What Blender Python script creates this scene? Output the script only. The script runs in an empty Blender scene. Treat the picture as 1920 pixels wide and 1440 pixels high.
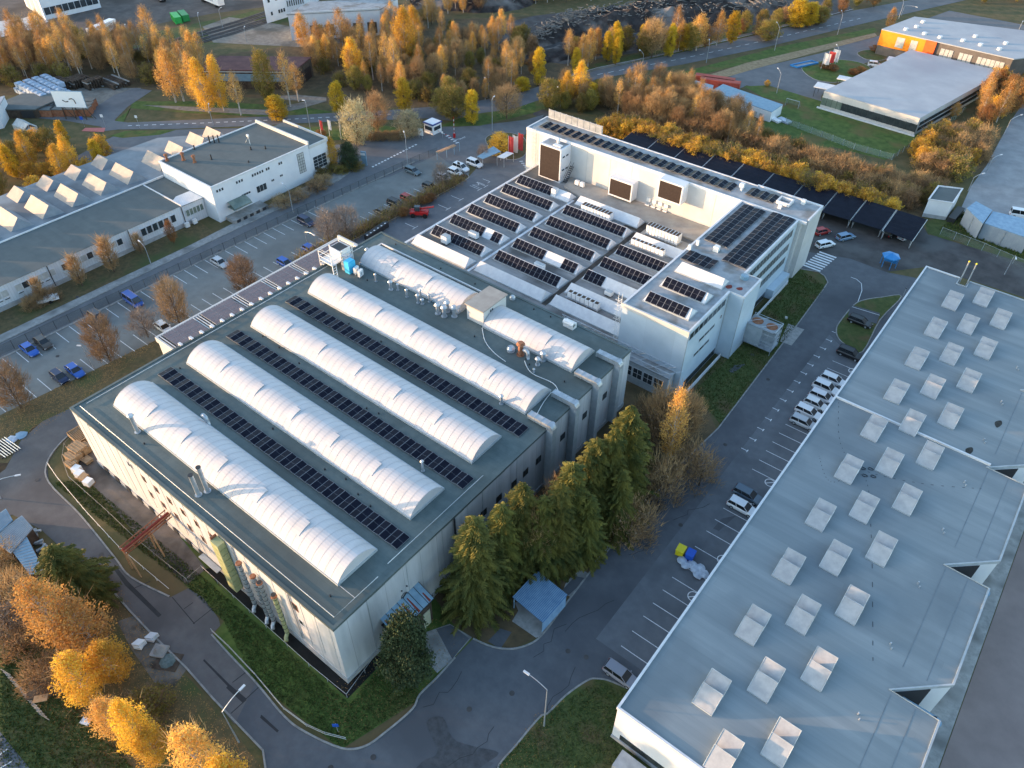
import bpy, math, random
from mathutils import Vector, Matrix, Euler
from mathutils.geometry import tessellate_polygon
R = math.radians
C = bpy.context.scene.collection
random.seed(7)
# ------------------------------------------------------------------ camera geometry (aerial photo taken from 91 m)
F = 1426.195; TH = R(42.388); RO = R(.6912); YA = R(-37.931); H = 91.0
fw = Vector((math.sin(YA)*math.cos(TH), math.cos(YA)*math.cos(TH), -math.sin(TH)))
r0 = Vector((math.cos(YA), -math.sin(YA), 0)); u0 = r0.cross(fw)
rt = math.cos(RO)*r0 + math.sin(RO)*u0
up = -math.sin(RO)*r0 + math.cos(RO)*u0
def at(px, py, z=0.0):
    d = rt*((px-960)/F) + up*(-(py-720)/F) + fw
    t = (z-H)/d.z
    return (d.x*t, d.y*t, z)
def proj(p):
    q = Vector(p)-Vector((0, 0, H)); w = q.dot(fw)
    return (960+F*q.dot(rt)/w, 720-F*q.dot(up)/w)
def hz(bx, by, tx, ty):
    p = at(bx, by); best = (1e9, 5)
    for k in range(5, 400):
        q = proj((p[0], p[1], k*.1)); d = math.hypot(q[0]-tx, q[1]-ty)
        if d < best[0]: best = (d, k*.1)
    return best[1]
# ------------------------------------------------------------------ scene helpers
LOC = {}
def _tag(o, label=None, cat=None, group=None, kind=None):
    if label: o['label'] = label
    if cat: o['category'] = cat
    if group: o['group'] = group
    if kind: o['kind'] = kind
    return o
def thing(name, label, cat, loc=(0, 0, 0), rz=0.0, group=None):
    o = bpy.data.objects.new(name, None); C.objects.link(o)
    o.empty_display_size = .3
    o.location = loc; o.rotation_euler = (0, 0, rz)
    LOC[o.name] = Vector(loc)
    return _tag(o, label, cat, group)
class MB:
    def __init__(s): s.v = []; s.f = []; s.m = []
    def face(s, pts, m=0):
        b = len(s.v); s.v += [tuple(p) for p in pts]; s.f.append(tuple(range(b, b+len(pts)))); s.m.append(m)
    def box(s, x0, y0, z0, x1, y1, z1, m=0, mt=None):
        b = len(s.v)
        s.v += [(x0,y0,z0),(x1,y0,z0),(x1,y1,z0),(x0,y1,z0),(x0,y0,z1),(x1,y0,z1),(x1,y1,z1),(x0,y1,z1)]
        for q in ((3,2,1,0),(4,5,6,7),(0,1,5,4),(1,2,6,5),(2,3,7,6),(3,0,4,7)):
            s.f.append(tuple(b+i for i in q)); s.m.append(m)
        if mt is not None: s.m[-5] = mt
    def obox(s, cx, cy, z0, lx, ly, hh, a=0.0, m=0, mt=None):
        b = len(s.v); ca, sa = math.cos(a), math.sin(a)
        for z in (z0, z0+hh):
            for x, y in ((-lx/2,-ly/2),(lx/2,-ly/2),(lx/2,ly/2),(-lx/2,ly/2)):
                s.v.append((cx+x*ca-y*sa, cy+x*sa+y*ca, z))
        for q in ((3,2,1,0),(4,5,6,7),(0,1,5,4),(1,2,6,5),(2,3,7,6),(3,0,4,7)):
            s.f.append(tuple(b+i for i in q)); s.m.append(m)
        if mt is not None: s.m[-5] = mt
    def prism(s, base, z0, z1, m=0, mt=None):
        """extruded polygon (list of xy)"""
        n = len(base); b = len(s.v)
        s.v += [(p[0], p[1], z0) for p in base] + [(p[0], p[1], z1) for p in base]
        for i in range(n):
            j = (i+1) % n; s.f.append((b+i, b+j, b+n+j, b+n+i)); s.m.append(m)
        for t in tessellate_polygon([[Vector((p[0], p[1], 0)) for p in base]]):
            a_, b_, c_ = [Vector((base[i][0], base[i][1])) for i in t]
            if (b_-a_).cross(c_-a_) < 0: t = (t[0], t[2], t[1])
            s.f.append(tuple(b+n+i for i in t)); s.m.append(m if mt is None else mt)
    def cyl(s, x, y, z0, z1, r, m=0, n=10, r2=None, cap=True):
        if r2 is None: r2 = r
        b = len(s.v)
        for z, q in ((z0, r), (z1, r2)):
            s.v += [(x+q*math.cos(2*math.pi*i/n), y+q*math.sin(2*math.pi*i/n), z) for i in range(n)]
        for i in range(n):
            j = (i+1) % n; s.f.append((b+i, b+j, b+n+j, b+n+i)); s.m.append(m)
        if cap: s.f.append(tuple(b+n+i for i in range(n))); s.m.append(m); s.f.append(tuple(b+i for i in reversed(range(n)))); s.m.append(m)
    def tube(s, pts, r, m=0, n=6, r2=None):
        pts = [Vector(p) for p in pts]; k = len(pts); b = len(s.v)
        for i, p in enumerate(pts):
            d = (pts[min(i+1, k-1)]-pts[max(i-1, 0)]).normalized()
            a = d.cross(Vector((0, 0, 1)))
            if a.length < .05: a = d.cross(Vector((1, 0, 0)))
            a.normalize(); c = d.cross(a)
            q = r if r2 is None else r+(r2-r)*i/(k-1)
            s.v += [tuple(p+q*(a*math.cos(2*math.pi*j/n)+c*math.sin(2*math.pi*j/n))) for j in range(n)]
        for i in range(k-1):
            for j in range(n):
                l = (j+1) % n; s.f.append((b+i*n+j, b+i*n+l, b+(i+1)*n+l, b+(i+1)*n+j)); s.m.append(m)
        s.f.append(tuple(b+j for j in range(n))); s.m.append(m)
        s.f.append(tuple(b+(k-1)*n+j for j in reversed(range(n)))); s.m.append(m)
    def build(s, name, mats, parent=None, smooth=False, label=None):
        if not isinstance(mats, (list, tuple)): mats = [mats]
        me = bpy.data.meshes.new(name)
        L = LOC.get(parent.name, Vector((0, 0, 0))) if parent else Vector((0, 0, 0))
        vs = [(x-L.x, y-L.y, z-L.z) for x, y, z in s.v] if parent else s.v
        me.from_pydata(vs, [], s.f)
        for m in mats: me.materials.append(m)
        if len(mats) > 1: me.polygons.foreach_set('material_index', s.m)
        if smooth: me.polygons.foreach_set('use_smooth', [True]*len(s.f))
        me.update()
        o = bpy.data.objects.new(name, me); C.objects.link(o)
        if parent: o.parent = parent; LOC[o.name] = L
        if label: o['label'] = label
        return o
def tree_copy(o, loc, rz=0.0, sc=1.0, label=None, group=None, szz=None):
    """copy a thing with its parts and sub-parts"""
    c = o.copy(); C.objects.link(c); c.location = loc; c.rotation_euler = (0, 0, rz)
    c.scale = (sc, sc, szz if szz else sc)
    for k, v in (('label', label), ('group', group)):
        if v: c[k] = v
        elif k == 'group' and k in c.keys(): del c[k]
    for ch in o.children:
        d = ch.copy(); C.objects.link(d); d.parent = c
        for g in ch.children:
            e = g.copy(); C.objects.link(e); e.parent = d
    return c
# ------------------------------------------------------------------ materials
def mat(name, c1, c2=None, scale=1.0, rough=.85, c3=None, s3=.12, metal=0.0, bump=0.0, brick=None, spec=.35,
        wall=False, detail=6, stretch=None, trans=0.0, rnd=0.0, lo=.35, hi=.65):
    m = bpy.data.materials.new(name); m.use_nodes = True
    nt = m.node_tree; N = nt.nodes; L = nt.links; N.clear()
    out = N.new('ShaderNodeOutputMaterial'); b = N.new('ShaderNodeBsdfPrincipled')
    b.inputs['Roughness'].default_value = rough; b.inputs['Metallic'].default_value = metal
    b.inputs['Specular IOR Level'].default_value = spec
    tc = N.new('ShaderNodeTexCoord'); co = tc.outputs['Object']
    geo = N.new('ShaderNodeNewGeometry') if (c2 or brick) else None
    def col(c): return (c[0], c[1], c[2], 1)
    cur = None
    if c2:
        src = geo.outputs['Position']
        if stretch:
            mp = N.new('ShaderNodeMapping'); mp.inputs['Scale'].default_value = stretch
            L.new(src, mp.inputs['Vector']); src = mp.outputs['Vector']
        n = N.new('ShaderNodeTexNoise'); n.inputs['Scale'].default_value = scale; n.inputs['Detail'].default_value = detail
        n.inputs['Roughness'].default_value = .62
        L.new(src, n.inputs['Vector'])
        rp = N.new('ShaderNodeValToRGB'); rp.color_ramp.elements[0].position = lo; rp.color_ramp.elements[1].position = hi
        rp.color_ramp.elements[0].color = col(c1); rp.color_ramp.elements[1].color = col(c2)
        L.new(n.outputs['Fac'], rp.inputs['Fac']); cur = rp.outputs['Color']
        if c3:
            n3 = N.new('ShaderNodeTexNoise'); n3.inputs['Scale'].default_value = s3; n3.inputs['Detail'].default_value = 5
            L.new(geo.outputs['Position'], n3.inputs['Vector'])
            r3 = N.new('ShaderNodeValToRGB'); r3.color_ramp.elements[0].position = .5; r3.color_ramp.elements[1].position = .66
            r3.color_ramp.elements[0].color = (0,0,0,1); r3.color_ramp.elements[1].color = (1,1,1,1)
            L.new(n3.outputs['Fac'], r3.inputs['Fac'])
            mx = N.new('ShaderNodeMixRGB'); L.new(r3.outputs['Color'], mx.inputs['Fac']); L.new(cur, mx.inputs['Color1'])
            mx.inputs['Color2'].default_value = col(c3); cur = mx.outputs['Color']
        if bump:
            bp = N.new('ShaderNodeBump'); bp.inputs['Strength'].default_value = bump; bp.inputs['Distance'].default_value = .05
            nb = N.new('ShaderNodeTexNoise'); nb.inputs['Scale'].default_value = scale*4; nb.inputs['Detail'].default_value = 4
            L.new(geo.outputs['Position'], nb.inputs['Vector'])
            L.new(nb.outputs['Fac'], bp.inputs['Height']); L.new(bp.outputs['Normal'], b.inputs['Normal'])
    if brick:
        bw, bh, mort, dark = brick[:4]; off = brick[4] if len(brick) > 4 else .5
        bk = N.new('ShaderNodeTexBrick'); bk.inputs['Scale'].default_value = 1.0
        bk.inputs['Brick Width'].default_value = bw; bk.inputs['Row Height'].default_value = bh
        bk.inputs['Mortar Size'].default_value = mort; bk.offset = off
        bk.inputs['Color1'].default_value = (1,1,1,1); bk.inputs['Color2'].default_value = (.90,.91,.92,1)
        bk.inputs['Mortar'].default_value = (dark, dark, dark, 1); bk.inputs['Mortar Smooth'].default_value = .1
        if wall:
            sp = N.new('ShaderNodeSeparateXYZ'); L.new(geo.outputs['Position'], sp.inputs[0])
            ad = N.new('ShaderNodeMath'); ad.operation = 'ADD'; L.new(sp.outputs[0], ad.inputs[0]); L.new(sp.outputs[1], ad.inputs[1])
            cb = N.new('ShaderNodeCombineXYZ'); L.new(ad.outputs[0], cb.inputs[0]); L.new(sp.outputs[2], cb.inputs[1])
            L.new(cb.outputs[0], bk.inputs['Vector'])
        else: L.new(geo.outputs['Position'], bk.inputs['Vector'])
        mm = N.new('ShaderNodeMixRGB'); mm.blend_type = 'MULTIPLY'; mm.inputs['Fac'].default_value = 1
        if cur: L.new(cur, mm.inputs['Color1'])
        else: mm.inputs['Color1'].default_value = col(c1)
        L.new(bk.outputs['Color'], mm.inputs['Color2']); cur = mm.outputs['Color']
    if rnd:
        oi = N.new('ShaderNodeObjectInfo'); hs = N.new('ShaderNodeHueSaturation')
        mr = N.new('ShaderNodeMapRange'); mr.inputs['To Min'].default_value = .5-rnd*.012; mr.inputs['To Max'].default_value = .5+rnd*.012
        mv = N.new('ShaderNodeMapRange'); mv.inputs['To Min'].default_value = 1-rnd*.35; mv.inputs['To Max'].default_value = 1+rnd*.3
        L.new(oi.outputs['Random'], mr.inputs['Value']); L.new(oi.outputs['Random'], mv.inputs['Value'])
        L.new(mr.outputs[0], hs.inputs['Hue']); L.new(mv.outputs[0], hs.inputs['Value'])
        if cur: L.new(cur, hs.inputs['Color'])
        else: hs.inputs['Color'].default_value = col(c1)
        cur = hs.outputs['Color']
    if cur: L.new(cur, b.inputs['Base Color'])
    else: b.inputs['Base Color'].default_value = col(c1)
    if trans:
        tr = N.new('ShaderNodeBsdfTranslucent'); ms = N.new('ShaderNodeMixShader'); ms.inputs[0].default_value = trans
        if cur: L.new(cur, tr.inputs['Color'])
        else: tr.inputs['Color'].default_value = col(c1)
        L.new(b.outputs[0], ms.inputs[1]); L.new(tr.outputs[0], ms.inputs[2]); L.new(ms.outputs[0], out.inputs['Surface'])
    else: L.new(b.outputs[0], out.inputs['Surface'])
    return m
def see_through(name, c, fac):
    m = bpy.data.materials.new(name); m.use_nodes = True; N = m.node_tree.nodes; L = m.node_tree.links; N.clear()
    o = N.new('ShaderNodeOutputMaterial'); t = N.new('ShaderNodeBsdfTransparent'); d = N.new('ShaderNodeBsdfDiffuse')
    d.inputs['Color'].default_value = (*c, 1); x = N.new('ShaderNodeMixShader'); x.inputs[0].default_value = fac
    L.new(t.outputs[0], x.inputs[1]); L.new(d.outputs[0], x.inputs[2]); L.new(x.outputs[0], o.inputs['Surface']); return m
M = {}
M['ground'] = mat('rough_grass', (.065,.068,.024), (.13,.10,.045), .35, .95, (.12,.08,.04), .03, bump=.6)
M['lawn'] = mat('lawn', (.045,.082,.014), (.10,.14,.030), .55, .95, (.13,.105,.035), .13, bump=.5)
M['lawn_dark'] = mat('shaded_lawn', (.048,.072,.018), (.090,.105,.032), .8, .95, (.11,.08,.035), .2, bump=.5)  # duller, slightly darker green than the main lawn
M['litter'] = mat('leaf_litter', (.075,.066,.030), (.15,.105,.048), 1.1, .95, (.070,.085,.028), .12, bump=.6)
M['soil'] = mat('brown_soil', (.045,.030,.018), (.085,.05,.024), .8, .95, bump=.5)
M['brush'] = mat('brush_ground', (.075,.055,.030), (.14,.095,.048), .5, .95, (.06,.052,.024), .08, bump=.7)
M['asph'] = mat('road_asphalt', (.088,.093,.104), (.112,.117,.128), .6, .82, (.070,.074,.084), .07, bump=.15, spec=.4)
M['asph_b'] = mat('worn_asphalt', (.105,.098,.098), (.135,.126,.123), .5, .85, (.084,.079,.079), .1, bump=.15)
M['asph_park'] = mat('parking_asphalt', (.115,.123,.136), (.140,.148,.160), .7, .8, (.100,.107,.118), .2, bump=.1)
M['lot'] = mat('lot_asphalt', (.165,.172,.165), (.20,.208,.20), .5, .85, (.14,.147,.142), .09, bump=.15)
M['street'] = mat('street_asphalt', (.125,.128,.135), (.155,.158,.164), .45, .85, (.105,.108,.114), .09, bump=.15)
M['yard'] = mat('dark_yard', (.050,.046,.046), (.082,.075,.072), .4, .9, (.10,.098,.095), .14, bump=.3)
M['gravel'] = mat('pale_gravel', (.16,.145,.125), (.24,.22,.19), .8, .95, (.11,.10,.085), .12, bump=.5)
M['dirt'] = mat('yard_dirt', (.085,.072,.066), (.13,.11,.10), .3, .95, (.06,.05,.045), .06, bump=.4)
M['conc'] = mat('concrete', (.24,.235,.225), (.36,.35,.33), 1.2, .9, (.17,.165,.155), .3, bump=.2)
M['kerb'] = mat('kerb_stone', (.20,.195,.185), (.32,.31,.29), 1.5, .9)
M['paint'] = mat('road_paint', (.55,.56,.57), (.78,.78,.78), 2.2, .7)
M['paint_r'] = mat('red_road_paint', (.42,.12,.11), (.50,.17,.15), 1.5, .8)
M['tar'] = mat('tar_patch', (.018,.018,.019), (.028,.028,.030), 1.0, .6)
M['roof_g'] = mat('green_grey_roof_felt', (.092,.122,.122), (.122,.152,.148), .8, .8, (.078,.094,.090), .06, bump=.12, brick=(11,1.02,.018,.78))
M['roof_b'] = mat('blue_grey_roof_felt', (.190,.222,.236), (.255,.288,.300), .28, .8, (.165,.195,.212), .07, bump=.1, brick=(26,1.05,.016,.86), stretch=(.10,1.5,1), spec=.45)
M['roof_p'] = mat('pale_felt_strip', (.19,.205,.235), (.24,.255,.285), .5, .75, brick=(1.2,30,.03,.84))
M['roof_s'] = mat('weathered_grey_roof', (.20,.195,.195), (.33,.32,.31), .5, .85, (.11,.105,.10), .10, bump=.12, brick=(9,1.1,.02,.86), stretch=(.3,1,1))
M['roof_t'] = mat('pale_beige_roof', (.30,.27,.24), (.38,.35,.31), .5, .85)
M['roof_o'] = mat('light_grey_roof', (.24,.26,.28), (.34,.36,.375), .6, .8, (.18,.175,.165), .25)
M['roof_l'] = mat('slate_grey_roof', (.092,.110,.112), (.112,.130,.130), .4, .85, brick=(15,1.1,.02,.9))
M['roof_m'] = mat('far_membrane_roof', (.33,.35,.38), (.40,.42,.44), .15, .7, (.30,.31,.34), .03)
M['dark_valley'] = mat('stained_gutter', (.03,.025,.022), (.07,.06,.05), .9, .8)
M['wall'] = mat('white_panel_wall', (.46,.48,.50), (.60,.61,.63), .9, .6, (.53,.54,.55), .25, brick=(3.02,40,.035,.62,0), wall=True, stretch=(1,1,.10))
M['wall_w'] = mat('cream_panel_wall', (.52,.51,.49), (.60,.59,.57), .3, .55, brick=(6,40,.03,.86,0), wall=True)
M['wall_o'] = mat('blue_white_cladding', (.46,.55,.62), (.54,.63,.70), .3, .4, brick=(5.5,40,.03,.85,0), wall=True, spec=.5)
M['wall_l'] = mat('white_corrugated_wall', (.58,.61,.65), (.66,.69,.72), .4, .6, brick=(.55,40,.04,.8,0), wall=True)
M['wall_p'] = mat('plain_white_wall', (.62,.64,.67), (.70,.72,.74), .3, .7)
M['plinth'] = mat('plinth', (.30,.31,.32), (.42,.43,.44), .8, .85)
M['trim'] = mat('white_trim', (.56,.57,.59), (.66,.67,.68), 1.0, .5)
M['dormer'] = mat('dormer_sheet', (.36,.30,.25), (.44,.375,.31), .6, .6)  # warm sunlight put into the colour of the sun-facing dormer slope
M['dormer_s'] = mat('dormer_shaded_side', (.17,.195,.22), (.22,.245,.27), .8, .7)  # shade put into the colour of the other dormer faces, darker blue-grey
M['trim_g'] = mat('grey_trim', (.32,.36,.38), (.42,.45,.47), 1.0, .5)
M['poly'] = mat('white_polycarbonate', (.50,.49,.50), (.55,.54,.55), .6, .7, (.485,.475,.48), .35, spec=.25, stretch=(1.2,.25,.25))
M['rib'] = mat('vault_rib', (.40,.40,.42), rough=.5)
M['glass'] = mat('window_glass', (.022,.030,.038), (.05,.062,.07), .6, .12, spec=.7)
M['glass_g'] = mat('green_tinted_glass', (.10,.14,.12), (.20,.24,.20), .35, .15, spec=.7)
M['blind'] = mat('pale_blind', (.36,.37,.36), (.50,.51,.49), 1.0, .6)
M['black'] = mat('black_mesh_screen', (.022,.014,.012), (.034,.022,.018), 2.0, .8)
M['pv'] = mat('solar_cells', (.006,.007,.014), (.010,.012,.022), .8, .35, spec=.08)
M['pv_b'] = mat('solar_cells_seethrough', (.12,.088,.090), (.155,.115,.115), .8, .2, spec=.5)
M['alu'] = mat('aluminium_frame', (.24,.245,.26), rough=.5, metal=.2)
M['steel'] = mat('galvanised_steel', (.34,.37,.40), (.50,.53,.56), 1.2, .38, metal=.45)
M['steel_w'] = mat('white_unit_casing', (.66,.66,.65), (.76,.76,.75), 1.0, .5)
M['dark'] = mat('dark_metal', (.03,.032,.036), rough=.5)
M['rust'] = mat('rusty_metal', (.22,.075,.035), (.34,.16,.09), 1.2, .85)
M['rustred'] = mat('red_rust', (.17,.032,.024), (.24,.05,.035), 1.4, .8)
M['louvre'] = mat('yellow_green_duct', (.30,.33,.16), (.42,.42,.22), .8, .55)
M['ctin'] = mat('blue_tin', (.16,.27,.36), (.22,.34,.43), 1.2, .5)
M['blue'] = mat('blue_tin_roof', (.15,.26,.38), (.23,.36,.48), 1.1, .5, spec=.4)
M['blue2'] = mat('bright_blue', (.03,.20,.48), (.05,.26,.56), 1.0, .4)
M['wood'] = mat('raw_timber', (.30,.19,.10), (.42,.28,.16), 2.0, .8)
M['wood_d'] = mat('dark_timber', (.045,.03,.022), (.10,.075,.055), 1.0, .9)
M['orange_c'] = mat('orange_cladding', (.85,.24,.015), (.95,.30,.02), .4, .5)
M['redorange'] = mat('red_orange_cladding', (.75,.10,.02), (.85,.14,.03), .4, .5)
M['brownclad'] = mat('taupe_cladding', (.11,.095,.085), (.15,.13,.115), .5, .6)
M['maroon'] = mat('maroon_roof', (.085,.032,.034), (.13,.055,.05), .4, .8)
M['shedgrey'] = mat('grey_blue_cladding', (.26,.30,.34), (.33,.37,.40), .5, .6, brick=(1,40,.03,.85,0), wall=True)
M['green'] = mat('green_container', (.03,.36,.07), (.05,.46,.10), 1.0, .5)
M['redc'] = mat('red_container', (.30,.055,.04), (.38,.08,.055), 1.0, .6, brick=(.35,40,.06,.7,0), wall=True)
M['white'] = mat('white_paint', (.74,.75,.76), (.80,.80,.80), 1.0, .4)
M['red'] = mat('red_paint', (.42,.02,.02), rough=.35)
M['yellow'] = mat('yellow_plastic', (.68,.58,.02), rough=.4)
M['blue_p'] = mat('blue_plastic', (.02,.10,.50), rough=.35)
M['tarp'] = mat('silver_wrap', (.28,.33,.40), (.52,.58,.66), 1.2, .35)
M['bales'] = mat('pale_blue_wrap', (.26,.33,.42), (.42,.50,.60), .7, .4)
M['heap'] = mat('dark_heap', (.020,.016,.015), (.055,.045,.042), .35, .95, (.24,.21,.19), .075, bump=1.0)
M['bark_w'] = mat('birch_bark', (.36,.32,.28), (.55,.50,.45), 1.5, .9)
M['bark'] = mat('bark', (.07,.05,.035), (.13,.09,.065), 1.5, .95)
M['needles'] = mat('spruce_needles', (.055,.070,.016), (.20,.175,.034), .55, .8, rnd=.4, trans=.12)
M['l_orange'] = mat('orange_leaves', (.52,.27,.075), (.78,.48,.14), .5, .8, rnd=.9, trans=.38)
M['l_amber'] = mat('amber_leaves', (.56,.31,.04), (.82,.53,.075), .5, .8, rnd=.7, trans=.38)
M['l_yellow'] = mat('yellow_leaves', (.42,.27,.02), (.66,.44,.035), .5, .8, rnd=.6, trans=.35)
M['l_olive'] = mat('olive_leaves', (.17,.15,.035), (.34,.26,.06), .5, .85, rnd=.8, trans=.3)
M['l_rust'] = mat('rust_leaves', (.22,.095,.03), (.38,.18,.055), .5, .85, rnd=.6, trans=.3)
M['l_brown'] = mat('brown_twigs', (.17,.12,.075), (.30,.205,.12), .5, .9, rnd=.8, trans=.15)
M['l_tan'] = mat('tan_twigs', (.30,.19,.095), (.50,.32,.15), .5, .9, rnd=.6, trans=.2)
M['l_grey'] = mat('grey_twigs', (.17,.145,.125), (.27,.23,.20), .5, .9, rnd=.4, trans=.1)
M['l_pale'] = mat('pale_leaves', (.34,.28,.15), (.52,.46,.29), .6, .85, rnd=.4, trans=.3)
M['l_green'] = mat('dark_green_leaves', (.024,.040,.018), (.065,.088,.034), .8, .75, rnd=.3, trans=.1)
M['wire'] = see_through('wire_mesh', (.22,.26,.24), .22)
M['net'] = see_through('dark_wire_mesh', (.10,.12,.12), .28)
M['netw'] = see_through('green_mesh_fence', (.25,.34,.28), .5)
def flat(name, c, rough=.5): return mat(name, c, rough=rough)
SUN_E, SKY_S, SKY_DE = 9.6, .62, 4.5
# ================================================================== THE SETTING
def struct(o): o['kind'] = 'structure'; return o
def smooth_poly(pts, closed=True, n=4):
    out = []; k = len(pts)
    rng_ = range(k) if closed else range(k-1)
    for i in rng_:
        p0 = pts[(i-1) % k] if closed or i > 0 else pts[i]; p1 = pts[i]; p2 = pts[(i+1) % k]
        p3 = pts[(i+2) % k] if closed or i+2 < k else pts[(i+1) % k]
        for j in range(n):
            t = j/n
            out.append(tuple(.5*((2*p1[a])+(-p0[a]+p2[a])*t+(2*p0[a]-5*p1[a]+4*p2[a]-p3[a])*t*t+(-p0[a]+3*p1[a]-3*p2[a]+p3[a])*t**3) for a in (0, 1)))
    if not closed: out.append(tuple(pts[-1][:2]))
    return out
def G(pts): return [at(x, y)[:2] for x, y in pts]
def area(name, pts, z, m, smooth=False, px=True, kind=True):
    P_ = G(pts) if px else pts
    if smooth: P_ = smooth_poly(P_)
    mb = MB(); P3 = [(p[0], p[1], z) for p in P_]
    for t in tessellate_polygon([[Vector(p) for p in P3]]):
        a, b, c = [P3[i] for i in t]
        if (b[0]-a[0])*(c[1]-a[1])-(b[1]-a[1])*(c[0]-a[0]) < 0: b, c = c, b
        mb.face([a, b, c])
    o = mb.build(name, m); return struct(o) if kind else o
def ribbon(mb, pts, w, z0, z1, m=0, closed=False):
    k = len(pts); L_ = []; R_ = []
    for i, p in enumerate(pts):
        a = pts[(i-1) % k] if (closed or i > 0) else p; b = pts[(i+1) % k] if (closed or i < k-1) else p
        d = Vector((b[0]-a[0], b[1]-a[1])); d = d.normalized() if d.length > 1e-6 else Vector((1, 0))
        n = Vector((-d.y, d.x))*(w/2); L_.append((p[0]+n.x, p[1]+n.y)); R_.append((p[0]-n.x, p[1]-n.y))
    for i in range(k if closed else k-1):
        j = (i+1) % k
        mb.face([(*R_[i], z1), (*R_[j], z1), (*L_[j], z1), (*L_[i], z1)], m)
        if z1-z0 > .01:
            mb.face([(*L_[i], z0), (*L_[i], z1), (*L_[j], z1), (*L_[j], z0)], m)
            mb.face([(*R_[i], z1), (*R_[i], z0), (*R_[j], z0), (*R_[j], z1)], m)
def kerb(pts, smooth=True, px=True, closed=False, w=.22, h=.13):
    P_ = G(pts) if px else pts
    if smooth: P_ = smooth_poly(P_, closed)
    mb = MB(); ribbon(mb, P_, w, 0, h, 0, closed); return struct(mb.build('kerb', M['kerb']))
def island(name, pts, m, h=.11, smooth=True, px=True):
    P_ = G(pts) if px else pts
    if smooth: P_ = smooth_poly(P_)
    area(name, P_, h-.012, m, px=False)
    mb = MB(); ribbon(mb, P_, .22, 0, h+.01, 0, True); struct(mb.build('kerb', M['kerb']))

mb = MB(); n = 12; S = 1500
for i in range(n):
    for j in range(n):
        x0, y0 = -S-80+2*S/n*i, -S+150+2*S/n*j
        mb.face([(x0, y0, 0), (x0+2*S/n, y0, 0), (x0+2*S/n, y0+2*S/n, 0), (x0, y0+2*S/n, 0)])
struct(mb.build('ground', M['ground']))

# --- grounds under things
area('lawn', [(60,700),(345,1095),(420,1165),(400,1190),(480,1280),(640,1405),(790,1310),(900,1190),(700,1000),(400,980)], .010, M['lawn'])
area('leaf_litter', [(-200,1040),(60,1000),(230,1160),(300,1215),(400,1320),(500,1450),(520,1700),(-300,1700)], .008, M['litter'])
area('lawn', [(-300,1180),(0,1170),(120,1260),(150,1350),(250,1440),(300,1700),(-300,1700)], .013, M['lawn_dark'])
area('brown_verge', [(-200,795),(0,780),(80,738),(213,673),(293,637),(330,660),(130,765),(60,800),(15,870),(-200,900)], .012, M['litter'])
area('brown_soil', [(-200,870),(15,868),(60,803),(133,765),(130,772),(60,830),(20,880),(-200,960)], .014, M['soil'])
area('conifer_bed', [(887,1198),(960,1217),(1017,1190),(1117,1060),(1200,960),(1311,843),(1345,805),(1300,720),(1180,700),(900,1000),(800,1100),(850,1170)], .014, M['brush'])
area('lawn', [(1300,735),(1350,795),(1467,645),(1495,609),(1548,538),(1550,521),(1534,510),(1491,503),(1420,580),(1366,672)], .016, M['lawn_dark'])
area('brush_ground', [(1110,200),(1190,160),(1300,195),(1430,250),(1560,300),(1760,390),(1700,430),(1540,330),(1200,250)], .010, M['brush'])
area('brush_ground', [(-100,95),(120,70),(260,95),(390,105),(560,85),(740,40),(1000,30),(1080,100),(1110,180),(980,210),(700,200),(560,190),(300,170),(200,165),(0,180),(-100,190)], .010, M['brush'])
area('dark_heap_ground', [(880,60),(1000,30),(1180,8),(1560,-30),(1600,20),(1420,60),(1250,90),(1060,120),(960,110)], .014, M['yard'])

# --- roads
M['asph_crack'] = mat('crack_filler', (.03,.03,.032), (.04,.04,.042), 2, .8); M['asph_patch'] = mat('asphalt_repair', (.078,.082,.090), (.095,.10,.108), 1, .85)
ASPH = [(-60,930),(10,880),(40,825),(80,790),(140,762),(260,850),(150,800),(110,835),(88,870),(92,905),(150,965),(215,1045),(245,1082),(320,1120),(353,1103),(380,1120),(410,1160),(413,1173),(397,1190),
 (430,1227),(480,1280),(533,1343),(573,1373),(640,1403),(683,1400),(723,1373),(773,1330),(787,1303),(820,1270),(853,1233),(887,1198),(923,1213),(960,1217),(993,1208),(1017,1190),(1053,1143),(1103,1077),
 (1117,1060),(1200,960),(1280,867),(1346,804),(1467,645),(1495,609),(1542,545),(1552,530),(1546,518),(1534,510),(1491,503),(1500,470),(1594,485),(1661,510),(1760,530),(1720,620),(1580,830),(1400,1090),(1240,1330),(1165,1290),(1120,1273),(1100,1277),
 (1027,1340),(1010,1345),(930,1440),(900,1520),(507,1520),(493,1407),(400,1310),(350,1253),(283,1187),(245,1147),(213,1110),(140,1050),(77,993),(23,965),(-60,1000)]
area('road', ASPH, .024, M['asph'])
area('road', [(-60,930),(10,880),(40,825),(80,790),(140,764),(150,800),(110,835),(88,870),(92,905),(150,965),(215,1045),(245,1082),(320,1120),(353,1103),(410,1160),(413,1173),(397,1190),(430,1227),(480,1280),(440,1358),(400,1310),(350,1253),(283,1187),(245,1147),(213,1110),(140,1050),(77,993),(23,965),(-60,1000)], .030, M['asph_b'])
kerb([(148,800),(110,835),(88,870),(92,905),(150,965),(215,1045),(245,1082),(318,1119)])
kerb([(397,1190),(430,1227),(480,1280),(533,1343),(573,1373),(640,1403),(683,1400),(723,1373),(773,1330),(787,1303),(820,1270),(853,1233)])
kerb([(887,1198),(923,1213),(960,1217),(993,1208),(1017,1190),(1053,1143),(1103,1077),(1117,1060)])
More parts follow.
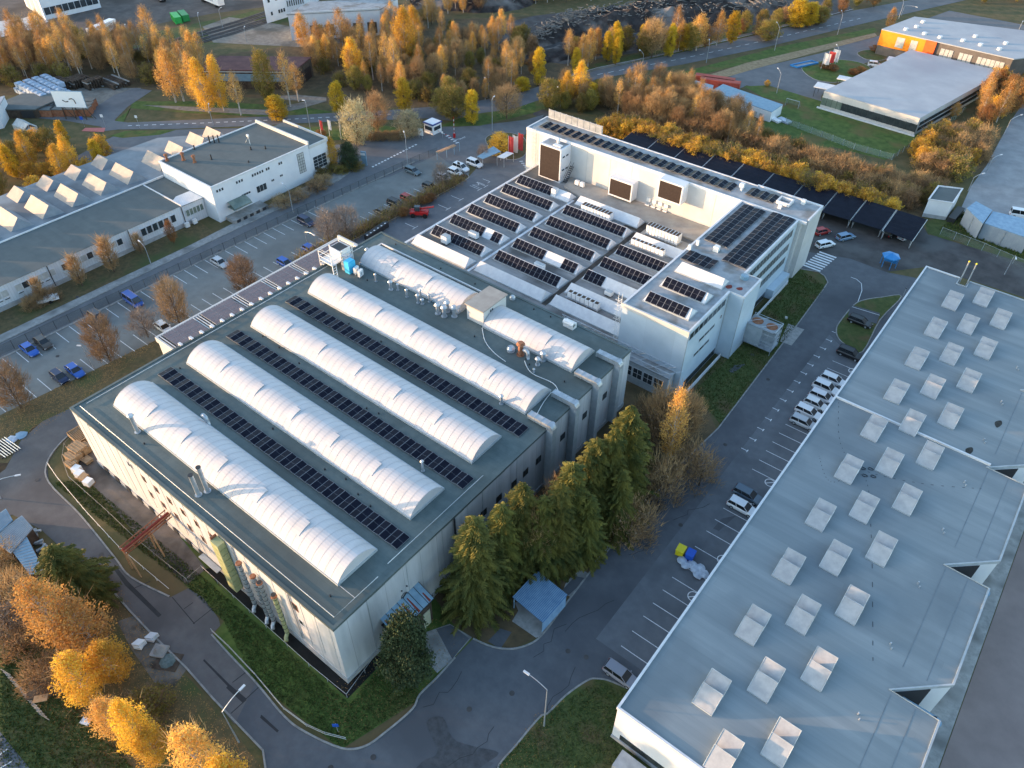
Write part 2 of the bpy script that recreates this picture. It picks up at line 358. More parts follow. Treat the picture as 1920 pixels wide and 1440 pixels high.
kerb([(1117,1060),(1200,960),(1280,867),(1346,804),(1467,645),(1495,609),(1542,545),(1552,530),(1546,518),(1534,510),(1491,503)], smooth=False)
kerb([(213,1110),(245,1147),(283,1187),(350,1253),(400,1310),(493,1407),(507,1500)], smooth=False)
# parking strip beside the long flat hall
area('parking_strip', [(-22.3,47,),(-13.9,47),(-13.9,122),(-22.6,128)], .034, M['asph_park'], px=False)
# tar patches and stains
for q in ([(215,1058),(240,1090),(303,1153),(297,1158),(235,1098),(212,1066)], [(383,1236),(430,1283),(428,1288),(381,1239)], [(430,1283),(462,1310),(455,1318),(424,1290)], [(490,1340),(523,1370),(520,1374),(488,1346)]):
    area('tar_patch', q, .042, M['tar'])
for a, b in (((252,1103),(282,1090)),((436,1280),(462,1260)),((460,1312),(487,1287)),((433,1338),(462,1312)),((323,1120),(365,1170)),((345,1142),(362,1130)),((362,1170),(400,1140))):
    mb = MB(); ribbon(mb, G([a, b]), .12, .04, .04); struct(mb.build('road_crack', M['tar']))
area('wet_stain', [(800,1355),(830,1345),(850,1385),(890,1400),(935,1412),(900,1440),(860,1480),(760,1480),(790,1430),(820,1410)], .040, mat('wet_asphalt', (.045,.045,.048), (.075,.077,.082), 1.2, .5), smooth=True)
area('parking_bay_pad', [(1594,572),(1650,588),(1643,608),(1590,592)], .130, M['asph'])
rk = random.Random(12)
for k in range(20):              # repairs, cracks and drain covers in the road
    x, y = rk.uniform(-34, -15), rk.uniform(20, 125)
    if k % 3 == 0:
        mb = MB(); mb.cyl(x, y, .03, .044, .34, 0, 12); struct(mb.build('manhole_cover', M['yard']))
    elif k % 3 == 1:
        p_ = [(x, y)]
        for j in range(6): p_.append((p_[-1][0]+rk.uniform(-.6, .9), p_[-1][1]+rk.uniform(.5, 1.6)))
        mb = MB(); ribbon(mb, p_, .07, .042, .042); struct(mb.build('road_crack', M['asph_crack']))
    else: area('road_patch', [(x, y), (x+rk.uniform(.8, 2.2), y+.1), (x+1.6, y+rk.uniform(1.5, 5)), (x+.1, y+rk.uniform(1.2, 4))], .038, M['asph_patch'], px=False)
for px_, py_ in ((545,352),(412,470),(145,557),(227,550),(108,668),(880,1330),(700,1420),(960,1300),(620,1440),(330,1230),(190,1040),(70,900)):
    x, y, _ = at(px_, py_); mb = MB(); mb.cyl(x, y, .02, .058, .34, 0, 12); struct(mb.build('manhole_cover', M['yard']))
# concrete apron with dark stains in front of the main hall
area('concrete_apron', [(130,835),(170,905),(240,985),(290,1040),(350,1097),(385,1068),(400,1082),(430,1120),(300,960),(180,850),(150,800)], .020, mat('stained_concrete', (.10,.082,.068), (.19,.16,.14), .25, .9, (.04,.034,.03), .12, bump=.2))
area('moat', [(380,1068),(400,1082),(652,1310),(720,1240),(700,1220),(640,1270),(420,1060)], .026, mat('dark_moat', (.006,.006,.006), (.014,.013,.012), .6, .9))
# entrance pavings on the road side
area('paving', [(800,1185),(843,1170),(885,1195),(845,1240),(820,1262),(790,1230)], .030, M['conc'])
area('tar_patch', [(818,1180),(845,1172),(880,1197),(848,1236)], .040, M['asph'])
area('paving', [(960,1165),(975,1140),(1000,1120),(1055,1150),(1020,1190),(1005,1196)], .022, M['conc'])
area('paving', [(1060,1095),(1085,1065),(1103,1075),(1070,1120),(1055,1110)], .022, M['conc'])
area('paving', [(220,1165),(250,1155),(285,1190),(350,1255),(325,1290),(290,1280),(245,1215)], .018, mat('cracked_slab', (.11,.095,.08), (.18,.16,.135), .6, .9, (.05,.045,.035), .4))
# grass islands
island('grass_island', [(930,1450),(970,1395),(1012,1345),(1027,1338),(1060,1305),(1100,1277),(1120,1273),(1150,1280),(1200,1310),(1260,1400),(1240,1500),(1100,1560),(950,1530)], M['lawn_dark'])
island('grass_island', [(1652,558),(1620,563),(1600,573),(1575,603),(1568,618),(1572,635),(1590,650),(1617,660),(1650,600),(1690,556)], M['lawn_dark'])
# street, yard and crossing beyond the office block
area('yard', [(1491,503),(1500,470),(1594,485),(1661,510),(1740,500),(1990,580),(2050,500),(1740,440),(1720,405),(1540,375),(1400,330),(1000,200),(1000,215),(1490,480)], .016, M['yard'])
area('grass_verge', [(1740,437),(1760,445),(1960,505),(1990,470),(1870,430),(1760,405),(1735,420)], .022, M['lawn_dark'])
area('lawn', [(1380,330),(1400,255),(1450,215),(1520,165),(1560,200),(1735,252),(1725,260),(1660,300),(1560,275)], .018, M['lawn'])
# ---- parking lot, streets and pavements on the far left
LOT = [(-139.2,-40),(-137,70),(-134,130),(-133.2,137.5),(-131.8,141),(-127,143),(-119,134),(-117.5,126),(-118.6,100),(-119.2,78),(-119.6,60),(-121,46),(-123.5,18),(-125,-40)]
area('parking_lot', LOT, .020, M['lot'], px=False)
area('street', [(-143.6,-60),(-139.6,-60),(-137.5,70),(-134.4,130),(-132,141),(-128,145.5),(-120,139),(-114,120),(-107.2,96),(-106.9,83),(-103.8,83),(-103.8,139),(-107,141),(-107,152),(-60,152),(-60,158),(-112,158),(-125,158),(-142.5,152),(-147,140),(-143,128),(-142,111),(-142.6,70)], .026, M['street'], px=False)
area('street', [(-118.4,78),(-118.1,100),(-117,126),(-118,133),(-113,139),(-104,139),(-102.4,139),(-102.4,80)], .032, M['asph_park'], px=False)
area('pavement', [(-146.2,-60),(-143.4,-60),(-142.4,70),(-141.8,111),(-143.3,118),(-147.2,122),(-146,110),(-144.6,70)], .05, M['conc'], px=False)
kerb([(-143.4,-60),(-142.4,70),(-141.8,111)], px=False, smooth=False)
kerb([(-139.5,-40),(-137.2,70),(-134.3,130)], px=False, smooth=False, w=.5, h=.1)
area('lawn', [(-152.4,-40),(-146.2,-40),(-144.7,70),(-145.2,76),(-151.8,77)], .03, M['litter'], px=False)
area('hedge_ground', [(-119,77),(-117.4,126),(-118.5,133),(-121,133),(-121,77)], .06, M['soil'], px=False)
kerb([(-119,77),(-117.4,126),(-118.5,133),(-121,133)], px=False)
# gate junction and the main road
island('grass_island', [(910,262),(930,250),(960,250),(985,262),(985,290),(960,300),(930,290)], M['litter'])
area('street', [(600,345),(640,320),(705,290),(760,262),(830,240),(900,235),(985,225),(1020,215),(1010,235),(980,255),(900,290),(860,320),(820,290),(735,330),(640,352)], .034, M['street'])
area('street', [(560,285),(600,275),(680,266),(770,250),(830,240),(760,290),(690,330),(610,345)], .038, M['street'])
area('main_road', [(-120,205),(0,216),(120,226),(220,243),(330,242),(480,236),(620,228),(700,226),(800,222),(900,232),(985,216),(1060,172),(1120,148),(1280,121),(1430,90),(1620,44),(1900,-20),(1890,-34),(1600,20),(1430,63),(1280,98),(1120,132),(1050,150),(960,178),(860,196),(740,206),(640,211),(520,218),(380,224),(240,230),(0,200),(-120,188)], .046, M['street'])
area('side_road', [(200,262),(230,248),(340,243),(480,240),(560,244),(560,262),(400,268),(240,280),(100,330),(0,400),(-60,420),(-60,395),(60,340)], .042, M['street'])
area('side_road', [(197,246),(165,210),(215,178),(255,165),(285,170),(240,200),(215,225),(222,243)], .050, M['street'])
area('side_road', [(265,197),(350,208),(500,216),(560,205),(612,190),(612,183),(560,178),(520,180),(520,186),(575,190),(500,206),(350,200)], .050, M['gravel'])
area('grass_verge', [(225,243),(215,228),(245,203),(350,212),(500,219),(640,212),(560,200),(400,190),(250,190)], .028, M['lawn'])
area('grass_verge', [(205,255),(235,246),(330,244),(300,253),(230,259)], .054, M['lawn'])
area('grass_verge', [(480,246),(620,236),(700,234),(760,240),(720,252),(640,262),(560,268)], .054, M['lawn'])
area('grass_verge', [(820,238),(880,215),(960,205),(1040,178),(1060,190),(1000,212),(900,236)], .050, M['lawn'])
area('grass_verge', [(1110,172),(1280,135),(1460,88),(1640,52),(1645,60),(1470,102),(1290,146),(1120,180)], .030, M['lawn'])
area('dry_verge', [(1180,180),(1300,150),(1400,118),(1640,62),(1645,68),(1420,128),(1310,160),(1200,195)], .050, mat('dry_grass', (.22,.16,.09), (.33,.25,.15), .8, .95))
area('grass_verge', [(1060,150),(1280,98),(1420,64),(1560,30),(1540,20),(1400,50),(1270,85),(1060,132)], .028, M['lawn_dark'])
area('footpath', [(1060,141),(1280,91),(1420,58),(1560,24),(1562,28),(1422,62),(1282,95),(1062,145)], .036, M['gravel'])
area('forecourt', [(1300,190),(1310,165),(1400,132),(1560,95),(1640,72),(1660,84),(1650,110),(1600,125),(1560,150),(1540,180),(1540,195),(1440,168),(1400,160),(1370,175)], .026, M['street'])
area('forecourt', [(1770,120),(1560,90),(1640,70),(1780,20),(1990,60),(2000,110)], .020, M['street'])
area('lawn', [(1395,162),(1440,160),(1540,190),(1545,200),(1500,200),(1430,182)], .032, M['lawn'])
island('grass_island', [(1503,128),(1530,117),(1570,112),(1610,117),(1632,128),(1630,140),(1600,150),(1560,155),(1525,148)], M['lawn'])
island('grass_island', [(1607,100),(1625,94),(1650,96),(1665,105),(1655,113),(1625,112)], M['lawn_dark'])
area('side_road', [(1990,150),(1920,190),(1890,235),(1850,310),(1820,350),(1800,395),(1990,440)], .03, mat('pale_yard', (.24,.24,.245), (.32,.32,.32), .3, .85, (.14,.145,.155), .05))
area('grass_verge', [(1780,245),(1880,190),(1925,180),(1880,240),(1840,310),(1810,350),(1790,400),(1730,400),(1735,300)], .024, M['ground'])
# right margin behind the flat hall
area('side_road', [(17.5,30),(60,20),(60,170),(17.5,150)], .020, mat('dusty_asphalt', (.215,.165,.150), (.27,.21,.19), .2, .9, (.19,.15,.138), .03), px=False)
area('footpath', [(14.7,20),(17.4,20),(17.4,152),(14.7,152)], .032, M['conc'], px=False)
area('pavement', [(-13.9,25),(17,25),(17,37.6),(-13.9,37.6)], .014, M['litter'], px=False)
# rail yard in the far left
area('dirt_yard', [(-200,60),(0,70),(120,62),(215,60),(400,25),(600,0),(900,-20),(900,-60),(-200,-60)], .012, M['dirt'])
area('grass_verge', [(180,80),(300,58),(480,20),(560,35),(420,80),(250,100)], .020, M['lawn_dark'])
area('gravel_yard', [(380,50),(430,32),(520,45),(600,60),(700,75),(560,88),(400,80)], .024, M['gravel'])
area('paving', [(-40,45),(40,35),(62,29),(92,40),(60,55),(0,70),(-40,72)], .028, mat('white_concrete', (.44,.43,.42), (.55,.54,.53), .3, .8))
area('gravel_yard', [(30,195),(150,165),(265,165),(230,195),(190,220),(120,190)], .030, M['gravel'])
for dy in (0, 6, 13, 19):
    mb = MB()
    p1 = G([(210,104+dy),(330,74+dy),(440,42+dy),(560,2+dy)])
    ribbon(mb, p1, 2.4, .04, .04, 0); ribbon(mb, p1, .09, .05, .18, 1)
    q1 = [(a+1.2, b+1.0) for a, b in p1]; ribbon(mb, q1, .09, .05, .18, 1)
    o = mb.build('railway_track', [M['yard'], M['dark']]); struct(o)
mb = MB(); area('paving', [(455,40),(540,66),(600,62),(560,80),(440,74)], .034, M['gravel'])

# --- road markings
def line(pts, w, z=.06, m='paint', px=True, name='road_marking'):
    mb = MB(); ribbon(mb, G(pts) if px else pts, w, z, z); return struct(mb.build(name, M[m]))
for k in range(-28, 30):         # upper row of stalls in the parking lot
    y = 25.55+2.5*k
    if y < -20 or y > 134: continue
    mb = MB(); x0 = -138.1+.021*(y-25)
    mb.box(x0, y-.06, .03, x0+4.9, y+.06, .034); struct(mb.build('stall_line', M['paint']))
for k in range(-10, 44):         # lower row
    y = 24.3+2.5*k
    if y > 128: continue
    x0 = -121.2+.018*(y-25)
    if y < 44: x0 -= (44-y)*.09
    mb = MB(); mb.box(x0-4.9, y-.06, .03, x0, y+.06, .034); struct(mb.build('stall_line', M['paint']))
for y in (56.2,58.8,61.4,68.0,86.9,89.4,92.0,94.5,97.1,99.7,118.2,120.8):   # stalls beside the flat hall
    mb = MB(); mb.box(-19.2, y-.05, .042, -14, y+.05, .046); struct(mb.build('stall_line', M['paint']))
for y in (48.2,50.9,53.7,64.0,71.5,74.2,76.9,79.7,82.4):
    mb = MB(); mb.box(-19.2, y-.05, .042, -14, y+.05, .046); struct(mb.build('stall_line', M['paint']))
for k in range(19):              # small T marks along the strip edge
    y = 90+3.02*k
    if y > 133: break
    mb = MB(); mb.box(-22.6, y-.06, .042, -21.5, y+.06, .046); mb.box(-21.6, y-.3, .0421, -21.45, y+.3, .0461); struct(mb.build('stall_line', M['paint']))
for y, x in ((120.3,-15.2),(86.0,-15.8),(68.4,-15.0),(60.5,-15.4)):   # no-parking rings
    mb = MB(); P_ = [(x+.75*math.cos(a*.3142), y+.75*math.sin(a*.3142)) for a in range(20)]
    ribbon(mb, P_, .13, .05, .05, 0, True); ribbon(mb, [(x-.5, y-.5), (x+.5, y+.5)], .13, .052, .052)
    struct(mb.build('no_parking_mark', M['paint']))
p0 = at(1552,478); p1 = at(1522,503)       # zebra crossing
for k in range(8):
    t = k/7; x = p0[0]+(p1[0]-p0[0])*t; y = p0[1]+(p1[1]-p0[1])*t
    mb = MB(); mb.box(x-1.9, y-.26, .05, x+1.9, y+.26, .054); struct(mb.build('zebra_stripe', M['paint']))
p0 = at(697,314); p1 = at(783,270)         # dashed stop line by the gate
for k in range(15):
    t = (k+.15)/15; t2 = (k+.7)/15
    line([at(697+86*t, 314-44*t)[:2], at(697+86*t2, 314-44*t2)[:2]], .5, px=False)
for k in range(5): line([(836+4.6*k, 256+3.2*k), (842+4.6*k, 254.5+3.2*k)], .45)
line([(840,253),(852,262)], .12); line([(862,262),(872,256)], .12)
line([(852,263),(873,258)], .14)
for k in range(9): line([(972-1.5*k if 0 else 974+k*1.6, 303+k*1.7), (981+k*1.2, 303+k*2.0-.5)], .35) if k % 2 == 0 else None
def dashes(pts, n, w=.16, duty=.5):
    P_ = G(pts); seg = []; tot = 0
    for a, b in zip(P_, P_[1:]): l = math.dist(a, b); seg.append((tot, l, a, b)); tot += l
    def pt(s):
        for t0, l, a, b in seg:
            if s <= t0+l: q = (s-t0)/l; return (a[0]+(b[0]-a[0])*q, a[1]+(b[1]-a[1])*q)
        return P_[-1]
    for k in range(n):
        line([pt(tot*k/n), pt(tot*(k+duty)/n)], w, px=False)
dashes([(240,236),(380,231),(520,225),(640,219),(740,214)], 34, .3)
dashes([(1120,140),(1280,110),(1430,77),(1620,33)], 30, .22)
line([(1060,145),(1120,127),(1280,95),(1430,60),(1600,17)], .16)
area('red_crossing', [(153,246),(160,240),(198,240),(195,248)], .06, M['paint_r'])
# letters and stall hooks painted on the street beside the factory
def glyph(px, py, segs, s=1.0):
    x, y, _ = at(px, py)
    mb = MB()
    for a, b in segs: ribbon(mb, [(x+a[0]*s, y+a[1]*s), (x+b[0]*s, y+b[1]*s)], .12, .06, .06)
    struct(mb.build('painted_letter', M['paint']))
for px, py in ((890,352),(902,346),(855,371),(831,388),(769,423)): glyph(px, py, [((-1.6,0),(1.6,0)),((1.6,-.9),(1.6,.9))])
glyph(897,347,[((-1.2,-1),(1.2,-1)),((-1.2,-1),(.2,0)),((.2,0),(-1.2,1)),((-1.2,1),(1.2,1))])
glyph(909,340,[((-1.2,.6),(1.2,.6)),((1.2,.6),(1.2,-.4))])
line([at(1540,505)[:2], at(1510,492)[:2]], .12, px=False)
line([(1595,520),(1606,524),(1615,532),(1616,545),(1607,570),(1590,603)], .13)
for a, b in (((1597,576),(1649,592)),): line([a, b], .12, z=.14)
# ================================================================== BUILDINGS
def walls_box(b, x0, y0, x1, y1, z0, z1, wm, name='wall'):
    mb = MB()
    mb.face([(x0,y0,z0),(x1,y0,z0),(x1,y0,z1),(x0,y0,z1)]); mb.face([(x1,y0,z0),(x1,y1,z0),(x1,y1,z1),(x1,y0,z1)])
    mb.face([(x1,y1,z0),(x0,y1,z0),(x0,y1,z1),(x1,y1,z1)]); mb.face([(x0,y1,z0),(x0,y0,z0),(x0,y0,z1),(x0,y1,z1)])
    return mb.build(name, wm, b)
def roof_slab(b, x0, y0, x1, y1, z, rm, lip=.18, lw=.25, tm=None, name='roof'):
    mb = MB(); mb.box(x0+lw, y0+lw, z-.5, x1-lw, y1-lw, z-lip, 0)
    o = mb.build(name, rm, b)
    mb = MB()
    mb.box(x0-.05, y0-.05, z-.45, x1+.05, y0+lw, z); mb.box(x0-.05, y1-lw, z-.45, x1+.05, y1+.05, z)
    mb.box(x0-.05, y0+lw, z-.45, x0+lw, y1-lw, z); mb.box(x1-lw, y0+lw, z-.45, x1+.05, y1-lw, z)
    return mb.build('parapet', tm or M['trim'], b)
def window(b, x, y, z, w, h, axis, bars=1, gm=None, fm=None, out=.05, hb=0):
    """window centred on (x,y,z) in a wall; axis: '+x','-y' outward normal"""
    mb = MB(); t = .07
    def bx(u0, u1, v0, v1, d0, d1, m):
        if axis == '+x': mb.box(x+d0, y+u0, z+v0, x+d1, y+u1, z+v1, m)
        elif axis == '-x': mb.box(x-d1, y+u0, z+v0, x-d0, y+u1, z+v1, m)
        elif axis == '-y': mb.box(x+u0, y-d1, z+v0, x+u1, y-d0, z+v1, m)
        else: mb.box(x+u0, y+d0, z+v0, x+u1, y+d1, z+v1, m)
    bx(-w/2+t, w/2-t, -h/2+t, h/2-t, -.1, out*.4, 0); pane, mb = mb, MB()
    bx(-w/2, w/2, h/2-t, h/2, -.1, out, 1); bx(-w/2, w/2, -h/2, -h/2+t, -.1, out, 1)
    bx(-w/2, -w/2+t, -h/2+t, h/2-t, -.1, out, 1); bx(w/2-t, w/2, -h/2+t, h/2-t, -.1, out, 1)
    for k in range(1, bars):
        u = -w/2+w*k/bars; bx(u-.03, u+.03, -h/2+t, h/2-t, -.1, out*.9, 1)
    for k in range(1, hb+1):
        v = -h/2+h*k/(hb+1); bx(-w/2+t, w/2-t, v-.03, v+.03, -.1, out*.8, 1)
    fr_ = mb.build('window', [gm or M['glass'], fm or M['trim']], b); pane.build('pane', gm or M['glass'], fr_); return fr_
def pipe_vent(b, x, y, z, h, r, cap=True, m='steel', name='roof_vent'):
    mb = MB(); mb.cyl(x, y, z, z+h, r, 0, 10)
    if cap: mb.cyl(x, y, z+h, z+h+r*.9, r*1.75, 0, 12, r*1.1)
    else: mb.cyl(x, y, z+h-.05, z+h+.05, r*1.15, 1, 10)
    mb.cyl(x, y, z, z+.15, r*1.6, 0, 10)
    return mb.build(name, [M[m], M['dark']], b, smooth=False)
# shared solar panel mesh, 1 x 1 unit scaled to size by its object
def panel_mesh(name, cm, w, l, cols=1, mid=True):
    mb = MB(); f = .035
    mb.box(0, 0, 0, w, l, .035, 1)
    ny = 2 if mid else 1
    for i in range(cols):
        for j in range(ny):
            mb.box(f+(w-2*f)*i/cols+(.01 if i else 0), f+(l-2*f)*j/ny+(.012 if j else 0), .0352, (w-f)-(w-2*f)*(cols-1-i)/cols-(.01 if i < cols-1 else 0), (l-f)-(l-2*f)*(ny-1-j)/ny-(.012 if j < ny-1 else 0), .043, 0)
    o = mb.build('solar_panel', [cm, M['alu']]); me = o.data; bpy.data.objects.remove(o); me.name = name; return me
PAN = {}
def panel(parent, w, l, origin, U, V, cm='pv'):
    key = (round(w, 2), round(l, 2), cm)
    if key not in PAN: PAN[key] = panel_mesh('solar_panel_mesh', M[cm], w, l)
    o = bpy.data.objects.new('solar_panel', PAN[key]); C.objects.link(o); o.parent = parent
    U = Vector(U).normalized(); V = Vector(V).normalized(); Nn = U.cross(V)
    mt = Matrix((U, V, Nn)).transposed().to_4x4(); mt.translation = Vector(origin)-LOC[parent.name]
    o.matrix_local = mt; return o

# ---------------------------------------------------------------- MAIN HALL
X0, X1, Y0, Y1, ZH = -100.1, -43.0, 22.9, 86.3, 12.6
hall = thing('factory_hall', 'long flat-roofed white factory hall with four full-length white barrel skylights on its green-grey roof', 'factory', (X0, Y0, 0))
walls_box(hall, X0, Y0, X1, Y1, 0, ZH-.3, M['wall'])
roof_slab(hall, X0, Y0, X1, Y1, ZH, M['roof_g'], .12, .35, M['roof_g'])
mb = MB(); mb.box(X0-.12, Y0-.12, 0, X1+.12, Y0+.0, 1.1); mb.box(X1+.0, Y0, 0, X1+.12, Y1, .9); mb.build('plinth', M['plinth'], hall)
# uneven torn edge of roof felt and the edge pipe
rg = random.Random(3)
mb = MB(); x = X0
while x < X1-1:
    l = rg.uniform(.8, 2.6); d = rg.uniform(.04, .34); mb.box(x, Y0-.06-.02, ZH-.22-d, min(x+l, X1), Y0-.055, ZH+.012); x += l
y = Y0
while y < Y1-1:
    l = rg.uniform(.8, 2.6); d = rg.uniform(.03, .26); mb.box(X1+.055, y, ZH-.2-d, X1+.08, min(y+l, Y1), ZH+.012); y += l
mb.build('roof_flashing', M['roof_g'], hall)
mb = MB(); mb.tube([(X0+1, Y0+1.1, ZH+.1), (X1-1, Y0+1.1, ZH+.1), (X1-1, Y0+8, ZH+.1)], .05, 0, 5); mb.tube([(X1-1, 27.2, ZH+.1), (-47, 27.2, ZH+.1)], .04, 0, 5)
mb.tube([(X1-1.4, Y0+10, ZH+.1), (X1-1.4, Y0+28, ZH+.1)], .05, 0, 5); mb.tube([(X0+1.2, Y0+2, ZH+.1), (X0+1.2, Y1-6, ZH+.1)], .05, 0, 5)
mb.build('edge_cable', M['steel'], hall)
# barrel skylights
def barrel(b, x0, x1, yc, w, rise, z, flaps=()):
    mb = MB(); n = 18; cb = .28
    prof = []
    r = (w*w/4+rise*rise)/(2*rise); a0 = math.asin(w/2/r)
    for i in range(n+1):
        a = -a0+2*a0*i/n; prof.append((yc+r*math.sin(a), z+cb+r*math.cos(a)-(r-rise)))
    k = max(2, int(round((x1-x0)/1.2)))
    for j in range(k):
        xa, xb = x0+(x1-x0)*j/k, x0+(x1-x0)*(j+1)/k
        for i in range(n): mb.face([(xa, *prof[i]), (xb, *prof[i]), (xb, *prof[i+1]), (xa, *prof[i+1])], 0)
    for j in range(k+1):
        xa = x0+(x1-x0)*j/k
        for i in range(n):
            p, q = prof[i], prof[i+1]; e = .025
            mb.face([(xa-.028, p[0], p[1]+e), (xa+.028, p[0], p[1]+e), (xa+.028, q[0], q[1]+e), (xa-.028, q[0], q[1]+e)], 1)
    mb.face([(x0, *p) for p in prof], 0); mb.face([(x1, *p) for p in reversed(prof)], 0)
    mb.box(x0-.1, yc-w/2-.1, z-.1, x1+.1, yc+w/2+.1, z+cb, 2)
    o = mb.build('barrel_skylight', [M['poly'], M['rib'], M['trim_g']], b)
    for f in flaps:
        xa = x0+(x1-x0)*f; mf = MB()
        for s in (-1,):
            i0, i1 = 4, 9
            for i in range(i0, i1):
                p, q = prof[i], prof[i+1]; e = .05+.14*(i-i0)/(i1-i0); e2 = .05+.14*(i+1-i0)/(i1-i0)
                mf.face([(xa, p[0], p[1]+e), (xa+1.15, p[0], p[1]+e), (xa+1.15, q[0], q[1]+e2), (xa, q[0], q[1]+e2)], 0)
                mf.face([(xa+1.15, p[0], p[1]+e), (xa+1.15, p[0], p[1]), (xa+1.15, q[0], q[1]), (xa+1.15, q[0], q[1]+e2)], 1)
                mf.face([(xa, p[0], p[1]), (xa, p[0], p[1]+e), (xa, q[0], q[1]+e2), (xa, q[0], q[1])], 1)
            p = prof[i1]; mf.face([(xa, p[0], p[1]), (xa, p[0], p[1]+.19), (xa+1.15, p[0], p[1]+.19), (xa+1.15, p[0], p[1])], 1)
        mf.build('vent_flap', [M['poly'], M['rib']], o)
    return o
FL = (.13,.30,.47,.64,.81)
barrel(hall, -95.3, -46.9, 30.3, 6.3, 1.75, ZH, FL); barrel(hall, -95.3, -47.0, 42.65, 6.3, 1.75, ZH, FL)
barrel(hall, -95.2, -47.1, 54.8, 6.3, 1.75, ZH, FL); barrel(hall, -95.2, -47.3, 67.0, 6.3, 1.75, ZH, FL)
barrel(hall, -95.0, -71.0, 79.0, 6.3, 1.75, ZH, (.25,.6)); barrel(hall, -65.3, -47.4, 78.9, 6.3, 1.75, ZH, (.6,))
# solar strips on the hall roof (east-west tents, long panels)
def strip(label, x0, x1, y0, lp, z, n, lift=.17, rows=1, parent_y=None, cat='solar array', group='solar rows on the green-grey hall roof', gap=.02):
    t = thing('solar_array', label, cat, (x0, y0, z), group=group)
    w = (x1-x0)/n; an = math.asin(min(.6, lift/w)); pw = w/math.cos(an)-.03
    for i in range(n):
        xa = x0+w*i; upw = i % 2 == 0
        za, zb = (z+.12, z+.12+lift) if upw else (z+.12+lift, z+.12)
        for r_ in range(rows):
            panel(t, pw, lp, (xa+.015, y0+r_*(lp+gap), za), (w, 0, zb-za), (0, 1, 0), 'pv')
    mb = MB()
    for r_ in (0, rows*(lp+gap)-.1):
        for i in range(n): mb.box(x0+w*i+.1, y0+r_+.02, z, x0+w*i+.18, y0+r_+.08, z+.12)
        mb.box(x0, y0+r_+.02, z+.02, x1, y0+r_+.07, z+.07)
    mb.build('mounting_rail', M['alu'], t)
    return t
strip('solar row nearest the road corner, between the first and second barrel skylights from the front', -96.6, -45.0, 35.1, 2.32, ZH-.1, 48)
strip('middle solar row on the green-grey hall roof, between the second and third barrel skylights', -96.3, -45.0, 47.4, 2.32, ZH-.1, 48)
strip('rear solar row on the green-grey hall roof, between the third and fourth barrel skylights', -96.4, -45.1, 59.6, 2.32, ZH-.1, 48)
# penthouse, vents and pipes on the roof
mb = MB(); mb.box(-69.0, 76.0, ZH-.2, -65.4, 82.0, ZH+2.9, 0); mb.box(-69.25, 75.7, ZH+2.9, -65.2, 82.2, ZH+3.1, 1)
mb.build('roof_penthouse', [M['wall_w'], M['roof_t']], hall)
window(hall, -65.4, 78.1, ZH+2.0, 1.0, .9, '+x', 2)
def roofpx(px, py): return at(px, py, ZH)[:2]
for px, py, h, r, c in ((258,809,3.3,.28,1),(372,927,4.0,.30,0),(389,920,4.8,.30,0),(705,527,1.6,.14,1),(733,542,1.7,.26,1),(746,543,1.3,.16,1),(763,556,1.6,.16,1),(784,567,1.7,.2,1),(792,569,1.0,.2,1),(789,560,1.9,.16,1),(805,565,1.6,.16,1),
    (821,587,1.9,.32,1),(833,592,1.9,.34,1),(839,583,1.9,.32,1),(852,592,1.9,.34,1),(689,474,.9,.26,1),(940,756,1.6,.22,1),(951,616,1.9,.16,0),(976,664,2.2,.42,1),(958,657,.6,.4,1),(1018,675,1.6,.3,1),(1008,683,1.3,.26,1),(1001,697,.7,.12,1),
    (611,487,.8,.12,1),(793,882,2.0,.16,1),(961,560,.5,.3,1)):
    x, y = roofpx(px, py); pipe_vent(hall, x, y, ZH-.15, h, r, bool(c), 'rust' if (px, py) == (976,664) else 'steel')
for px, py in ((990,672),(391,795)):
    x, y = roofpx(px, py); mb = MB()
    mb.tube([(x, y, ZH-.1), (x, y, ZH+.9), (x-.15, y, ZH+1.25), (x-.5, y, ZH+1.4), (x-.9, y, ZH+1.25)], .3, 0, 9); mb.build('gooseneck_vent', M['steel'], hall, smooth=True)
x, y = roofpx(1000, 600); mb = MB()
x, y = -54.2, 84.6
mb.box(x-1.0, y-.1, ZH-.1, x+1.0, y+1.0, ZH+.9, 0); mb.tube([(x-1.0, y+.1, ZH+.9), (x+1.0, y+.1, ZH+.9)], .45, 0, 8); mb.build('roof_cowl', M['steel_w'], hall)
mb = MB()
for pts in ([(-65.2,75.4),(-62.5,73.0),(-59.5,71.7),(-56.8,71.2)], [(-54.6,73.2),(-52,71.6),(-48,71.8),(-46,70.6)], [(-47.0,70.0),(-46.6,67.5),(-45.6,64.0)]):
    mb.tube([(a, b, ZH+.05) for a, b in smooth_poly(pts, False)], .06, 0, 5)
mb.build('roof_hose', M['steel_w'], hall)
mb = MB(); mb.box(-96.8, 83.1, ZH-.1, -69.6, 83.3, ZH+.18); mb.box(-97.0, 79.5, ZH-.1, -96.8, 83.3, ZH+.1); mb.build('gutter_rail', M['trim'], hall)
for k in range(26):
    x, y = rg.uniform(-97, -45), rg.choice((25.2, 38.4, 50.6, 62.9, 73.5, 84.8))+rg.uniform(-.7, .7)
    mb = MB(); mb.cyl(x, y, ZH-.15, ZH+.16, .12, 0, 6); mb.build('drain_cap', M['dark'], hall)
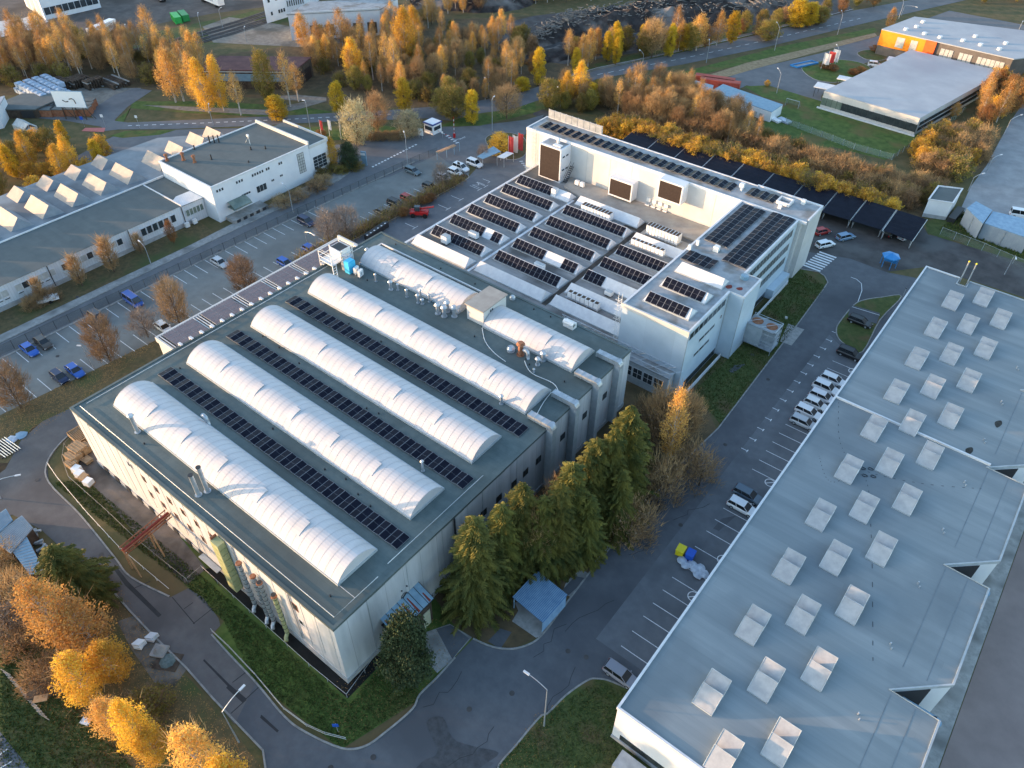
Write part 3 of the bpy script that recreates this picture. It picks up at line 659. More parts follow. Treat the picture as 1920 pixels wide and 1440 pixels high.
# air ducts: box on roof, elbow and shaft down the shaded facade
for y in (63.7, 69.6, 75.6, 81.6):
    mb = MB()
    mb.box(-46.3, y-.5, ZH+.25, -42.6, y+.5, ZH+1.05, 0)
    for k in range(4): mb.box(-46.35+k*1.15, y-.54, ZH+.2, -46.27+k*1.15, y+.54, ZH+1.09, 1)
    pts = [(-42.6+.0, ZH+.25, ZH+1.15), (-41.9, ZH+.2, ZH+1.1), (-41.45, ZH-.1, ZH+.75), (-41.2, ZH-.5, ZH+.3)]
    mb.face([(-42.6,y-.55,ZH+1.15),(-42.6,y+.55,ZH+1.15),(-42.1,y+.55,ZH+1.1),(-42.1,y-.55,ZH+1.1)]); 
    mb.prism([(-42.95,y-.52),(-41.8,y-.52),(-41.8,y+.52),(-42.95,y+.52)], .6, ZH-.1, 1)
    a0, a1 = (-42.6, ZH+.25), (-42.95, ZH-.1)
    arc = [(-42.6, ZH+1.05), (-42.28, ZH+.97), (-42.0, ZH+.7), (-41.8, ZH+.35), (-41.8, ZH-.1)]
    for i in range(4):
        p, q = arc[i], arc[i+1]; mb.face([(p[0], y-.5, p[1]), (q[0], y-.5, q[1]), (q[0], y+.5, q[1]), (p[0], y+.5, p[1])], 0)
    for s, o_ in ((-1, 1), (1, -1)):
        pp = [(-42.95, y+s*.5, ZH-.1), (-42.95, y+s*.5, ZH+.25), (-42.6, y+s*.5, ZH+.25)]+[(a, y+s*.5, c) for a, c in arc]
        mb.face(pp if s > 0 else pp[::-1], 0)
    mb.cyl(-46, y+.1, ZH-.2, ZH+.3, .07, 1, 6); mb.cyl(-44, y+.1, ZH-.2, ZH+.3, .07, 1, 6)
    mb.build('air_duct', [M['steel'], M['trim_g']], hall)
for y in (49.2,52.5,55.9,58.6,61.7,67.8,73.7,79.4): window(hall, X1, y, 7.4, 1.2, 1.3, '+x', 2, fm=M['dark'])
for y in (28.0,34.5,41.0,49.0,56.5,63.0,70.2,77.2,84.0):
    mb = MB(); mb.box(X1, y-.035, 1, X1+.05, y+.035, ZH-.4); mb.build('panel_joint', M['trim_g'], hall)
mb = MB(); mb.cyl(X1+.2, 43.2, .5, ZH-.3, .14, 0, 8); mb.build('downpipe', M['dark'], hall)
mb = MB()
for y in (33.2, 34.1): mb.cyl(X1+.1, y, 7.8, 7.9, .1, 0, 6)
P_ = [(X1+.06, 33.5+.5*math.cos(a*.4488), 6.4+.5*math.sin(a*.4488)) for a in range(14)]
for a, b in zip(P_, P_[1:]+P_[:1]): mb.tube([a, b], .05, 0, 4)
mb.tube([(X1+.06, 33.2, 6.2), (X1+.06, 33.8, 6.6)], .1, 0, 4); mb.tube([(X1+.06, 34.4, 5.1), (X1+.06, 34.9, 5.7)], .1, 0, 4)
mb.build('wall_marking', M['dark'], hall)
# lean-to canopy with rusty sheets
mb = MB()
for k in range(7):
    y = 29.3+k*.98
    mb.face([(X1, y, 6.3), (X1+2.6, y, 5.1), (X1+2.6, y+.9, 5.1), (X1, y+.9, 6.3)], 0)
    mb.face([(X1, y+.9, 6.34), (X1+2.6, y+.9, 5.14), (X1+2.6, y+.98, 5.14), (X1, y+.98, 6.34)], 2)
    if k in (0,1,2,3,4,6):
        a = .1 if k != 6 else .9; mb.face([(X1+.35+a, y+.25, 6.3-.46*(.35+a)+.012), (X1+2.55, y+.15, 5.135), (X1+2.55, y+.5, 5.135), (X1+.35+a, y+.42, 6.3-.46*(.35+a)+.012)], 1)
mb.box(X1, 29.25, 4.9, X1+2.62, 36.2, 5.0, 2)
mb.build('entrance_canopy', [M['ctin'], M['rustred'], M['dark']], hall)
mb = MB(); mb.box(X1+2.3, 31.9, 0, X1+2.4, 33.1, 3.2, 0); mb.box(X1+2.3, 34.2, 0, X1+2.4, 35.4, 3.2, 0); mb.build('door', [mat('cream_door', (.42,.42,.30), (.5,.5,.38), 1, .6)], hall)
mb = MB(); mb.box(X1, 30.0, 0, X1+2.25, 35.9, 5.0, 0); mb.build('porch', M['wood_d'], hall)
# lit front facade: thin pilaster strips, small windows, shutters, pipes
for k in range(22):
    x = X0+1.7+k*2.6
    mb = MB(); mb.box(x-.05, Y0-.03, 2.2+rg.uniform(0, 1.4), x+.03, Y0, ZH-.7); mb.build('facade_joint', M['trim_g'], hall)
for x in (-82.5,-79.4,-76.3,-73.2,-70.1,-67.0):
    for z in (9.6, 6.2): window(hall, x, Y0, z, .9, 1.25, '-y', 1, fm=M['rust'])
window(hall, -85.5, Y0, 10.3, 1.4, 1.2, '-y', 2); window(hall, -50.3, Y0, 9.8, 1.0, 1.5, '-y', 1, fm=M['rust']); window(hall, -50.0, Y0, 6.6, .9, 1.2, '-y', 1)
mb = MB()
for k in range(9): mb.box(-64.8, Y0-1.15, 1.5+k*1.15, -63.2, Y0-.1, 1.5+k*1.15+1.05, 0)
mb.box(-64.7, Y0-1.1, 1.4, -63.3, Y0-.15, ZH-.9, 0); mb.box(-64.9, Y0-1.0, 1.4, -64.7, Y0-.15, ZH-.5, 2); mb.box(-65.3, Y0-.7, 2, -64.9, Y0, ZH-1.5, 2)
mb.build('louvred_duct', [M['louvre'], M['dark'], M['rust']], hall)
for k, x in enumerate((-60.3,-57.6,-56.4,-53.7)):
    mb = MB(); mb.cyl(x, Y0-.55, .8, ZH-2.4-.3*k, .28, 0, 10)
    for j in range(10): mb.cyl(x, Y0-.55, 1.2+j*.95, 1.26+j*.95, .32, 1, 10)
    mb.cyl(x, Y0-.55, ZH-2.4-.3*k, ZH-2.2-.3*k, .42, 2, 10, .36)
    mb.tube([(x, Y0-.55, .9), (x+.2, Y0-1.0, .5), (x+.6, Y0-1.3, .4)], .27, 0, 8)
    mb.build('exhaust_pipe', [M['louvre'] if k == 3 else M['steel'], M['dark'], M['rust']], hall)
for z0, xx in ((8.2, -50.9), (3.4, -61.8)):
    mb = MB(); mb.box(xx-.05, Y0-.2, 2, xx+.05, Y0-.05, ZH-.6); mb.build('downpipe', M['steel'], hall)
mb = MB(); mb.box(-72.2, Y0-.9, 1.2, -68.0, Y0-.13, 1.35, 0); mb.build('loading_canopy', M['trim_g'], hall)
mb = MB()
mb = None
for k in range(9):
    mb = MB(); mb.box(X0+2+k*3.1, Y0-.22, .2, X0+3.2+k*3.1, Y0-.1, 1.3); mb.build('basement_opening', M['dark'], hall)
# steel pipe bridge crossing the apron
pb = thing('pipe_bridge', 'rusty steel pipe bridge from the lit hall facade over the grass to the road', 'pipe bridge', (-79, 15, 0))
p, q = Vector(at(320,965,5.0)), Vector((0, 0, 0)); q = Vector((p.x+.0, p.y-14.5, 5.0))
a_, b_ = Vector((-78.4, 22.7, 5.0)), Vector(at(232,1036,5.0))
mb = MB(); d = (b_-a_); nrm = Vector((-d.y, d.x, 0)).normalized()*.55
for s in (-1, 1):
    for dz in (0, .75): mb.tube([a_+nrm*s+Vector((0,0,dz)), b_+nrm*s+Vector((0,0,dz))], .09, 0, 5)
    for k in range(14):
        t0, t1 = k/14, (k+1)/14; z0, z1 = (0, .75) if k % 2 else (.75, 0)
        mb.tube([a_+d*t0+nrm*s+Vector((0,0,z0)), a_+d*t1+nrm*s+Vector((0,0,z1))], .05, 0, 4)
mb.build('truss', M['rust'], pb)
mb = MB(); mb.tube([a_+Vector((0,0,.5)), b_+Vector((0,0,.5))], .2, 0, 8); mb.tube([a_+nrm*.6+Vector((0,0,.35)), b_+nrm*.6+Vector((0,0,.35))], .13, 0, 8); mb.build('pipe', M['rustred'], pb)
for t in (.45, .98):
    c = a_+d*t; mb = MB(); mb.tube([(c.x+.5, c.y, 5), (c.x+1.1, c.y, 0)], .12, 0, 6); mb.tube([(c.x-.5, c.y, 5), (c.x-1.1, c.y, 0)], .12, 0, 6); mb.build('leg', M['wood'], pb)

# ---------------------------------------------------------------- PERGOLA ANNEX WITH SEE-THROUGH PANELS
an = thing('annex', 'low cream annex against the far-left wall of the big hall, topped by a white pergola', 'building', (-106.4, 40.7, 0))
walls_box(an, -106.4, 40.8, -100.15, 80.4, 0, 10.6, M['wall_w'])
mb = MB(); mb.box(-106.2, 41.0, 10.4, -100.2, 80.2, 10.55); mb.build('roof', M['roof_t'], an)
mb = MB()
mb.box(-106.6, 40.6, 10.5, -106.2, 80.6, 11.5); mb.box(-106.2, 40.6, 10.5, -100.4, 40.9, 11.5); mb.box(-106.2, 80.3, 10.5, -100.2, 80.7, 12.2)
mb.build('parapet', M['wall_w'], an)
mb = MB()
for k in range(80): mb.box(-106.3, 41.2+k*.49, 11.42, -100.3, 41.32+k*.49, 11.5)
for k in range(20): mb.box(-100.7, 41.4+k*2, 11.42, -99.8, 41.8+k*2, 12.75)
mb.build('pergola_slats', M['trim'], an)
for k, (a, b) in enumerate(((41.6,47.4),(49.0,55.0),(56.6,61.6),(63.0,68.0),(69.4,74.6),(75.6,79.6))):
    t = thing('solar_array', ['purple-grey see-through solar field at the lower end of the pergola','second purple-grey see-through solar field from the lower end of the pergola','third purple-grey see-through solar field from the lower end of the pergola','fourth purple-grey see-through solar field from the lower end of the pergola','fifth purple-grey see-through solar field, just before the steel platform','last purple-grey see-through solar field, behind the steel platform'][k], 'solar array', (-106, a, 11.5), group='see-through solar fields on the white pergola')
    ny = max(2, int(round((b-a)/1.75))); l = (b-a)/ny
    for i in range(5):
        for j in range(ny): panel(t, 1.06, l-.03, (-105.95+i*1.1, a+j*l, 11.55), (1, 0, 0), (0, 1, 0), 'pv_b')
# steel platform with white unit and blue cabinet (north-west corner)
pl = thing('steel_platform', 'white steel service platform with stairs and air handler on the hall roof edge', 'platform', (-99.5, 71, 12.5))
mb = MB()
for x in (-100.6, -97.2):
    for y in (71.2, 73.8, 76.2): mb.box(x, y, 12.4, x+.12, y+.12, 15.6)
for x0_, y0_, x1_, y1_ in ((-100.6,71.2,-97.1,71.3),(-100.6,76.2,-97.1,76.3),(-100.6,71.2,-100.5,76.3),(-97.2,71.2,-97.1,76.3)):
    for z in (13.6, 14.4, 15.5): mb.box(x0_, y0_, z, x1_, y1_, z+.09)
mb.box(-100.6, 71.2, 13.5, -97.1, 76.3, 13.58)
mb.tube([(-97, 72, 13.6), (-94.6, 70.2, 12.6)], .07); mb.tube([(-97, 71.2, 13.6), (-94.6, 69.4, 12.6)], .07)
for k in range(6): mb.tube([(-97+k*.45, 72-k*.34, 13.55-k*.17), (-97+k*.45, 71.2-k*.34, 13.55-k*.17)], .05)
mb.build('frame', M['steel_w'], pl)
mb = MB(); mb.box(-100.2, 73.6, 13.6, -97.3, 76.0, 15.3, 0); mb.box(-100.0, 73.8, 15.3, -97.5, 75.8, 15.36, 1); mb.build('air_handler', [M['steel_w'], M['dark']], pl)
t = thing('cabinet', 'bright light-blue upright machine cabinet beside the steel service platform', 'cabinet', (-94.6, 73.4, 12.5))
mb = MB(); mb.obox(-94.6, 73.2, 12.5, 1.3, 1.6, 2.3, .0); mb.obox(-94.6, 73.2, 14.8, 1.1, 1.4, .15); mb.build('casing', mat('light_blue_paint', (.05,.42,.68), (.08,.50,.76), 1, .4), t)
mb = MB(); mb.box(-96.2, 72.6, 12.5, -95.5, 75.0, 14.6); mb.tube([(-96, 73, 14.6), (-96, 73, 15.4), (-95.2, 73.4, 15.4)], .2); mb.build('machinery', M['steel'], t)
for k, (x, y) in enumerate(((-93.2, 73.4), (-91.9, 73.2))):
    t = thing('condenser_unit', ('white' if k == 0 else 'cream')+' air conditioning condenser '+('next to the light-blue cabinet' if k == 0 else 'to the right of the white one near the light-blue cabinet'), 'air conditioner', (x, y, 12.5))
    mb = MB(); mb.obox(x, y, 12.75, .5, 1.1, 1.2, .2); mb.obox(x, y, 12.5, .1, 1.0, .25, .2); mb.build('casing', M['steel_w'], t); mb = MB(); mb.cyl(x+.3, y, 13.0, 13.6, .05); mb.build('pipe', M['steel'], t)

# ---------------------------------------------------------------- SAWTOOTH FACTORY + TALL HALL + OFFICE BLOCK
ZS = 5.3
fac = thing('sawtooth_factory', 'low grey-roofed factory with rows of white ridge skylights between the big and tall halls', 'factory', (-102.2, 88, 0))
mb = MB(); base = [(-102.2,92.5),(-102.2,139.9),(-49.9,139.9),(-49.9,95.0),(-62,94.6),(-62,86.5),(-94,86.5),(-94,92.5)]
mb.prism(base, 0, ZS, 0, 1); mb.build('wall', [M['wall_w'], M['roof_s']], fac)
mb = MB(); mb.box(-102.4, 92.3, ZS-.3, -101.9, 140, ZS+.25); mb.box(-85.5, 94.6, ZS, -85.0, 131.3, ZS+.14); mb.build('roof_kerb', M['trim'], fac)
mb = MB(); mb.box(-67.4, 95.2, ZS+.004, -66.4, 128.4, ZS+.03); mb.box(-70.5, 129, ZS+.004, -65, 133.2, ZS+.028); mb.build('roof_gutter', M['dark_valley'], fac)
mb = MB(); mb.prism([(-90.5,134.9),(-84.6,133.2),(-50.1,133.2),(-50.1,139.8),(-92,139.8)], ZS, ZS+.35); mb.prism([(-66,126.8),(-50.1,126.8),(-50.1,131.5),(-66,131.5)], ZS, ZS+.2)
mb.build('terrace_roof', M['roof_t'], fac)
def ridge(b, x0, x1, y0, w=3.25, h=1.42, z=ZS, curb=.25, inset=.35, wm='trim'):
    mb = MB(); yc = y0+w*.52; za = z+curb
    mb.box(x0-.1, y0-.1, z-.05, x1+.1, y0+w+.1, za, 1)
    A = [(x0, y0, za), (x1, y0, za), (x1, y0+w, za), (x0, y0+w, za)]; T0 = (x0+inset, yc, za+h); T1 = (x1-inset, yc, za+h)
    mb.face([A[0], A[1], T1, T0]); mb.face([A[1], A[2], T1]); mb.face([A[2], A[3], T0, T1]); mb.face([A[3], A[0], T0])
    return mb.build('ridge_skylight', [M[wm], M['trim_g']], b)
def ridge_row(b, label, x0, x1, y0, z=ZS, spans=((0, 1),), group='solar rows on the ridge skylights of the low factory', w=3.25, h=1.42, pw=1.06):
    ridge(b, x0, x1, y0, w, h, z)
    if not spans: return
    t = thing('solar_array', label, 'solar array', (x0, y0, z), group=group)
    za = z+.25; V = Vector((0, w*.52, h)); l = V.length; V.normalize(); Nn = Vector((1,0,0)).cross(V)
    xa, xb = x0+.25, x1-.5; n = int((xb-xa)/pw)
    mb = MB()
    for s0, s1 in spans:
        i0, i1 = round(n*s0), round(n*s1)
        for i in range(i0, i1):
            o = Vector((xa+i*(xb-xa)/n, y0, za))+V*(-.05)+Nn*.07
            panel(t, (xb-xa)/n-.03, l-.08, o, (1, 0, 0), V)
        a = Vector((xa+i0*(xb-xa)/n, y0, za))+Nn*.05; c = Vector((xa+i1*(xb-xa)/n, y0, za))+Nn*.05
        mb.tube([a+V*.3, c+V*.3], .035, 0, 4); mb.tube([a+V*(l-.4), c+V*(l-.4)], .035, 0, 4)
    mb.build('mounting_rail', M['alu'], t)
YR = [95.2,100.2,106.1,111.9,117.8,123.9,129.5]
col1 = [None, ((0,1),), ((0,.68),(.80,1)), ((0,1),), ((0,1),), ((0,1),), ((0,.70),)]
ordn = ['nearest the big hall','second nearest the big hall','third from the big hall','fourth from the big hall','fifth from the big hall','sixth from the big hall, by the dark screen tower']
for k, y in enumerate(YR):
    if k == 0: ridge(fac, -101.0, -86.2, y-.3); continue
    x1_ = -86.3
    lab = ('left ridge column, solar row '+ordn[k-1]) if k != 2 else 'left column of ridge skylights, solar row broken by a bare white gap'
    ridge_row(fac, lab, -100.6, x1_ if k < 6 else -85.6, y, spans=col1[k])
col2 = [None, ((0,1),), ((0,.5),(.79,1)), ((0,1),), ((0,1),), ((0,1),)]
for k in range(6):
    y = YR[k]+.9
    if k == 0: ridge(fac, -84.4, -67.7, y-.6); continue
    lab = ('middle ridge column, solar row '+ordn[k-1]) if k != 2 else 'middle column of ridge skylights, solar row with a long bare white middle part'
    ridge_row(fac, lab.replace(', by the dark screen tower',''), -84.0, -67.7, y, spans=col2[k])
ridge(fac, -84.0, -67.7, 130.0)
col3 = [((),), (), ((0,.30),), ((0,1),), ((0,1),), (), ()]
for k in range(6):
    y = YR[k]+.6
    if k in (0, 1, 5): ridge(fac, -66.0, -50.5, y); continue
    lab = {2:'short right-hand solar row of three panels, nearest the big hall', 3:'right column of ridge skylights, long solar row beside the blue-white office block, nearer one', 4:'right column of ridge skylights, long solar row beside the blue-white office block, farther one'}[k]
    ridge_row(fac, lab, -66.0, -50.3, y, spans=col3[k])
def ac_bank(label, x0, x1, y0, wy, z, hh, n, legs=True):
    t = thing('chiller_bank', label, 'air conditioner', ((x0+x1)/2, y0+wy/2, z))
    mb = MB(); mb.box(x0, y0, z+.5, x1, y0+wy, z+.5+hh, 0)
    for i in range(n):
        xa = x0+(x1-x0)*(i+.5)/n; mb.box(xa-(x1-x0)/n*.36, y0+.12, z+.5+hh, xa+(x1-x0)/n*.36, y0+wy-.12, z+.54+hh, 1)
        mb.box(x0+(x1-x0)*i/n-.03, y0-.03, z+.5, x0+(x1-x0)*i/n+.03, y0, z+.5+hh, 2)
    mb.build('casing', [M['steel_w'], M['wood_d'], M['dark']], t)
    mb = MB()
    mb.box(x0-.2, y0-.2, z+.35, x1+.2, y0+wy+.2, z+.45)
    for i in range(4):
        xa = x0+(x1-x0)*i/3; mb.box(xa-.06, y0-.1, z, xa+.06, y0, z+.4); mb.box(xa-.06, y0+wy, z, xa+.06, y0+wy+.1, z+.4)
    mb.build('stand', M['steel'], t)
ac_bank('long cream chiller bank behind the solar ridge rows, nearest the dark screen tower', -80.8, -73.4, 127.6, 1.7, ZS+.2, 1.5, 9)
ac_bank('largest cream chiller bank, standing before the lit cream wall near the four wall units', -64.8, -57.3, 128.6, 1.9, ZS+.2, 1.9, 10)
ac_bank('slim cream chiller bank between the largest one and the solar ridge rows', -64.6, -57.0, 122.2, 1.0, ZS+.8, 1.1, 8)
ac_bank('row of pale grey condensers on the low roof close to the big green-grey hall', -64.5, -57.6, 99.4, 1.0, ZS+.2, 1.1, 7)
for px, py, sx, sy, hh, lab in ((836,450,1.6,1.4,1.6,'white boxy roof fan on the left end of the nearest solar ridge row'),(888,440,2.2,1.0,1.1,'white roof box in front of the broken solar row in the left column'),(1012,498,2.2,.9,1.0,'white roof box in front of the middle column solar row with a bare part'),(1142,548,1.5,1.0,.8,'small condenser on the roof left of the white ladder'),(1040,362,1.2,1.2,1.7,'round topped silver vent beside the white ridge below the dark screen tower')):
    x, y, z = at(px, py, ZS+.8); t = thing('roof_unit', lab, 'roof unit', (x, y, ZS+.1))
    mb = MB(); mb.box(x-sx/2, y-sy/2, ZS+.3, x+sx/2, y+sy/2, ZS+.3+hh, 0); mb.box(x-sx/2+.1, y-sy/2+.1, ZS+.3+hh, x+sx/2-.1, y+sy/2-.1, ZS+.36+hh, 1); mb.build('casing', [M['steel_w'], M['trim_g']], t)
    mb = MB(); mb.box(x-sx/2+.1, y-sy/2+.1, ZS, x+sx/2-.1, y+sy/2-.1, ZS+.3); mb.build('stand', M['dark'], t)
# tall hall
tall = thing('tall_hall', 'tall cream-walled hall with three boxed dark screens and a long narrow panelled roof', 'factory', (-105.6, 140, 0))
TX0, TX1, TY0, TY1, TZ = -105.6, -36.0, 140.0, 148.2, 14.0
mb = MB(); mb.prism([(TX0,TY0),(TX1,TY0+1.4),(TX1,TY1),(-50,TY1),(-50,TY1+1.0),(TX0,TY1+.6)][0:1]+[(-37,TY0),(-37,TY0+1.4),(TX1,TY0+1.4),(TX1,TY1+.4),(-50,TY1+.4),(-50,TY1-.6),(TX0,TY1-.2)], 0, TZ-.25, 0)
mb.build('wall', M['wall_w'], tall)
mb = MB(); mb.box(TX0+.3, TY0+.3, TZ-.3, TX1-.3, TY1-.3, TZ-.12); mb.build('roof', M['roof_o'], tall)
mb = MB()
mb.box(TX0-.05, TY0-.05, TZ-.6, TX1, TY0+.3, TZ); mb.box(TX0-.05, TY1-.3, TZ-.6, -50, TY1, TZ); mb.box(-50.2, TY1, TZ-.6, TX1+.05, TY1+.45, TZ); mb.box(TX0-.05, TY0+.3, TZ-.6, TX0+.3, TY1-.3, TZ); mb.box(TX1-.3, TY0+1.2, TZ-.6, TX1+.05, TY1, TZ+.01)
mb.build('parapet', M['trim'], tall)
mb = MB()
for x in (-88,-81.7,-76,-66.5,-55.5): mb.box(x-.03, TY0-.03, ZS, x+.03, TY0, TZ-.6)
mb.build('panel_joint', M['trim_g'], tall)
def screen_box(x0, x1, y0, z0, z1, cap='trim'):
    mb = MB(); mb.box(x0, y0, z0, x1, TY0-.005, z1, 0); o = mb.build('bay', M['wall_p'], tall)
    mb = MB(); mb.box(x0+.25, y0-.04, z0+.3, x1-.25, y0, z1-.3, 0)
    mb.build('dark_screen', M['black'], o)
    mb = MB()
    for a in ((x0-.03,y0-.09,z0-.03,x0+.25,y0+.02,z1+.03),(x1-.25,y0-.09,z0-.03,x1+.03,y0+.02,z1+.03),(x0+.25,y0-.09,z1-.3,x1-.25,y0+.02,z1+.03),(x0+.25,y0-.09,z0-.03,x1-.25,y0+.02,z0+.3)): mb.box(*a)
    mb.build('screen_frame', M['trim'], o); return o
o = screen_box(-98.7, -92.6, 136.1, ZS-.1, 13.5)
mb = MB(); mb.box(-98.3, 136.6, 13.51, -93.0, 139.6, 13.55); mb.build('bay_roof', M['roof_o'], tall)
for z in (12.0-.6, 8.2):
    for y in (137.2, 138.6): window(tall, -92.6, y, z, 1.1, .55, '+x', 1)
mb = MB(); mb.cyl(-95.3, 138.7, 13.5, 14.3, .35, 0, 10); mb.cyl(-95.3, 138.7, 14.3, 14.6, .6, 0, 12, .2); mb.build('roof_vent', M['steel_w'], tall)
mb = MB(); mb.box(-95.5, 136.8, 13.5, -93.4, 137.9, 13.75); mb.build('hatch', M['steel_w'], tall)
screen_box(-80.0, -74.0, 137.5, 6.2, 10.5); screen_box(-67.8, -62.0, 137.5, 9.6, 14.05)
mb = MB()                                   # wall ladder with cage
for s in (-.3, .3): mb.tube([(-102.9+s, TY0-.35, ZS), (-102.9+s, TY0-.35, TZ+1)], .04, 0, 4)
for k in range(30): mb.tube([(-103.2, TY0-.35, ZS+.3*k), (-102.6, TY0-.35, ZS+.3*k)], .025, 0, 4)
for k in range(8):
    z = ZS+1.8+k
    mb.tube([(-103.3, TY0-.35, z), (-103.3, TY0-.9, z), (-102.5, TY0-.9, z), (-102.5, TY0-.35, z)], .03, 0, 4)
mb.build('ladder', M['steel'], tall)
mb = MB()                                   # steel stair beside the tower
for s in (0, .9): mb.tube([(-92.0+s, 136.6, ZS+.2), (-92.0+s, 139.4, ZS+3.4)], .07, 0, 4); mb.tube([(-92.0+s, 136.6, ZS+1.2), (-92.0+s, 139.4, ZS+4.4)], .05, 0, 4)
for k in range(9): mb.box(-92.0, 136.7+k*.31, ZS+.3+k*.36, -91.1, 136.95+k*.31, ZS+.36+k*.36)
mb.build('stair', M['dark'], tall)
mb = MB()                                   # roof screen of vertical panels
for k in range(9): mb.box(-104.9+k*1.72, TY1-.3, TZ, -103.32+k*1.72, TY1-.2, TZ+2.0, 0)
for k in range(10): mb.box(-105.0+k*1.72, TY1-.2, TZ, -104.9+k*1.72, TY1-.1, TZ+2.05, 1)
mb.build('roof_screen', [M['steel'], M['trim']], tall)
for x in (-70.8,-69.3,-67.8,-66.3):
    mb = MB(); mb.box(x-.45, TY0-.4, 6.6, x+.45, TY0-.02, 7.4, 0); mb.build('wall_unit', M['steel_w'], tall)
    mb = MB(); mb.tube([(x, TY0-.2, 6.6), (x, TY0-.2, 5.8)], .06); mb.box(x-.6, TY0-.6, 5.5, x+.4, TY0-.1, 5.9); mb.build('wall_pipe', M['steel_w'], tall)
for x in (-88.4,-87.0):
    t = thing('condenser_unit', 'small white condenser at the foot of the shaded cream wall, '+('left one' if x < -88 else 'right one'), 'air conditioner', (x, 137.2, ZS+.3))
    mb = MB(); mb.box(x-.5, 136.9, ZS+.5, x+.5, 137.6, ZS+1.6); mb.build('casing', M['steel_w'], t); mb = MB(); mb.box(x-.4, 137, ZS+.3, x+.4, 137.5, ZS+.5); mb.build('stand', M['dark'], t)
strip('long zigzag solar array running the length of the tall hall roof, left half', -103.6, -82.8, 142.0, 1.72, TZ-.1, 20, .30, 2, group='solar arrays on the tall hall roof')
strip('long zigzag solar array running the length of the tall hall roof, right half', -82.8, -53.4, 142.0, 1.72, TZ-.1, 28, .30, 2, group='solar arrays on the tall hall roof')
strip('short block of solar panels at the end of the tall hall roof beyond the gap', -50.6, -44.4, 142.8, 1.72, TZ-.1, 6, .30, 2, group='solar arrays on the tall hall roof')
mb = MB(); mb.box(-44.0, 143.3, TZ, -41.2, 143.6, TZ+.7); mb.box(-44.0, 145.6, TZ, -41.2, 145.9, TZ+.7); mb.box(-44.0, 143.6, TZ, -43.7, 145.6, TZ+.7); mb.box(-41.5, 143.6, TZ, -41.2, 145.6, TZ+.7); mb.build('roof_curb', M['trim'], tall)
for x, y, s in ((-52.4,145.2,.9),(-51.9,143.9,.4),(-39.6,146.9,.8),(-42.6,142.2,.7)):
    mb = MB(); mb.box(x-s/2, y-s/2, TZ-.2, x+s/2, y+s/2, TZ+s); mb.build('roof_box', M['steel_w'], tall)
# office block
OX0, OX1, OY0, OY1, OZ = -49.9, -37.2, 94.5, 139.9, 14.0
off = thing('office_block', 'blue-white clad office block with strip windows and a protruding stair tower beside the road', 'office building', (OX1, OY0, 0))
mb = MB(); mb.prism([(OX0,OY0),(OX1,OY0),(OX1,109.1),(-34.5,109.1),(-34.5,116.2),(-37.6,116.2),(-37.6,OY1),(OX0,OY1)], 0, OZ-.3, 0); mb.build('wall', M['wall_o'], off)
mb = MB(); mb.prism([(OX0+.3,OY0+.3),(OX1-.3,OY0+.3),(OX1-.3,109.4),(-34.8,109.4),(-34.8,115.9),(-37.9,115.9),(-37.9,OY1-.1),(OX0+.3,OY1-.1)], OZ-.4, OZ-.15); mb.build('roof', M['roof_o'], off)
mb = MB(); PP = [(OX0,OY0),(OX1,OY0),(OX1,109.1),(-34.5,109.1),(-34.5,116.2),(-37.6,116.2),(-37.6,OY1),(OX0,OY1)]
ribbon(mb, [(x+(.12 if x < -45 else -.12), y+(.12 if y < 115 else -.12)) for x, y in PP], .38, OZ-.45, OZ, 0, True); mb.build('parapet', M['trim'], off)
mb = MB(); mb.box(OX0-.2, OY0-.12, OZ-.9, OX1+.1, OY0, OZ+.004); mb.build('fascia', M['wall_w'], off)
mb = MB(); mb.box(OX1, OY0-.05, 0, OX1+.08, OY0+.15, OZ-.5); mb.box(-34.5, 109.05, 0, -34.42, 109.25, OZ-.5); mb.box(OX1, 108.9, 0, OX1+.08, 109.1, OZ-.5); mb.build('corner_trim', M['trim_g'], off)
for k in range(8): window(off, OX1, 95.8+k*1.62+.1, 12.45, 1.58, 1.45, '+x', 1, fm=M['trim_g'])
for y in (100.6,102.5,104.4): window(off, OX1, y, 8.9, 1.9, .7, '+x', 1, fm=M['trim_g'])
for y in (99.6,101.5,103.4): window(off, OX1, y, 6.2, 1.9, .7, '+x', 1, fm=M['trim_g'])
window(off, OX1, 107.6, 9.4, .7, .9, '+x', 1)
mb = MB(); mb.box(OX1, 96.8, .3, OX1+.06, 108.6, 1.6, 0); mb.build('basement_window', M['glass'], off)
for z in (12.1, 8.9, 5.7):
    for k in range(14): window(off, -37.6, 117.6+k*1.52, z, 1.48, 1.75, '+x', 2, hb=0, fm=M['trim_g'])
mb = MB(); mb.box(-37.6, 117.0, .3, -37.52, 131, 1.6); mb.build('basement_window', M['glass'], off)
mb = MB(); mb.box(-36.0, 95.5, 0, -35.85, 108.6, .9, 0); mb.box(-36.0, 117.5, 0, -35.85, 139, .9, 0); mb.build('light_well_wall', M['trim'], off)
mb = MB(); mb.box(-37.55, 131.5, 0, -36.1, 139.5, 2.2); mb.build('entrance_box', M['wall_o'], off)
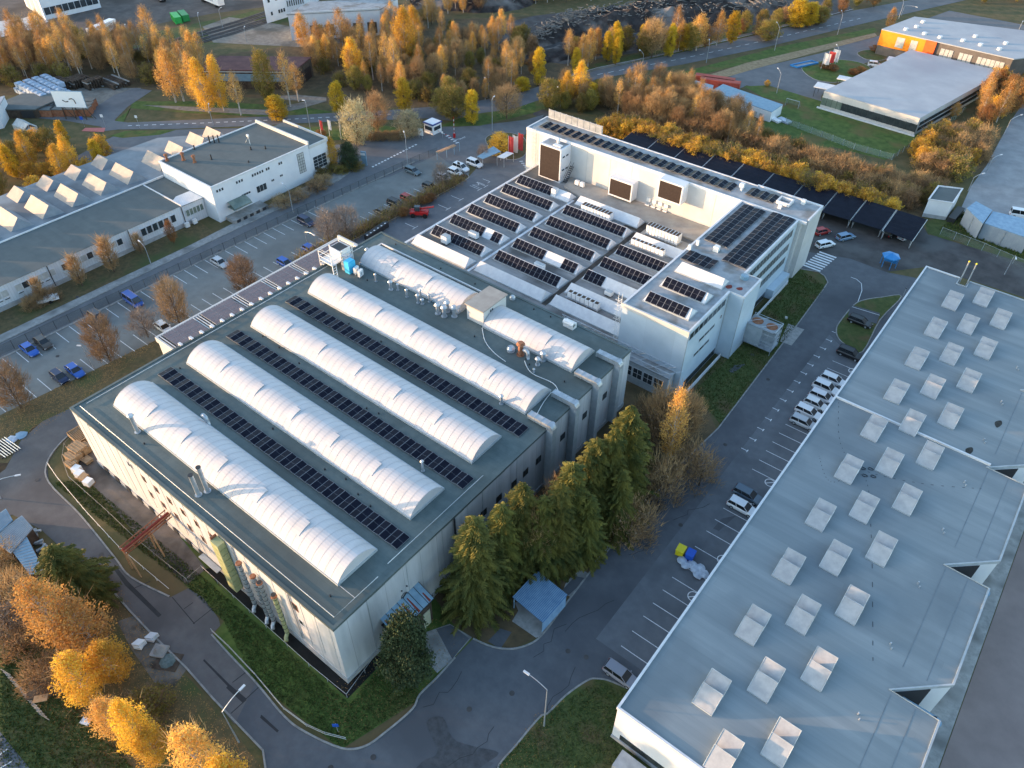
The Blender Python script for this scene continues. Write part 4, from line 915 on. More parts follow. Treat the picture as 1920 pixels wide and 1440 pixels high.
# ridge skylights on office roof
def office_ridge(y0, x0, x1, lab):
    ridge(off, x0, x1, y0, 3.1, 1.2, OZ-.2)
    if not lab: return
    t = thing('solar_array', lab, 'solar array', (x0, y0, OZ), group='solar rows on the office roof ridges'); za = OZ+.05; V = Vector((0, 3.1*.52, 1.2)); l = V.length; V.normalize(); Nn = Vector((1,0,0)).cross(V)
    for i in range(7): panel(t, 1.07, l-.1, Vector((x0+.35+i*1.1, y0, za))+Nn*.06, (1, 0, 0), V)
    mb = MB(); a = Vector((x0+.35, y0, za))+Nn*.04; mb.tube([a+V*.3, a+V*.3+Vector((7.6, 0, 0))], .03, 0, 4); mb.build('mounting_rail', M['alu'], t)
office_ridge(97.3, -47.6, -38.9, 'solar row on the office roof ridge closest to the bushes')
office_ridge(103.0, -47.6, -38.9, 'second solar row on the office roof ridges, before the bare white ridge')
office_ridge(108.7, -47.8, -38.7, None)
# two wide solar fields
def field(lab, x0, y0, nx, ny, w=1.2, l=1.72, lift=.14):
    t = thing('solar_array', lab, 'solar array', (x0, y0, OZ), group='solar fields on the office roof')
    for i in range(nx):
        za, zb = (OZ+.05, OZ+.05+lift) if i % 2 == 0 else (OZ+.05+lift, OZ+.05)
        for j in range(ny): panel(t, w-.03, l-.03, (x0+i*w, y0+j*l, za), (w, 0, zb-za), (0, 1, 0))
    mb = MB()
    for j in range(ny+1): mb.box(x0, y0+j*l-.05, OZ-.1, x0+nx*w, y0+j*l+.0, OZ+.03)
    mb.build('mounting_rail', M['alu'], t)
field('wide solar field on the office roof along the glazed road side', -42.9, 117.2, 4, 13)
field('wide solar field on the office roof along the cream hall side', -48.8, 121.6, 4, 10)
field('small solar block on the office roof behind the white ridge', -49.0, 112.8, 5, 2, 1.2, 1.8)
mb = MB(); mb.cyl(-38.0+.9, 114.6, OZ-.2, OZ+.5, .75, 0, 14, .7); mb.build('roof_vent', M['ctin'], off)
for x, y, s in ((-45.2,119.6,1.0),(-49.3,116.8,.6),(-48.9,119.2,.5)):
    mb = MB(); mb.box(x-s/2, y-s/2, OZ-.2, x+s/2, y+s/2, OZ+.9); mb.build('roof_box', M['steel_w'], off)
mb = MB(); mb.prism(smooth_poly([(-36.9,111.0),(-36.3,110.6),(-35.8,111.1),(-36.2,111.8)], True, 4), OZ-.148, OZ-.142); mb.prism(smooth_poly([(-38.6,110.3),(-38.0,109.8),(-37.5,110.5),(-38,111.3)], True, 4), OZ-.148, OZ-.142); mb.build('roof_stain', M['rustred'], off)
mb = MB()                                    # caged ladder on the office's hall side corner
for s in (-.35, .35): mb.tube([(OX0-.9+s, OY0+.6, ZS), (OX0-.9+s, OY0+.6, OZ+1.3)], .05, 0, 4)
for k in range(26): mb.tube([(OX0-1.25, OY0+.6, ZS+.35*k), (OX0-.55, OY0+.6, ZS+.35*k)], .03, 0, 4)
for k in range(8):
    z = ZS+2+k; mb.tube([(OX0-1.25, OY0+.6, z), (OX0-1.35, OY0-.3, z), (OX0-.45, OY0-.3, z), (OX0-.55, OY0+.6, z)], .04, 0, 4)
mb.build('caged_ladder', M['steel_w'], off)
# truss walkway between hall and office
tw = thing('truss_walkway', 'grey flat-roofed walkway with lattice girders squeezed between the green-grey hall and the blue-white office', 'walkway', (-50, 93.7, 0))
mb = MB(); mb.box(-62, 92.3, 0, -38.2, 94.3, 4.6, 0); mb.box(-62, 92.2, 4.6, -38.1, 94.4, 4.8, 1); mb.build('body', [M['trim_g'], M['roof_o']], tw)
mb = MB()
for y in (92.2, 94.4):
    for z in (4.9, 5.9): mb.tube([(-62, y, z), (-38.1, y, z)], .07, 0, 4)
    for k in range(16): mb.tube([(-62+k*1.49, y, 4.9 if k % 2 else 5.9), (-62+(k+1)*1.49, y, 5.9 if k % 2 else 4.9)], .05, 0, 4)
for k in range(9): mb.tube([(-62+k*2.98, 92.2, 5.9), (-62+k*2.98+1.5, 94.4, 5.9)], .05, 0, 4)
mb.build('lattice_girder', M['steel'], tw)
for k in range(4): window(tw, -46.2+k*2.1, 92.3, 2.6, 1.9, 2.2, '-y', 2, hb=1)
# box module on stilts by the grass
bm_ = thing('plant_platform', 'grey windowless box on stilts with fans and a caged balcony beside the office block', 'plant room', (-31.7, 116.3, 0))
mb = MB(); mb.box(-34.6, 114.7, 1.1, -31.4, 118.0, 5.0, 0); mb.box(-34.6, 114.6, 5.0, -29.0, 118.1, 5.12, 1); mb.box(-31.4, 116.0, 1.1, -29.2, 118.0, 5.0, 0); mb.build('body', [M['trim_g'], M['roof_o']], bm_)
for x in (-33.2, -30.4):
    mb = MB(); mb.cyl(x, 116.4, 5.13, 5.2, 1.05, 0, 16); mb.build('fan', M['rust'], bm_)
mb = MB()
mb.box(-34.6, 114.5, .95, -28.9, 118.1, 1.08)
for x in (-31.4, -30.2, -29.0): mb.tube([(x, 114.7, 1.1), (x, 114.7, 5)], .05, 0, 4)
for z in (1.9, 2.6, 4.2): mb.tube([(-31.4, 114.7, z), (-29, 114.7, z), (-29, 117.9, z)], .05, 0, 4)
mb.tube([(-31.4, 114.7, 1.1), (-30.2, 114.7, 4)], .04, 0, 4); mb.tube([(-30.2, 114.7, 1.1), (-29, 114.7, 4)], .04, 0, 4); mb.tube([(-29, 114.7, 1.1), (-29, 117.9, 4)], .04, 0, 4)
for a in ((-34.6,114.6,-29,114.6),(-29,114.6,-29,118.1),(-34.6,118.1,-29,118.1),(-34.6,114.6,-31.8,118.1),(-31.8,114.6,-29,118.1)): mb.tube([(a[0], a[1], 5.5), (a[2], a[3], 5.5)], .05, 0, 4)
for x, y in ((-29, 114.6), (-29, 118.1), (-34.5, 118.1), (-34.5, 114.6)): mb.tube([(x, y, 0), (x, y, 5.5)], .06, 0, 4)
mb.build('frame', M['steel'], bm_)
area('paving', [(1478,607),(1508,618),(1484,648),(1462,640)], .03, M['conc'])

# ---------------------------------------------------------------- LONG FLAT HALL ON THE RIGHT
RX0, RX1, RY0, RY1, RZ = -13.9, 14.6, 37.7, 150.5, 7.6
M['roof_b2'] = mat('roof_seam', (.14,.17,.19), (.18,.21,.23), 1, .8)
rb = thing('flat_hall', 'long low hall with a blue-grey roof dotted with sawtooth dome skylights, right of the road', 'factory', (RX0, RY0, 0))
pts = [(RX0,RY0),(RX1,RY0)]
for y in (58.6, 80.0, 101.5, 122.9, 144.3): pts += [(RX1, y), (9.1, y+.15), (RX1, y+5.3)]
pts += [(RX1, RY1), (-5.8, RY1), (-5.8, 148.2), (-7.6, 148.2), (-7.6, RY1), (RX0, RY1)]
mb = MB(); mb.prism(pts, 0, RZ-.12, 0, 1); mb.build('wall', [M['wall_p'], M['roof_b']], rb)
mb = MB(); ribbon(mb, [(x, y) for x, y in pts], .24, RZ-.5, RZ+.03, 0, True); mb.build('parapet', M['trim_g'], rb)
mb = MB(); mb.box(RX0-.12, RY0-.1, RZ-.35, RX0+.16, RY1+.1, RZ+.12); mb.box(RX0, RY0-.12, RZ-.35, RX1, RY0+.14, RZ+.1); mb.box(RX0, 102.2, RZ-.1, 9.4, 102.5, RZ+.22); mb.box(RX0, RY1-.1, RZ-.3, -7.6, RY1+.14, RZ+.11); mb.build('white_coping', M['trim'], rb)
mb = MB()
for x in (9.4, 12.1):
    for y0_, y1_ in ((38, 58.3), (62.5, 79.7), (84, 101.2), (105.3, 122.5), (126.8, 144)): mb.box(x-.04, y0_+(x-9)*.0, RZ-.119, x+.04, y1_, RZ-.1)
mb.build('membrane_seam', M['roof_b2'], rb)
for y in (58.6, 80.0, 101.5, 122.9):
    mb = MB(); mb.box(10.6, y+.35, 0, 14.6, y+1.7, 5.6, 0); mb.cyl(14.6, y+1.02, 0, 5.6, .66, 0, 12); mb.build('dock_shelter', M['ctin'], rb)
    area('dock_shade_floor', [(9.1,y+.2),(14.6,y+.2),(14.6,y+5.3)], .04, M['tar'], px=False)  # dark triangle paints the shade on the notch floor
    mb = MB(); mb.face([(9.25,y+.2,0),(12.9,y+3.62,0),(12.9,y+3.62,6.9),(9.25,y+.2,6.9)]); mb.face([(9.25,y+.2,6.9),(12.9,y+3.62,6.9),(12.9,y+3.62,0),(9.25,y+.2,0)]) if 0 else None; mb.build('dock_shade_panel', M['dark'], rb)  # added dark sheet, paints the shade on the notch's slanted wall
def shed_skylight(x, y):
    mb = MB(); z = RZ-.12; w = 2.5
    mb.box(x-w/2, y-2.25, z, x+w/2, y+2.2, z+.22, 1)
    za = z+.22
    for y0, d, h in ((y-2.2, 2.25, 1.05), (y+.1, 2.05, 1.05)):
        xa, xb = x-w/2+.03, x+w/2-.03
        mb.face([(xa, y0, za), (xb, y0, za), (xb, y0+d, za+h), (xa, y0+d, za+h)], 0)
        mb.face([(xb, y0, za), (xb, y0+d, za), (xb, y0+d, za+h)], 1); mb.face([(xa, y0+d, za), (xa, y0, za), (xa, y0+d, za+h)], 1)
        mb.face([(xb, y0+d, za), (xa, y0+d, za), (xa, y0+d, za+h), (xb, y0+d, za+h)], 2)
        for s in (xa, xb): mb.tube([(s, y0, za+.02), (s, y0+d, za+h+.02)], .04, 3, 4)
        mb.tube([(xa, y0+d, za+h+.02), (xb, y0+d, za+h+.02)], .045, 3, 4)
    return mb.build('shed_skylight', [M['skyl'], M['trim_g'], M['glass'], M['steel']], rb)
M['skyl'] = mat('skylight_sheet', (.33,.335,.34), (.43,.43,.425), .9, .6)
for k in range(10): shed_skylight(-6.55, 45.6+10.6*k)
for k in range(11): shed_skylight(-2.35, 40.2+10.56*k)
for k in range(10): shed_skylight(1.85, 45.2+10.6*k+.0)
for k in range(10):
    y = 43+10.7*k; mb = MB(); mb.cyl(7.3, y, RZ-.2, RZ+.35, .10, 0, 8); mb.cyl(7.6, y-.5, RZ-.2, RZ+.25, .08, 0, 8); mb.build('roof_vent', M['steel'], rb)
rs = random.Random(5)
for k in range(2):
    x, y = (6.6+rs.uniform(-1.4, 1.8), rs.uniform(45, 118)); a = rs.uniform(.15, .5)
    if k < 4: x, y = ((8.2, 112.5), (6.2, 103.6), (6.6, 69), (8.0, 83.4))[k]; a = .55
    mb = MB(); mb.prism(smooth_poly([(x-a, y), (x, y-a*2), (x+a*.8, y+.2), (x+.1, y+a*1.8)], True, 4), RZ-.112, RZ-.106); mb.build('roof_stain', mat('roof_stain', (.02,.02,.02) if k != 3 else (.09,.09,.05), (.05,.05,.045), 3, .9) if k == 0 or k == 3 else bpy.data.materials['roof_stain'], rb)
mb = MB()
for path in (smooth_poly([(-13,101.5),(-9.5,93),(-5.2,89.8),(2.5,92.5),(10,97.2)], False, 14), smooth_poly([(-11,88.4),(-7.8,84.6),(-4.4,88.6),(0,79),(6.8,60)], False, 16)):
    for i in range(0, len(path)-1, 2): ribbon(mb, [path[i], (path[i][0]*.45+path[i+1][0]*.55, path[i][1]*.45+path[i+1][1]*.55)], .07, RZ-.112, RZ-.1)
mb.build('lightning_wire', M['dark'], rb)
for a, b in ((-5.3,89.8),(-4.4,90.4),(-4.6,88.6),(-3.6,89.2)):
    mb = MB(); ribbon(mb, smooth_poly([(a,b),(a+.5,b+.1),(a+.6,b+.4),(a,b+.4)], True, 3), .05, RZ-.11, RZ-.02, 0, True); mb.build('anchor_ring', M['dark'], rb)
mb = MB(); mb.box(RX0+1, RY0-.06, .9, RX1-3, RY0, 2.0); mb.build('strip_window', M['glass'], rb)
mb = MB(); mb.box(RX0-.05, RY0-.16, .2, RX1, RY0-.0, .8); mb.box(RX0+2, RY0-3.2, 0, RX0+5.5, RY0-1.0, 1.4); mb.build('plinth', M['plinth'], rb)
mb = MB()
for x in (-7.35, -6.05): mb.cyl(x, 150.1, 4, 11.6, .12, 0, 8); mb.cyl(x, 150.1, 11.6, 11.8, .16, 1, 8)
mb.build('flue', [M['steel'], M['yellow']], rb)
# ---------------------------------------------------------------- LEFT: TWO-STOREY BLOCK AND LOW FACTORY
def wall_pt(x, y, z): return x, y, z
LZ = 9.0
two = thing('two_storey_block', 'white two-storey block with dark flat roof, tall glass-block window and a curved entrance canopy', 'building', (-147.6, 79.5, 0))
walls_box(two, -167.2, 79.6, -147.5, 107.4, 0, LZ-.3, M['wall_p'])
mb = MB(); mb.box(-167.0, 79.8, LZ-.5, -147.7, 107.2, LZ-.15); mb.build('roof', M['roof_l'], two)
mb = MB(); mb.box(-167.4, 79.4, LZ-.4, -147.3, 79.8, LZ+.05); mb.box(-167.4, 79.8, LZ-.4, -167.1, 107.4, LZ+.05); mb.box(-147.6, 79.8, LZ-.4, -147.3, 107.4, LZ); mb.build('parapet', M['trim'], two)
mb = MB(); mb.box(-167.4, 107.2, LZ-.4, -147.3, 107.6, LZ+.7); mb.build('raised_parapet', M['wall_w'], two)
for y in (80.9,81.6,82.3,86.2,86.9,87.6,90.6,91.3,92.0,92.7,93.4,94.6,95.2,98.3,98.9): window(two, -147.5, y, 7.4, .6, .75, '+x', 1)
window(two, -147.5, 92.2, 3.6, 2.9, 1.7, '+x', 3); window(two, -147.5, 95.6, 4.2, .9, .6, '+x', 2); window(two, -147.5, 98.2, 4.4, .9, .6, '+x', 2)
window(two, -147.5, 87.8, 3.9, 2.6, .6, '+x', 4)
window(two, -147.5, 104.6, 5.2, 2.0, 5.0, '+x', 3, gm=M['blind'], fm=M['dark'], hb=6)
mb = MB()
for k in range(8):
    a0, a1 = k*.3927/2+0, (k+1)*.3927/2
    mb.face([(-147.4+2.6*math.sin(a0), 82.4, 2.9+1.1*math.cos(a0)), (-147.4+2.6*math.sin(a1), 82.4, 2.9+1.1*math.cos(a1)), (-147.4+2.6*math.sin(a1), 87.2, 2.9+1.1*math.cos(a1)), (-147.4+2.6*math.sin(a0), 87.2, 2.9+1.1*math.cos(a0))])
mb.box(-147.4, 82.3, 2.8, -144.8, 87.3, 2.95); mb.build('entrance_canopy', M['glass_g'], two)
mb = MB(); mb.box(-147.45, 84.2, 0, -147.3, 86.0, 2.6); mb.build('door', M['trim'], two)
mb = MB(); mb.box(-147.4, 81.2, 0, -144.2, 90.8, .9, 0)
for k in range(5): mb.box(-144.25, 81.9+k*1.8, .1, -144.15, 82.9+k*1.8, .75, 1)
mb.build('loading_dock', [M['conc'], M['dark']], two)
for x, y, h, c in ((-166.2,81.0,1.5,1),(-163.5,83.6,1.7,1),(-160.6,84.6,1.6,1),(-158.9,88.0,1.2,0),(-166.5,88.6,1.0,0),(-166.6,93,1.8,0),(-165.9,93.8,1.8,0),(-165.2,94.6,1.8,0),(-153.6,99.5,.8,0),(-155.9,97,.8,0),(-151,92.6,.4,0)):
    pipe_vent(two, x, y, LZ-.2, h, .3 if c else .16, bool(c), 'rust' if c else 'dark', 'chimney')
mb = MB(); x, y = -159.0, 99.0
mb.tube([(x, y, LZ-.1), (x, y, LZ+2)], .06); mb.tube([(x-.9, y-.5, LZ), (x, y, LZ+1.5), (x+.9, y-.5, LZ)], .04); mb.box(x-.3, y-.3, LZ+1.6, x+.3, y+.1, LZ+2.1); mb.build('antenna', M['steel_w'], two)
ann = thing('rear_annex', 'narrow white annex with glass corner attached behind the two-storey block', 'building', (-151, 107.6, 0))
walls_box(ann, -164, 107.65, -147.8, 113.4, 0, 8.0, M['wall_p']); mb = MB(); mb.box(-163.9, 107.7, 7.9, -147.9, 113.3, 8.1); mb.build('roof', M['roof_l'], ann)
mb = MB(); mb.box(-164.2, 113.2, 7.6, -147.6, 113.6, 8.6); mb.box(-147.95, 107.65, 7.6, -147.6, 113.2, 8.3); mb.build('parapet', M['wall_w'], ann)
window(ann, -147.8, 110.4, 3.4, 4.2, 3.4, '+x', 3, hb=3)
low = thing('shed_roof_factory', 'long low white factory with grey roof and rows of triangular dormers, left of the street', 'factory', (-152.3, 20, 0))
mb = MB()
mb.prism([(-152.6,-30),(-152.3,74),(-152.0,79.5),(-167.3,79.5),(-167.3,107),(-178,101),(-187,90.5),(-187.5,73),(-187.5,-30)], 0, 4.9, 0); mb.build('wall', M['wall_l'], low)
mb = MB(); mb.face([(-152.2,-30,5.0),(-152.1,74,5.0),(-167.2,74,5.2),(-167.3,-30,5.2)]); mb.face([(-152.0,74.1,4.85),(-151.8,79.5,4.85),(-167.2,79.5,5.0),(-167.2,74.1,5.05)]); mb.build('flat_roof', M['roof_l'], low)
mb = MB(); mb.prism([(-167.35,-30),(-167.35,107),(-178,101),(-187,90.5),(-187.5,73),(-187.5,-30)], 4.9, 5.12); mb.build('shed_roof', mat('pale_blue_grey_roof', (.19,.215,.235), (.25,.275,.29), .3, .8, (.13,.14,.15), .09), low)
mb = MB(); mb.box(-167.5, -30, 5.0, -167.2, 79.4, 5.45); mb.box(-167.2, 73.9, 4.9, -152.0, 74.15, 5.3); mb.build('ridge_flashing', M['trim'], low)
mb = MB(); mb.box(-152.4, -30, .0, -152.15, 79.4, .9); mb.build('plinth', M['plinth'], low)
for k in range(15):
    y = 78.9-6.75*k
    if k == 0: y = 80.6
    for x0, x1, h in ((-178.2, -170.0, 2.2),) + (((-186.4, -181.2, 1.7),) if 1 <= k < 5 else ()):
        mb = MB(); z = 5.1; w = 4.0; ym = y+2.2
        A = [(x0, y-.3, z), (x1, y-.3, z), (x1+1.0, y+w+.3, z), (x0, y+w+.3, z)]; T0, T1 = (x0+.1, ym, z+h), (x1-.5, ym, z+h)
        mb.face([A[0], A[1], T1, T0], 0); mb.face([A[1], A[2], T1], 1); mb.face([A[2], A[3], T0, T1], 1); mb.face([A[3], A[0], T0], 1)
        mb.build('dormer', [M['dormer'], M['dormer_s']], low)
for y, x in ((87.2,-176.0),(93.6,-176.5),(98.2,-176.0)):
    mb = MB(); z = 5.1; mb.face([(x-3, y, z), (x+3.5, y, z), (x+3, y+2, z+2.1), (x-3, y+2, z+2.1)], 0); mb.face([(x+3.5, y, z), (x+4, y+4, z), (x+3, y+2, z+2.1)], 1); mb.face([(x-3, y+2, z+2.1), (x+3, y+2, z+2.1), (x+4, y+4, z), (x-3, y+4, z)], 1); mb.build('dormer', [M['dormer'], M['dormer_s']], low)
for y in (60.9,62.3,63.7,65.1,66.5,68.2): window(low, -152.2, y+3.2, 3.0, 1.25, 1.8, '+x', 1)
for y in (75.0,75.9,76.8,77.7,78.6): window(low, -152.0, y, 2.9, .85, 1.6, '+x', 1, gm=M['glass_g'])
y = 58.9
for k in range(26):
    y -= 1.35
    if k % 7 == 3: continue
    dk = k in (0,5,9,14,15,17,20)
    window(low, -152.35, y+1.0, 3.1, 1.3, 1.5, '+x', 1, gm=M['glass'] if dk else M['blind'])
    if k in (2,3,12,13,16,18,19): window(low, -152.35, y+1.0, 1.9, 1.1, .35, '+x', 1)
for y in (60.9, 43.2, 73.9, 30.0): mb = MB(); mb.cyl(-152.15, y, .2, 4.9, .09, 0, 6); mb.build('downpipe', M['dark'], low)
for k, y in enumerate((73.6, 75.6)):
    t = thing('condenser_unit', ('left' if k == 0 else 'right')+' of two small white condensers on the ground by the low white factory corner', 'air conditioner', (-151.0, y, 0)); mb = MB(); mb.box(-151.6, y-.5, .3, -150.9, y+.5, 1.3); mb.build('casing', M['steel_w'], t); mb = MB(); mb.cyl(-151.2, y, 0, .3, .2); mb.build('stand', M['dark'], t)

# ---------------------------------------------------------------- generic small buildings by pixel corner
def box_building(name, label, cat, corners, h, wm, rm, z0=0, roof_over=.0):
    """corners: ground polygon xy"""
    cx = sum(c[0] for c in corners)/len(corners); cy = sum(c[1] for c in corners)/len(corners)
    t = thing(name, label, cat, (cx, cy, 0))
    mb = MB(); mb.prism(corners, z0, h-.15, 0); mb.build('wall', wm, t)
    cc = [(cx+(x-cx)*(1+roof_over), cy+(y-cy)*(1+roof_over)) for x, y in corners]
    mb = MB(); mb.prism(cc, h-.15+.002, h); mb.build('roof', rm, t)
    return t
def rect(p, q, r):
    """parallelogram from three roof corners p-q-r (xy)"""
    s = (p[0]+r[0]-q[0], p[1]+r[1]-q[1]); out = [p, q, r, s]
    a = sum(out[i][0]*out[(i+1) % 4][1]-out[(i+1) % 4][0]*out[i][1] for i in range(4))
    return out if a > 0 else out[::-1]
def px2(x, y, z): return at(x, y, z)[:2]
# pavilion and orange building top right
ZP = 5.0
A, B_, C_ = px2(1547,170,ZP), px2(1725,222,ZP), px2(1883,135,ZP)
A, B_, C_ = (-65.8,231.6), (-37.8,230.4), (-28.8,283)
pav = box_building('glass_pavilion', 'low pavilion with a pale flat roof and a long window band facing the green lawn', 'building', [(-65.9,231.8),(-38.0,229.8),(-28.6,282.5),(-57.3,284.0)], ZP, M['wall_w'], M['roof_m'])
d = Vector((-38.0+65.9, 229.8-231.8)).normalized()
for k in range(18):
    x = -65.9+(27.9)*(k+.5)/18; y = 231.8-2.0*(k+.5)/18
    mb = MB(); mb.obox(x, y-.06, 1.0, 1.45, .14, 2.1, math.atan2(d.y, d.x), 0); mb.obox(x+.76, y-.06, .9, .1, .2, 2.3, math.atan2(d.y, d.x), 1)
    mb.build('window', [M['glass_g'] if k < 4 else M['glass'], M['dark']], pav)
mb = MB()
for k in range(2):
    a = Vector((-38.0, 229.8)); b = Vector((-28.6, 282.5)); n_ = Vector((b.y-a.y, a.x-b.x)).normalized()*.05
    p, q = a.lerp(b, .02)+n_, a.lerp(b, .98)+n_; z = .9+k*1.5; mb.face([(p.x, p.y, z), (q.x, q.y, z), (q.x, q.y, z+1.1), (p.x, p.y, z+1.1)])
mb.build('side_glazing', M['glass'], pav)
mb = MB(); mb.prism([(-65.9-.6,231.8-.5),(-37.6,229.3),(-37.6,228.9),(-66.5,230.9)][::-1], 0, .4); mb.build('plinth', M['trim'], pav)
for k, (px, py, r) in enumerate(((1548,162,4.6),(1585,147,3.4),(1680,112,4))):
    x, y = px2(px, py, 3.2); t = thing('entrance_roof', ['front white flat canopy against the low pavilion by the lawn corner','middle white flat canopy beside the grass island with red hedge','rear white flat canopy between the low pavilion and the orange building'][k], 'canopy', (x, y, 0)); mb = MB(); mb.obox(x, y, 3.1, r*1.3, r, .2, .12); mb.build('roof', M['trim'], t)
    mb = MB()
    for sx in (-1, 1):
        for sy in (-1, 1): mb.cyl(x+sx*r*.5, y+sy*r*.38, 0, 3.1, .07)
    mb.build('post', M['dark'], t)
ZO = 8.0
orb = thing('orange_building', 'large flat-roofed building, orange clad on the left, taupe with tall windows on the right', 'building', (-68.8, 288, 0))
c0, c1, c2, c3 = (-68.9,288.4), (-27.6,288.6), (-10,330), (-62,330)
c2 = (-12,325); c3 = (-64.5,309)
mb = MB(); mb.prism([(-68.9,288.2),(-27.9,286.2),(-14,306),(-14,322),(-64.6,308.5)], 0, ZO-.2, 0); mb.build('wall', M['brownclad'], orb)
mb = MB(); mb.prism([(-69.1,288.0),(-27.7,286.0),(-13.7,305.9),(-13.7,322.3),(-64.7,308.8)], ZO-.2+.002, ZO+.1); mb.build('roof', M['roof_m'], orb)
fy = lambda x: 288.2-(x+68.9)*2.0/41
def face_panel(name, x0, x1, z0, z1, m, out=.12):
    mb = MB(); mb.face([(x0, fy(x0)-out, z0), (x1, fy(x1)-out, z0), (x1, fy(x1)-out, z1), (x0, fy(x0)-out, z1)])
    mb.face([(x0, fy(x0)-out, z1), (x1, fy(x1)-out, z1), (x1, fy(x1), z1), (x0, fy(x0), z1)]); mb.face([(x1, fy(x1)-out, z0), (x1, fy(x1), z0), (x1, fy(x1), z1), (x1, fy(x1)-out, z1)])
    return mb.build(name, m, orb)
face_panel('orange_cladding', -69.0, -54.2, 3.0, ZO-.1, M['orange_c'])
mb = MB(); mb.face([(-69.0,288.2,3.0),(-69.0,288.2,ZO-.1),(-64.75,308.5,ZO-.1),(-64.75,308.5,3.0)]); mb.build('orange_cladding', M['orange_c'], orb)
face_panel('red_cladding', -54.2, -50.8, 3.0, ZO-.1, M['redorange'], .6)
for x, w in ((-62.0,2.6),(-57.6,2.2)): face_panel('window', x-w/2, x+w/2, 3.6, 6.8, M['blind'], .2)
for x0 in (-49.0,-43.2,-37.6,-33.6):
    for k in range(3): face_panel('window', x0+k*1.35, x0+k*1.35+1.2, 3.2, 6.4, M['blind'], .15)
rr = random.Random(8)
for k, (px, py) in enumerate(((1698,57),(1718,52),(1730,43),(1733,65),(1762,72),(1805,78),(1828,70),(1838,86),(1873,94),(1885,83))):
    x, y = px2(px, py, ZO); mb = MB(); mb.cyl(x, y, ZO, ZO+.8, .7, 0, 10); mb.build('roof_vent', M['steel_w'], orb)
fp = thing('net_fence', 'pale green mesh fence bending around the dark green lawn of the pavilion', 'fence', (*px2(1470,232,0), 0))
P_ = G([(1472,232),(1520,250),(1600,280),(1672,300),(1740,252),(1790,225),(1810,205)]); mb = MB()
for a, b in zip(P_, P_[1:]): mb.face([(*a, 0), (*b, 0), (*b, 1.7), (*a, 1.7)])
mb.build('mesh', M['netw'], fp)
mb = MB()
for a, b in zip(P_, P_[1:]):
    k = max(1, int(math.dist(a, b)/3))
    for i in range(k): mb.cyl(a[0]+(b[0]-a[0])*i/k, a[1]+(b[1]-a[1])*i/k, 0, 1.8, .05, 0, 4)
mb.build('posts', M['trim_g'], fp)
# small white boxes, containers
def cont(label, px, py, lx, ly, h, a, m, cat='container', name='shipping_container', z=0):
    x, y = px2(px, py, 0); t = thing(name, label, cat, (x, y, z)); ca, sa = math.cos(a), math.sin(a)
    mb = MB(); mb.obox(x, y, z+.12, lx, ly, h-.12, a); mb.build('body', m, t)
    mb = MB()
    for k in range(int(lx/.6)):
        u = -lx/2+.3+k*.6
        for s in (-1, 1): mb.obox(x+u*ca-s*(ly/2+.02)*sa, y+u*sa+s*(ly/2+.02)*ca, z+.3, .18, .05, h-.5, a)
    mb.build('corrugation', m, t)
    mb = MB()
    for sx in (-1, 1):
        for sy in (-1, 1): mb.obox(x+sx*(lx/2-.1)*ca-sy*(ly/2-.1)*sa, y+sx*(lx/2-.1)*sa+sy*(ly/2-.1)*ca, z, .25, .25, h+.03, a)
    mb.build('corner_post', m, t); return t
cont('left of the two rust-red containers by the roadside dry grass', 1338, 160, 12.2, 2.5, 2.7, .30, M['redc'])
cont('right-hand rust-red container, nearer the white box hut', 1348, 166, 12.2, 2.5, 2.7, .30, M['redc'])
t = box_building('box_hut', 'small white box hut in front of the rust-red containers', 'hut', rect(px2(1296,162,2.6), px2(1331,172,2.6), px2(1338,160,2.6)), 2.6, M['white'], M['ctin'])
mb = MB(); c = px2(1312,172,0); mb.obox(c[0], c[1]-1.6, .3, 1.0, .1, 1.9, -.1); mb.build('door', M['trim_g'], t)
t = box_building('office_container', 'long white flat-roofed prefab beside the small white box hut and the lawn', 'building', rect(px2(1334,170,3), px2(1447,210,3), px2(1468,196,3)), 3, M['white'], M['ctin'])
mb = MB()
a, b = px2(1390,198,2.0), px2(1440,214,2.0)
for k in range(5):
    x = a[0]+(b[0]-a[0])*k/5; y = a[1]+(b[1]-a[1])*k/5
    mb = MB(); mb.obox(x, y-1.0, .8, .9, .1, 1.3, -.2); mb.build('window', M['blind'], t)
# white transformer hut and blue roofed sheds at right
t = thing('transformer_hut', 'tall white windowless hut with a grey sunken roof, beyond the dark carports', 'building', (-20, 186, 0))
Q = [px2(1742,373,4.6), px2(1787,380,4.6), px2(1805,353,4.6), px2(1760,348,4.6)]
mb = MB(); mb.prism(Q, .9, 4.4, 0); mb.build('wall', M['wall_p'], t); mb = MB(); mb.prism(Q, 0, .9); mb.build('plinth', M['plinth'], t)
mb = MB(); cq = (sum(q[0] for q in Q)/4, sum(q[1] for q in Q)/4); mb.prism([(cq[0]+(x-cq[0])*.93, cq[1]+(y-cq[1])*.95) for x, y in Q], 4.3, 4.42); mb.build('roof', M['roof_l'], t)
mb = MB(); ribbon(mb, Q, .4, 4.3, 4.65, 0, True); mb.build('parapet', M['trim'], t)
mb = MB(); mb.obox(Q[1][0]+1.3, Q[1][1]+3, 0, 1.6, 7, 1.2, -.05); mb.build('ramp', M['dark'], t)
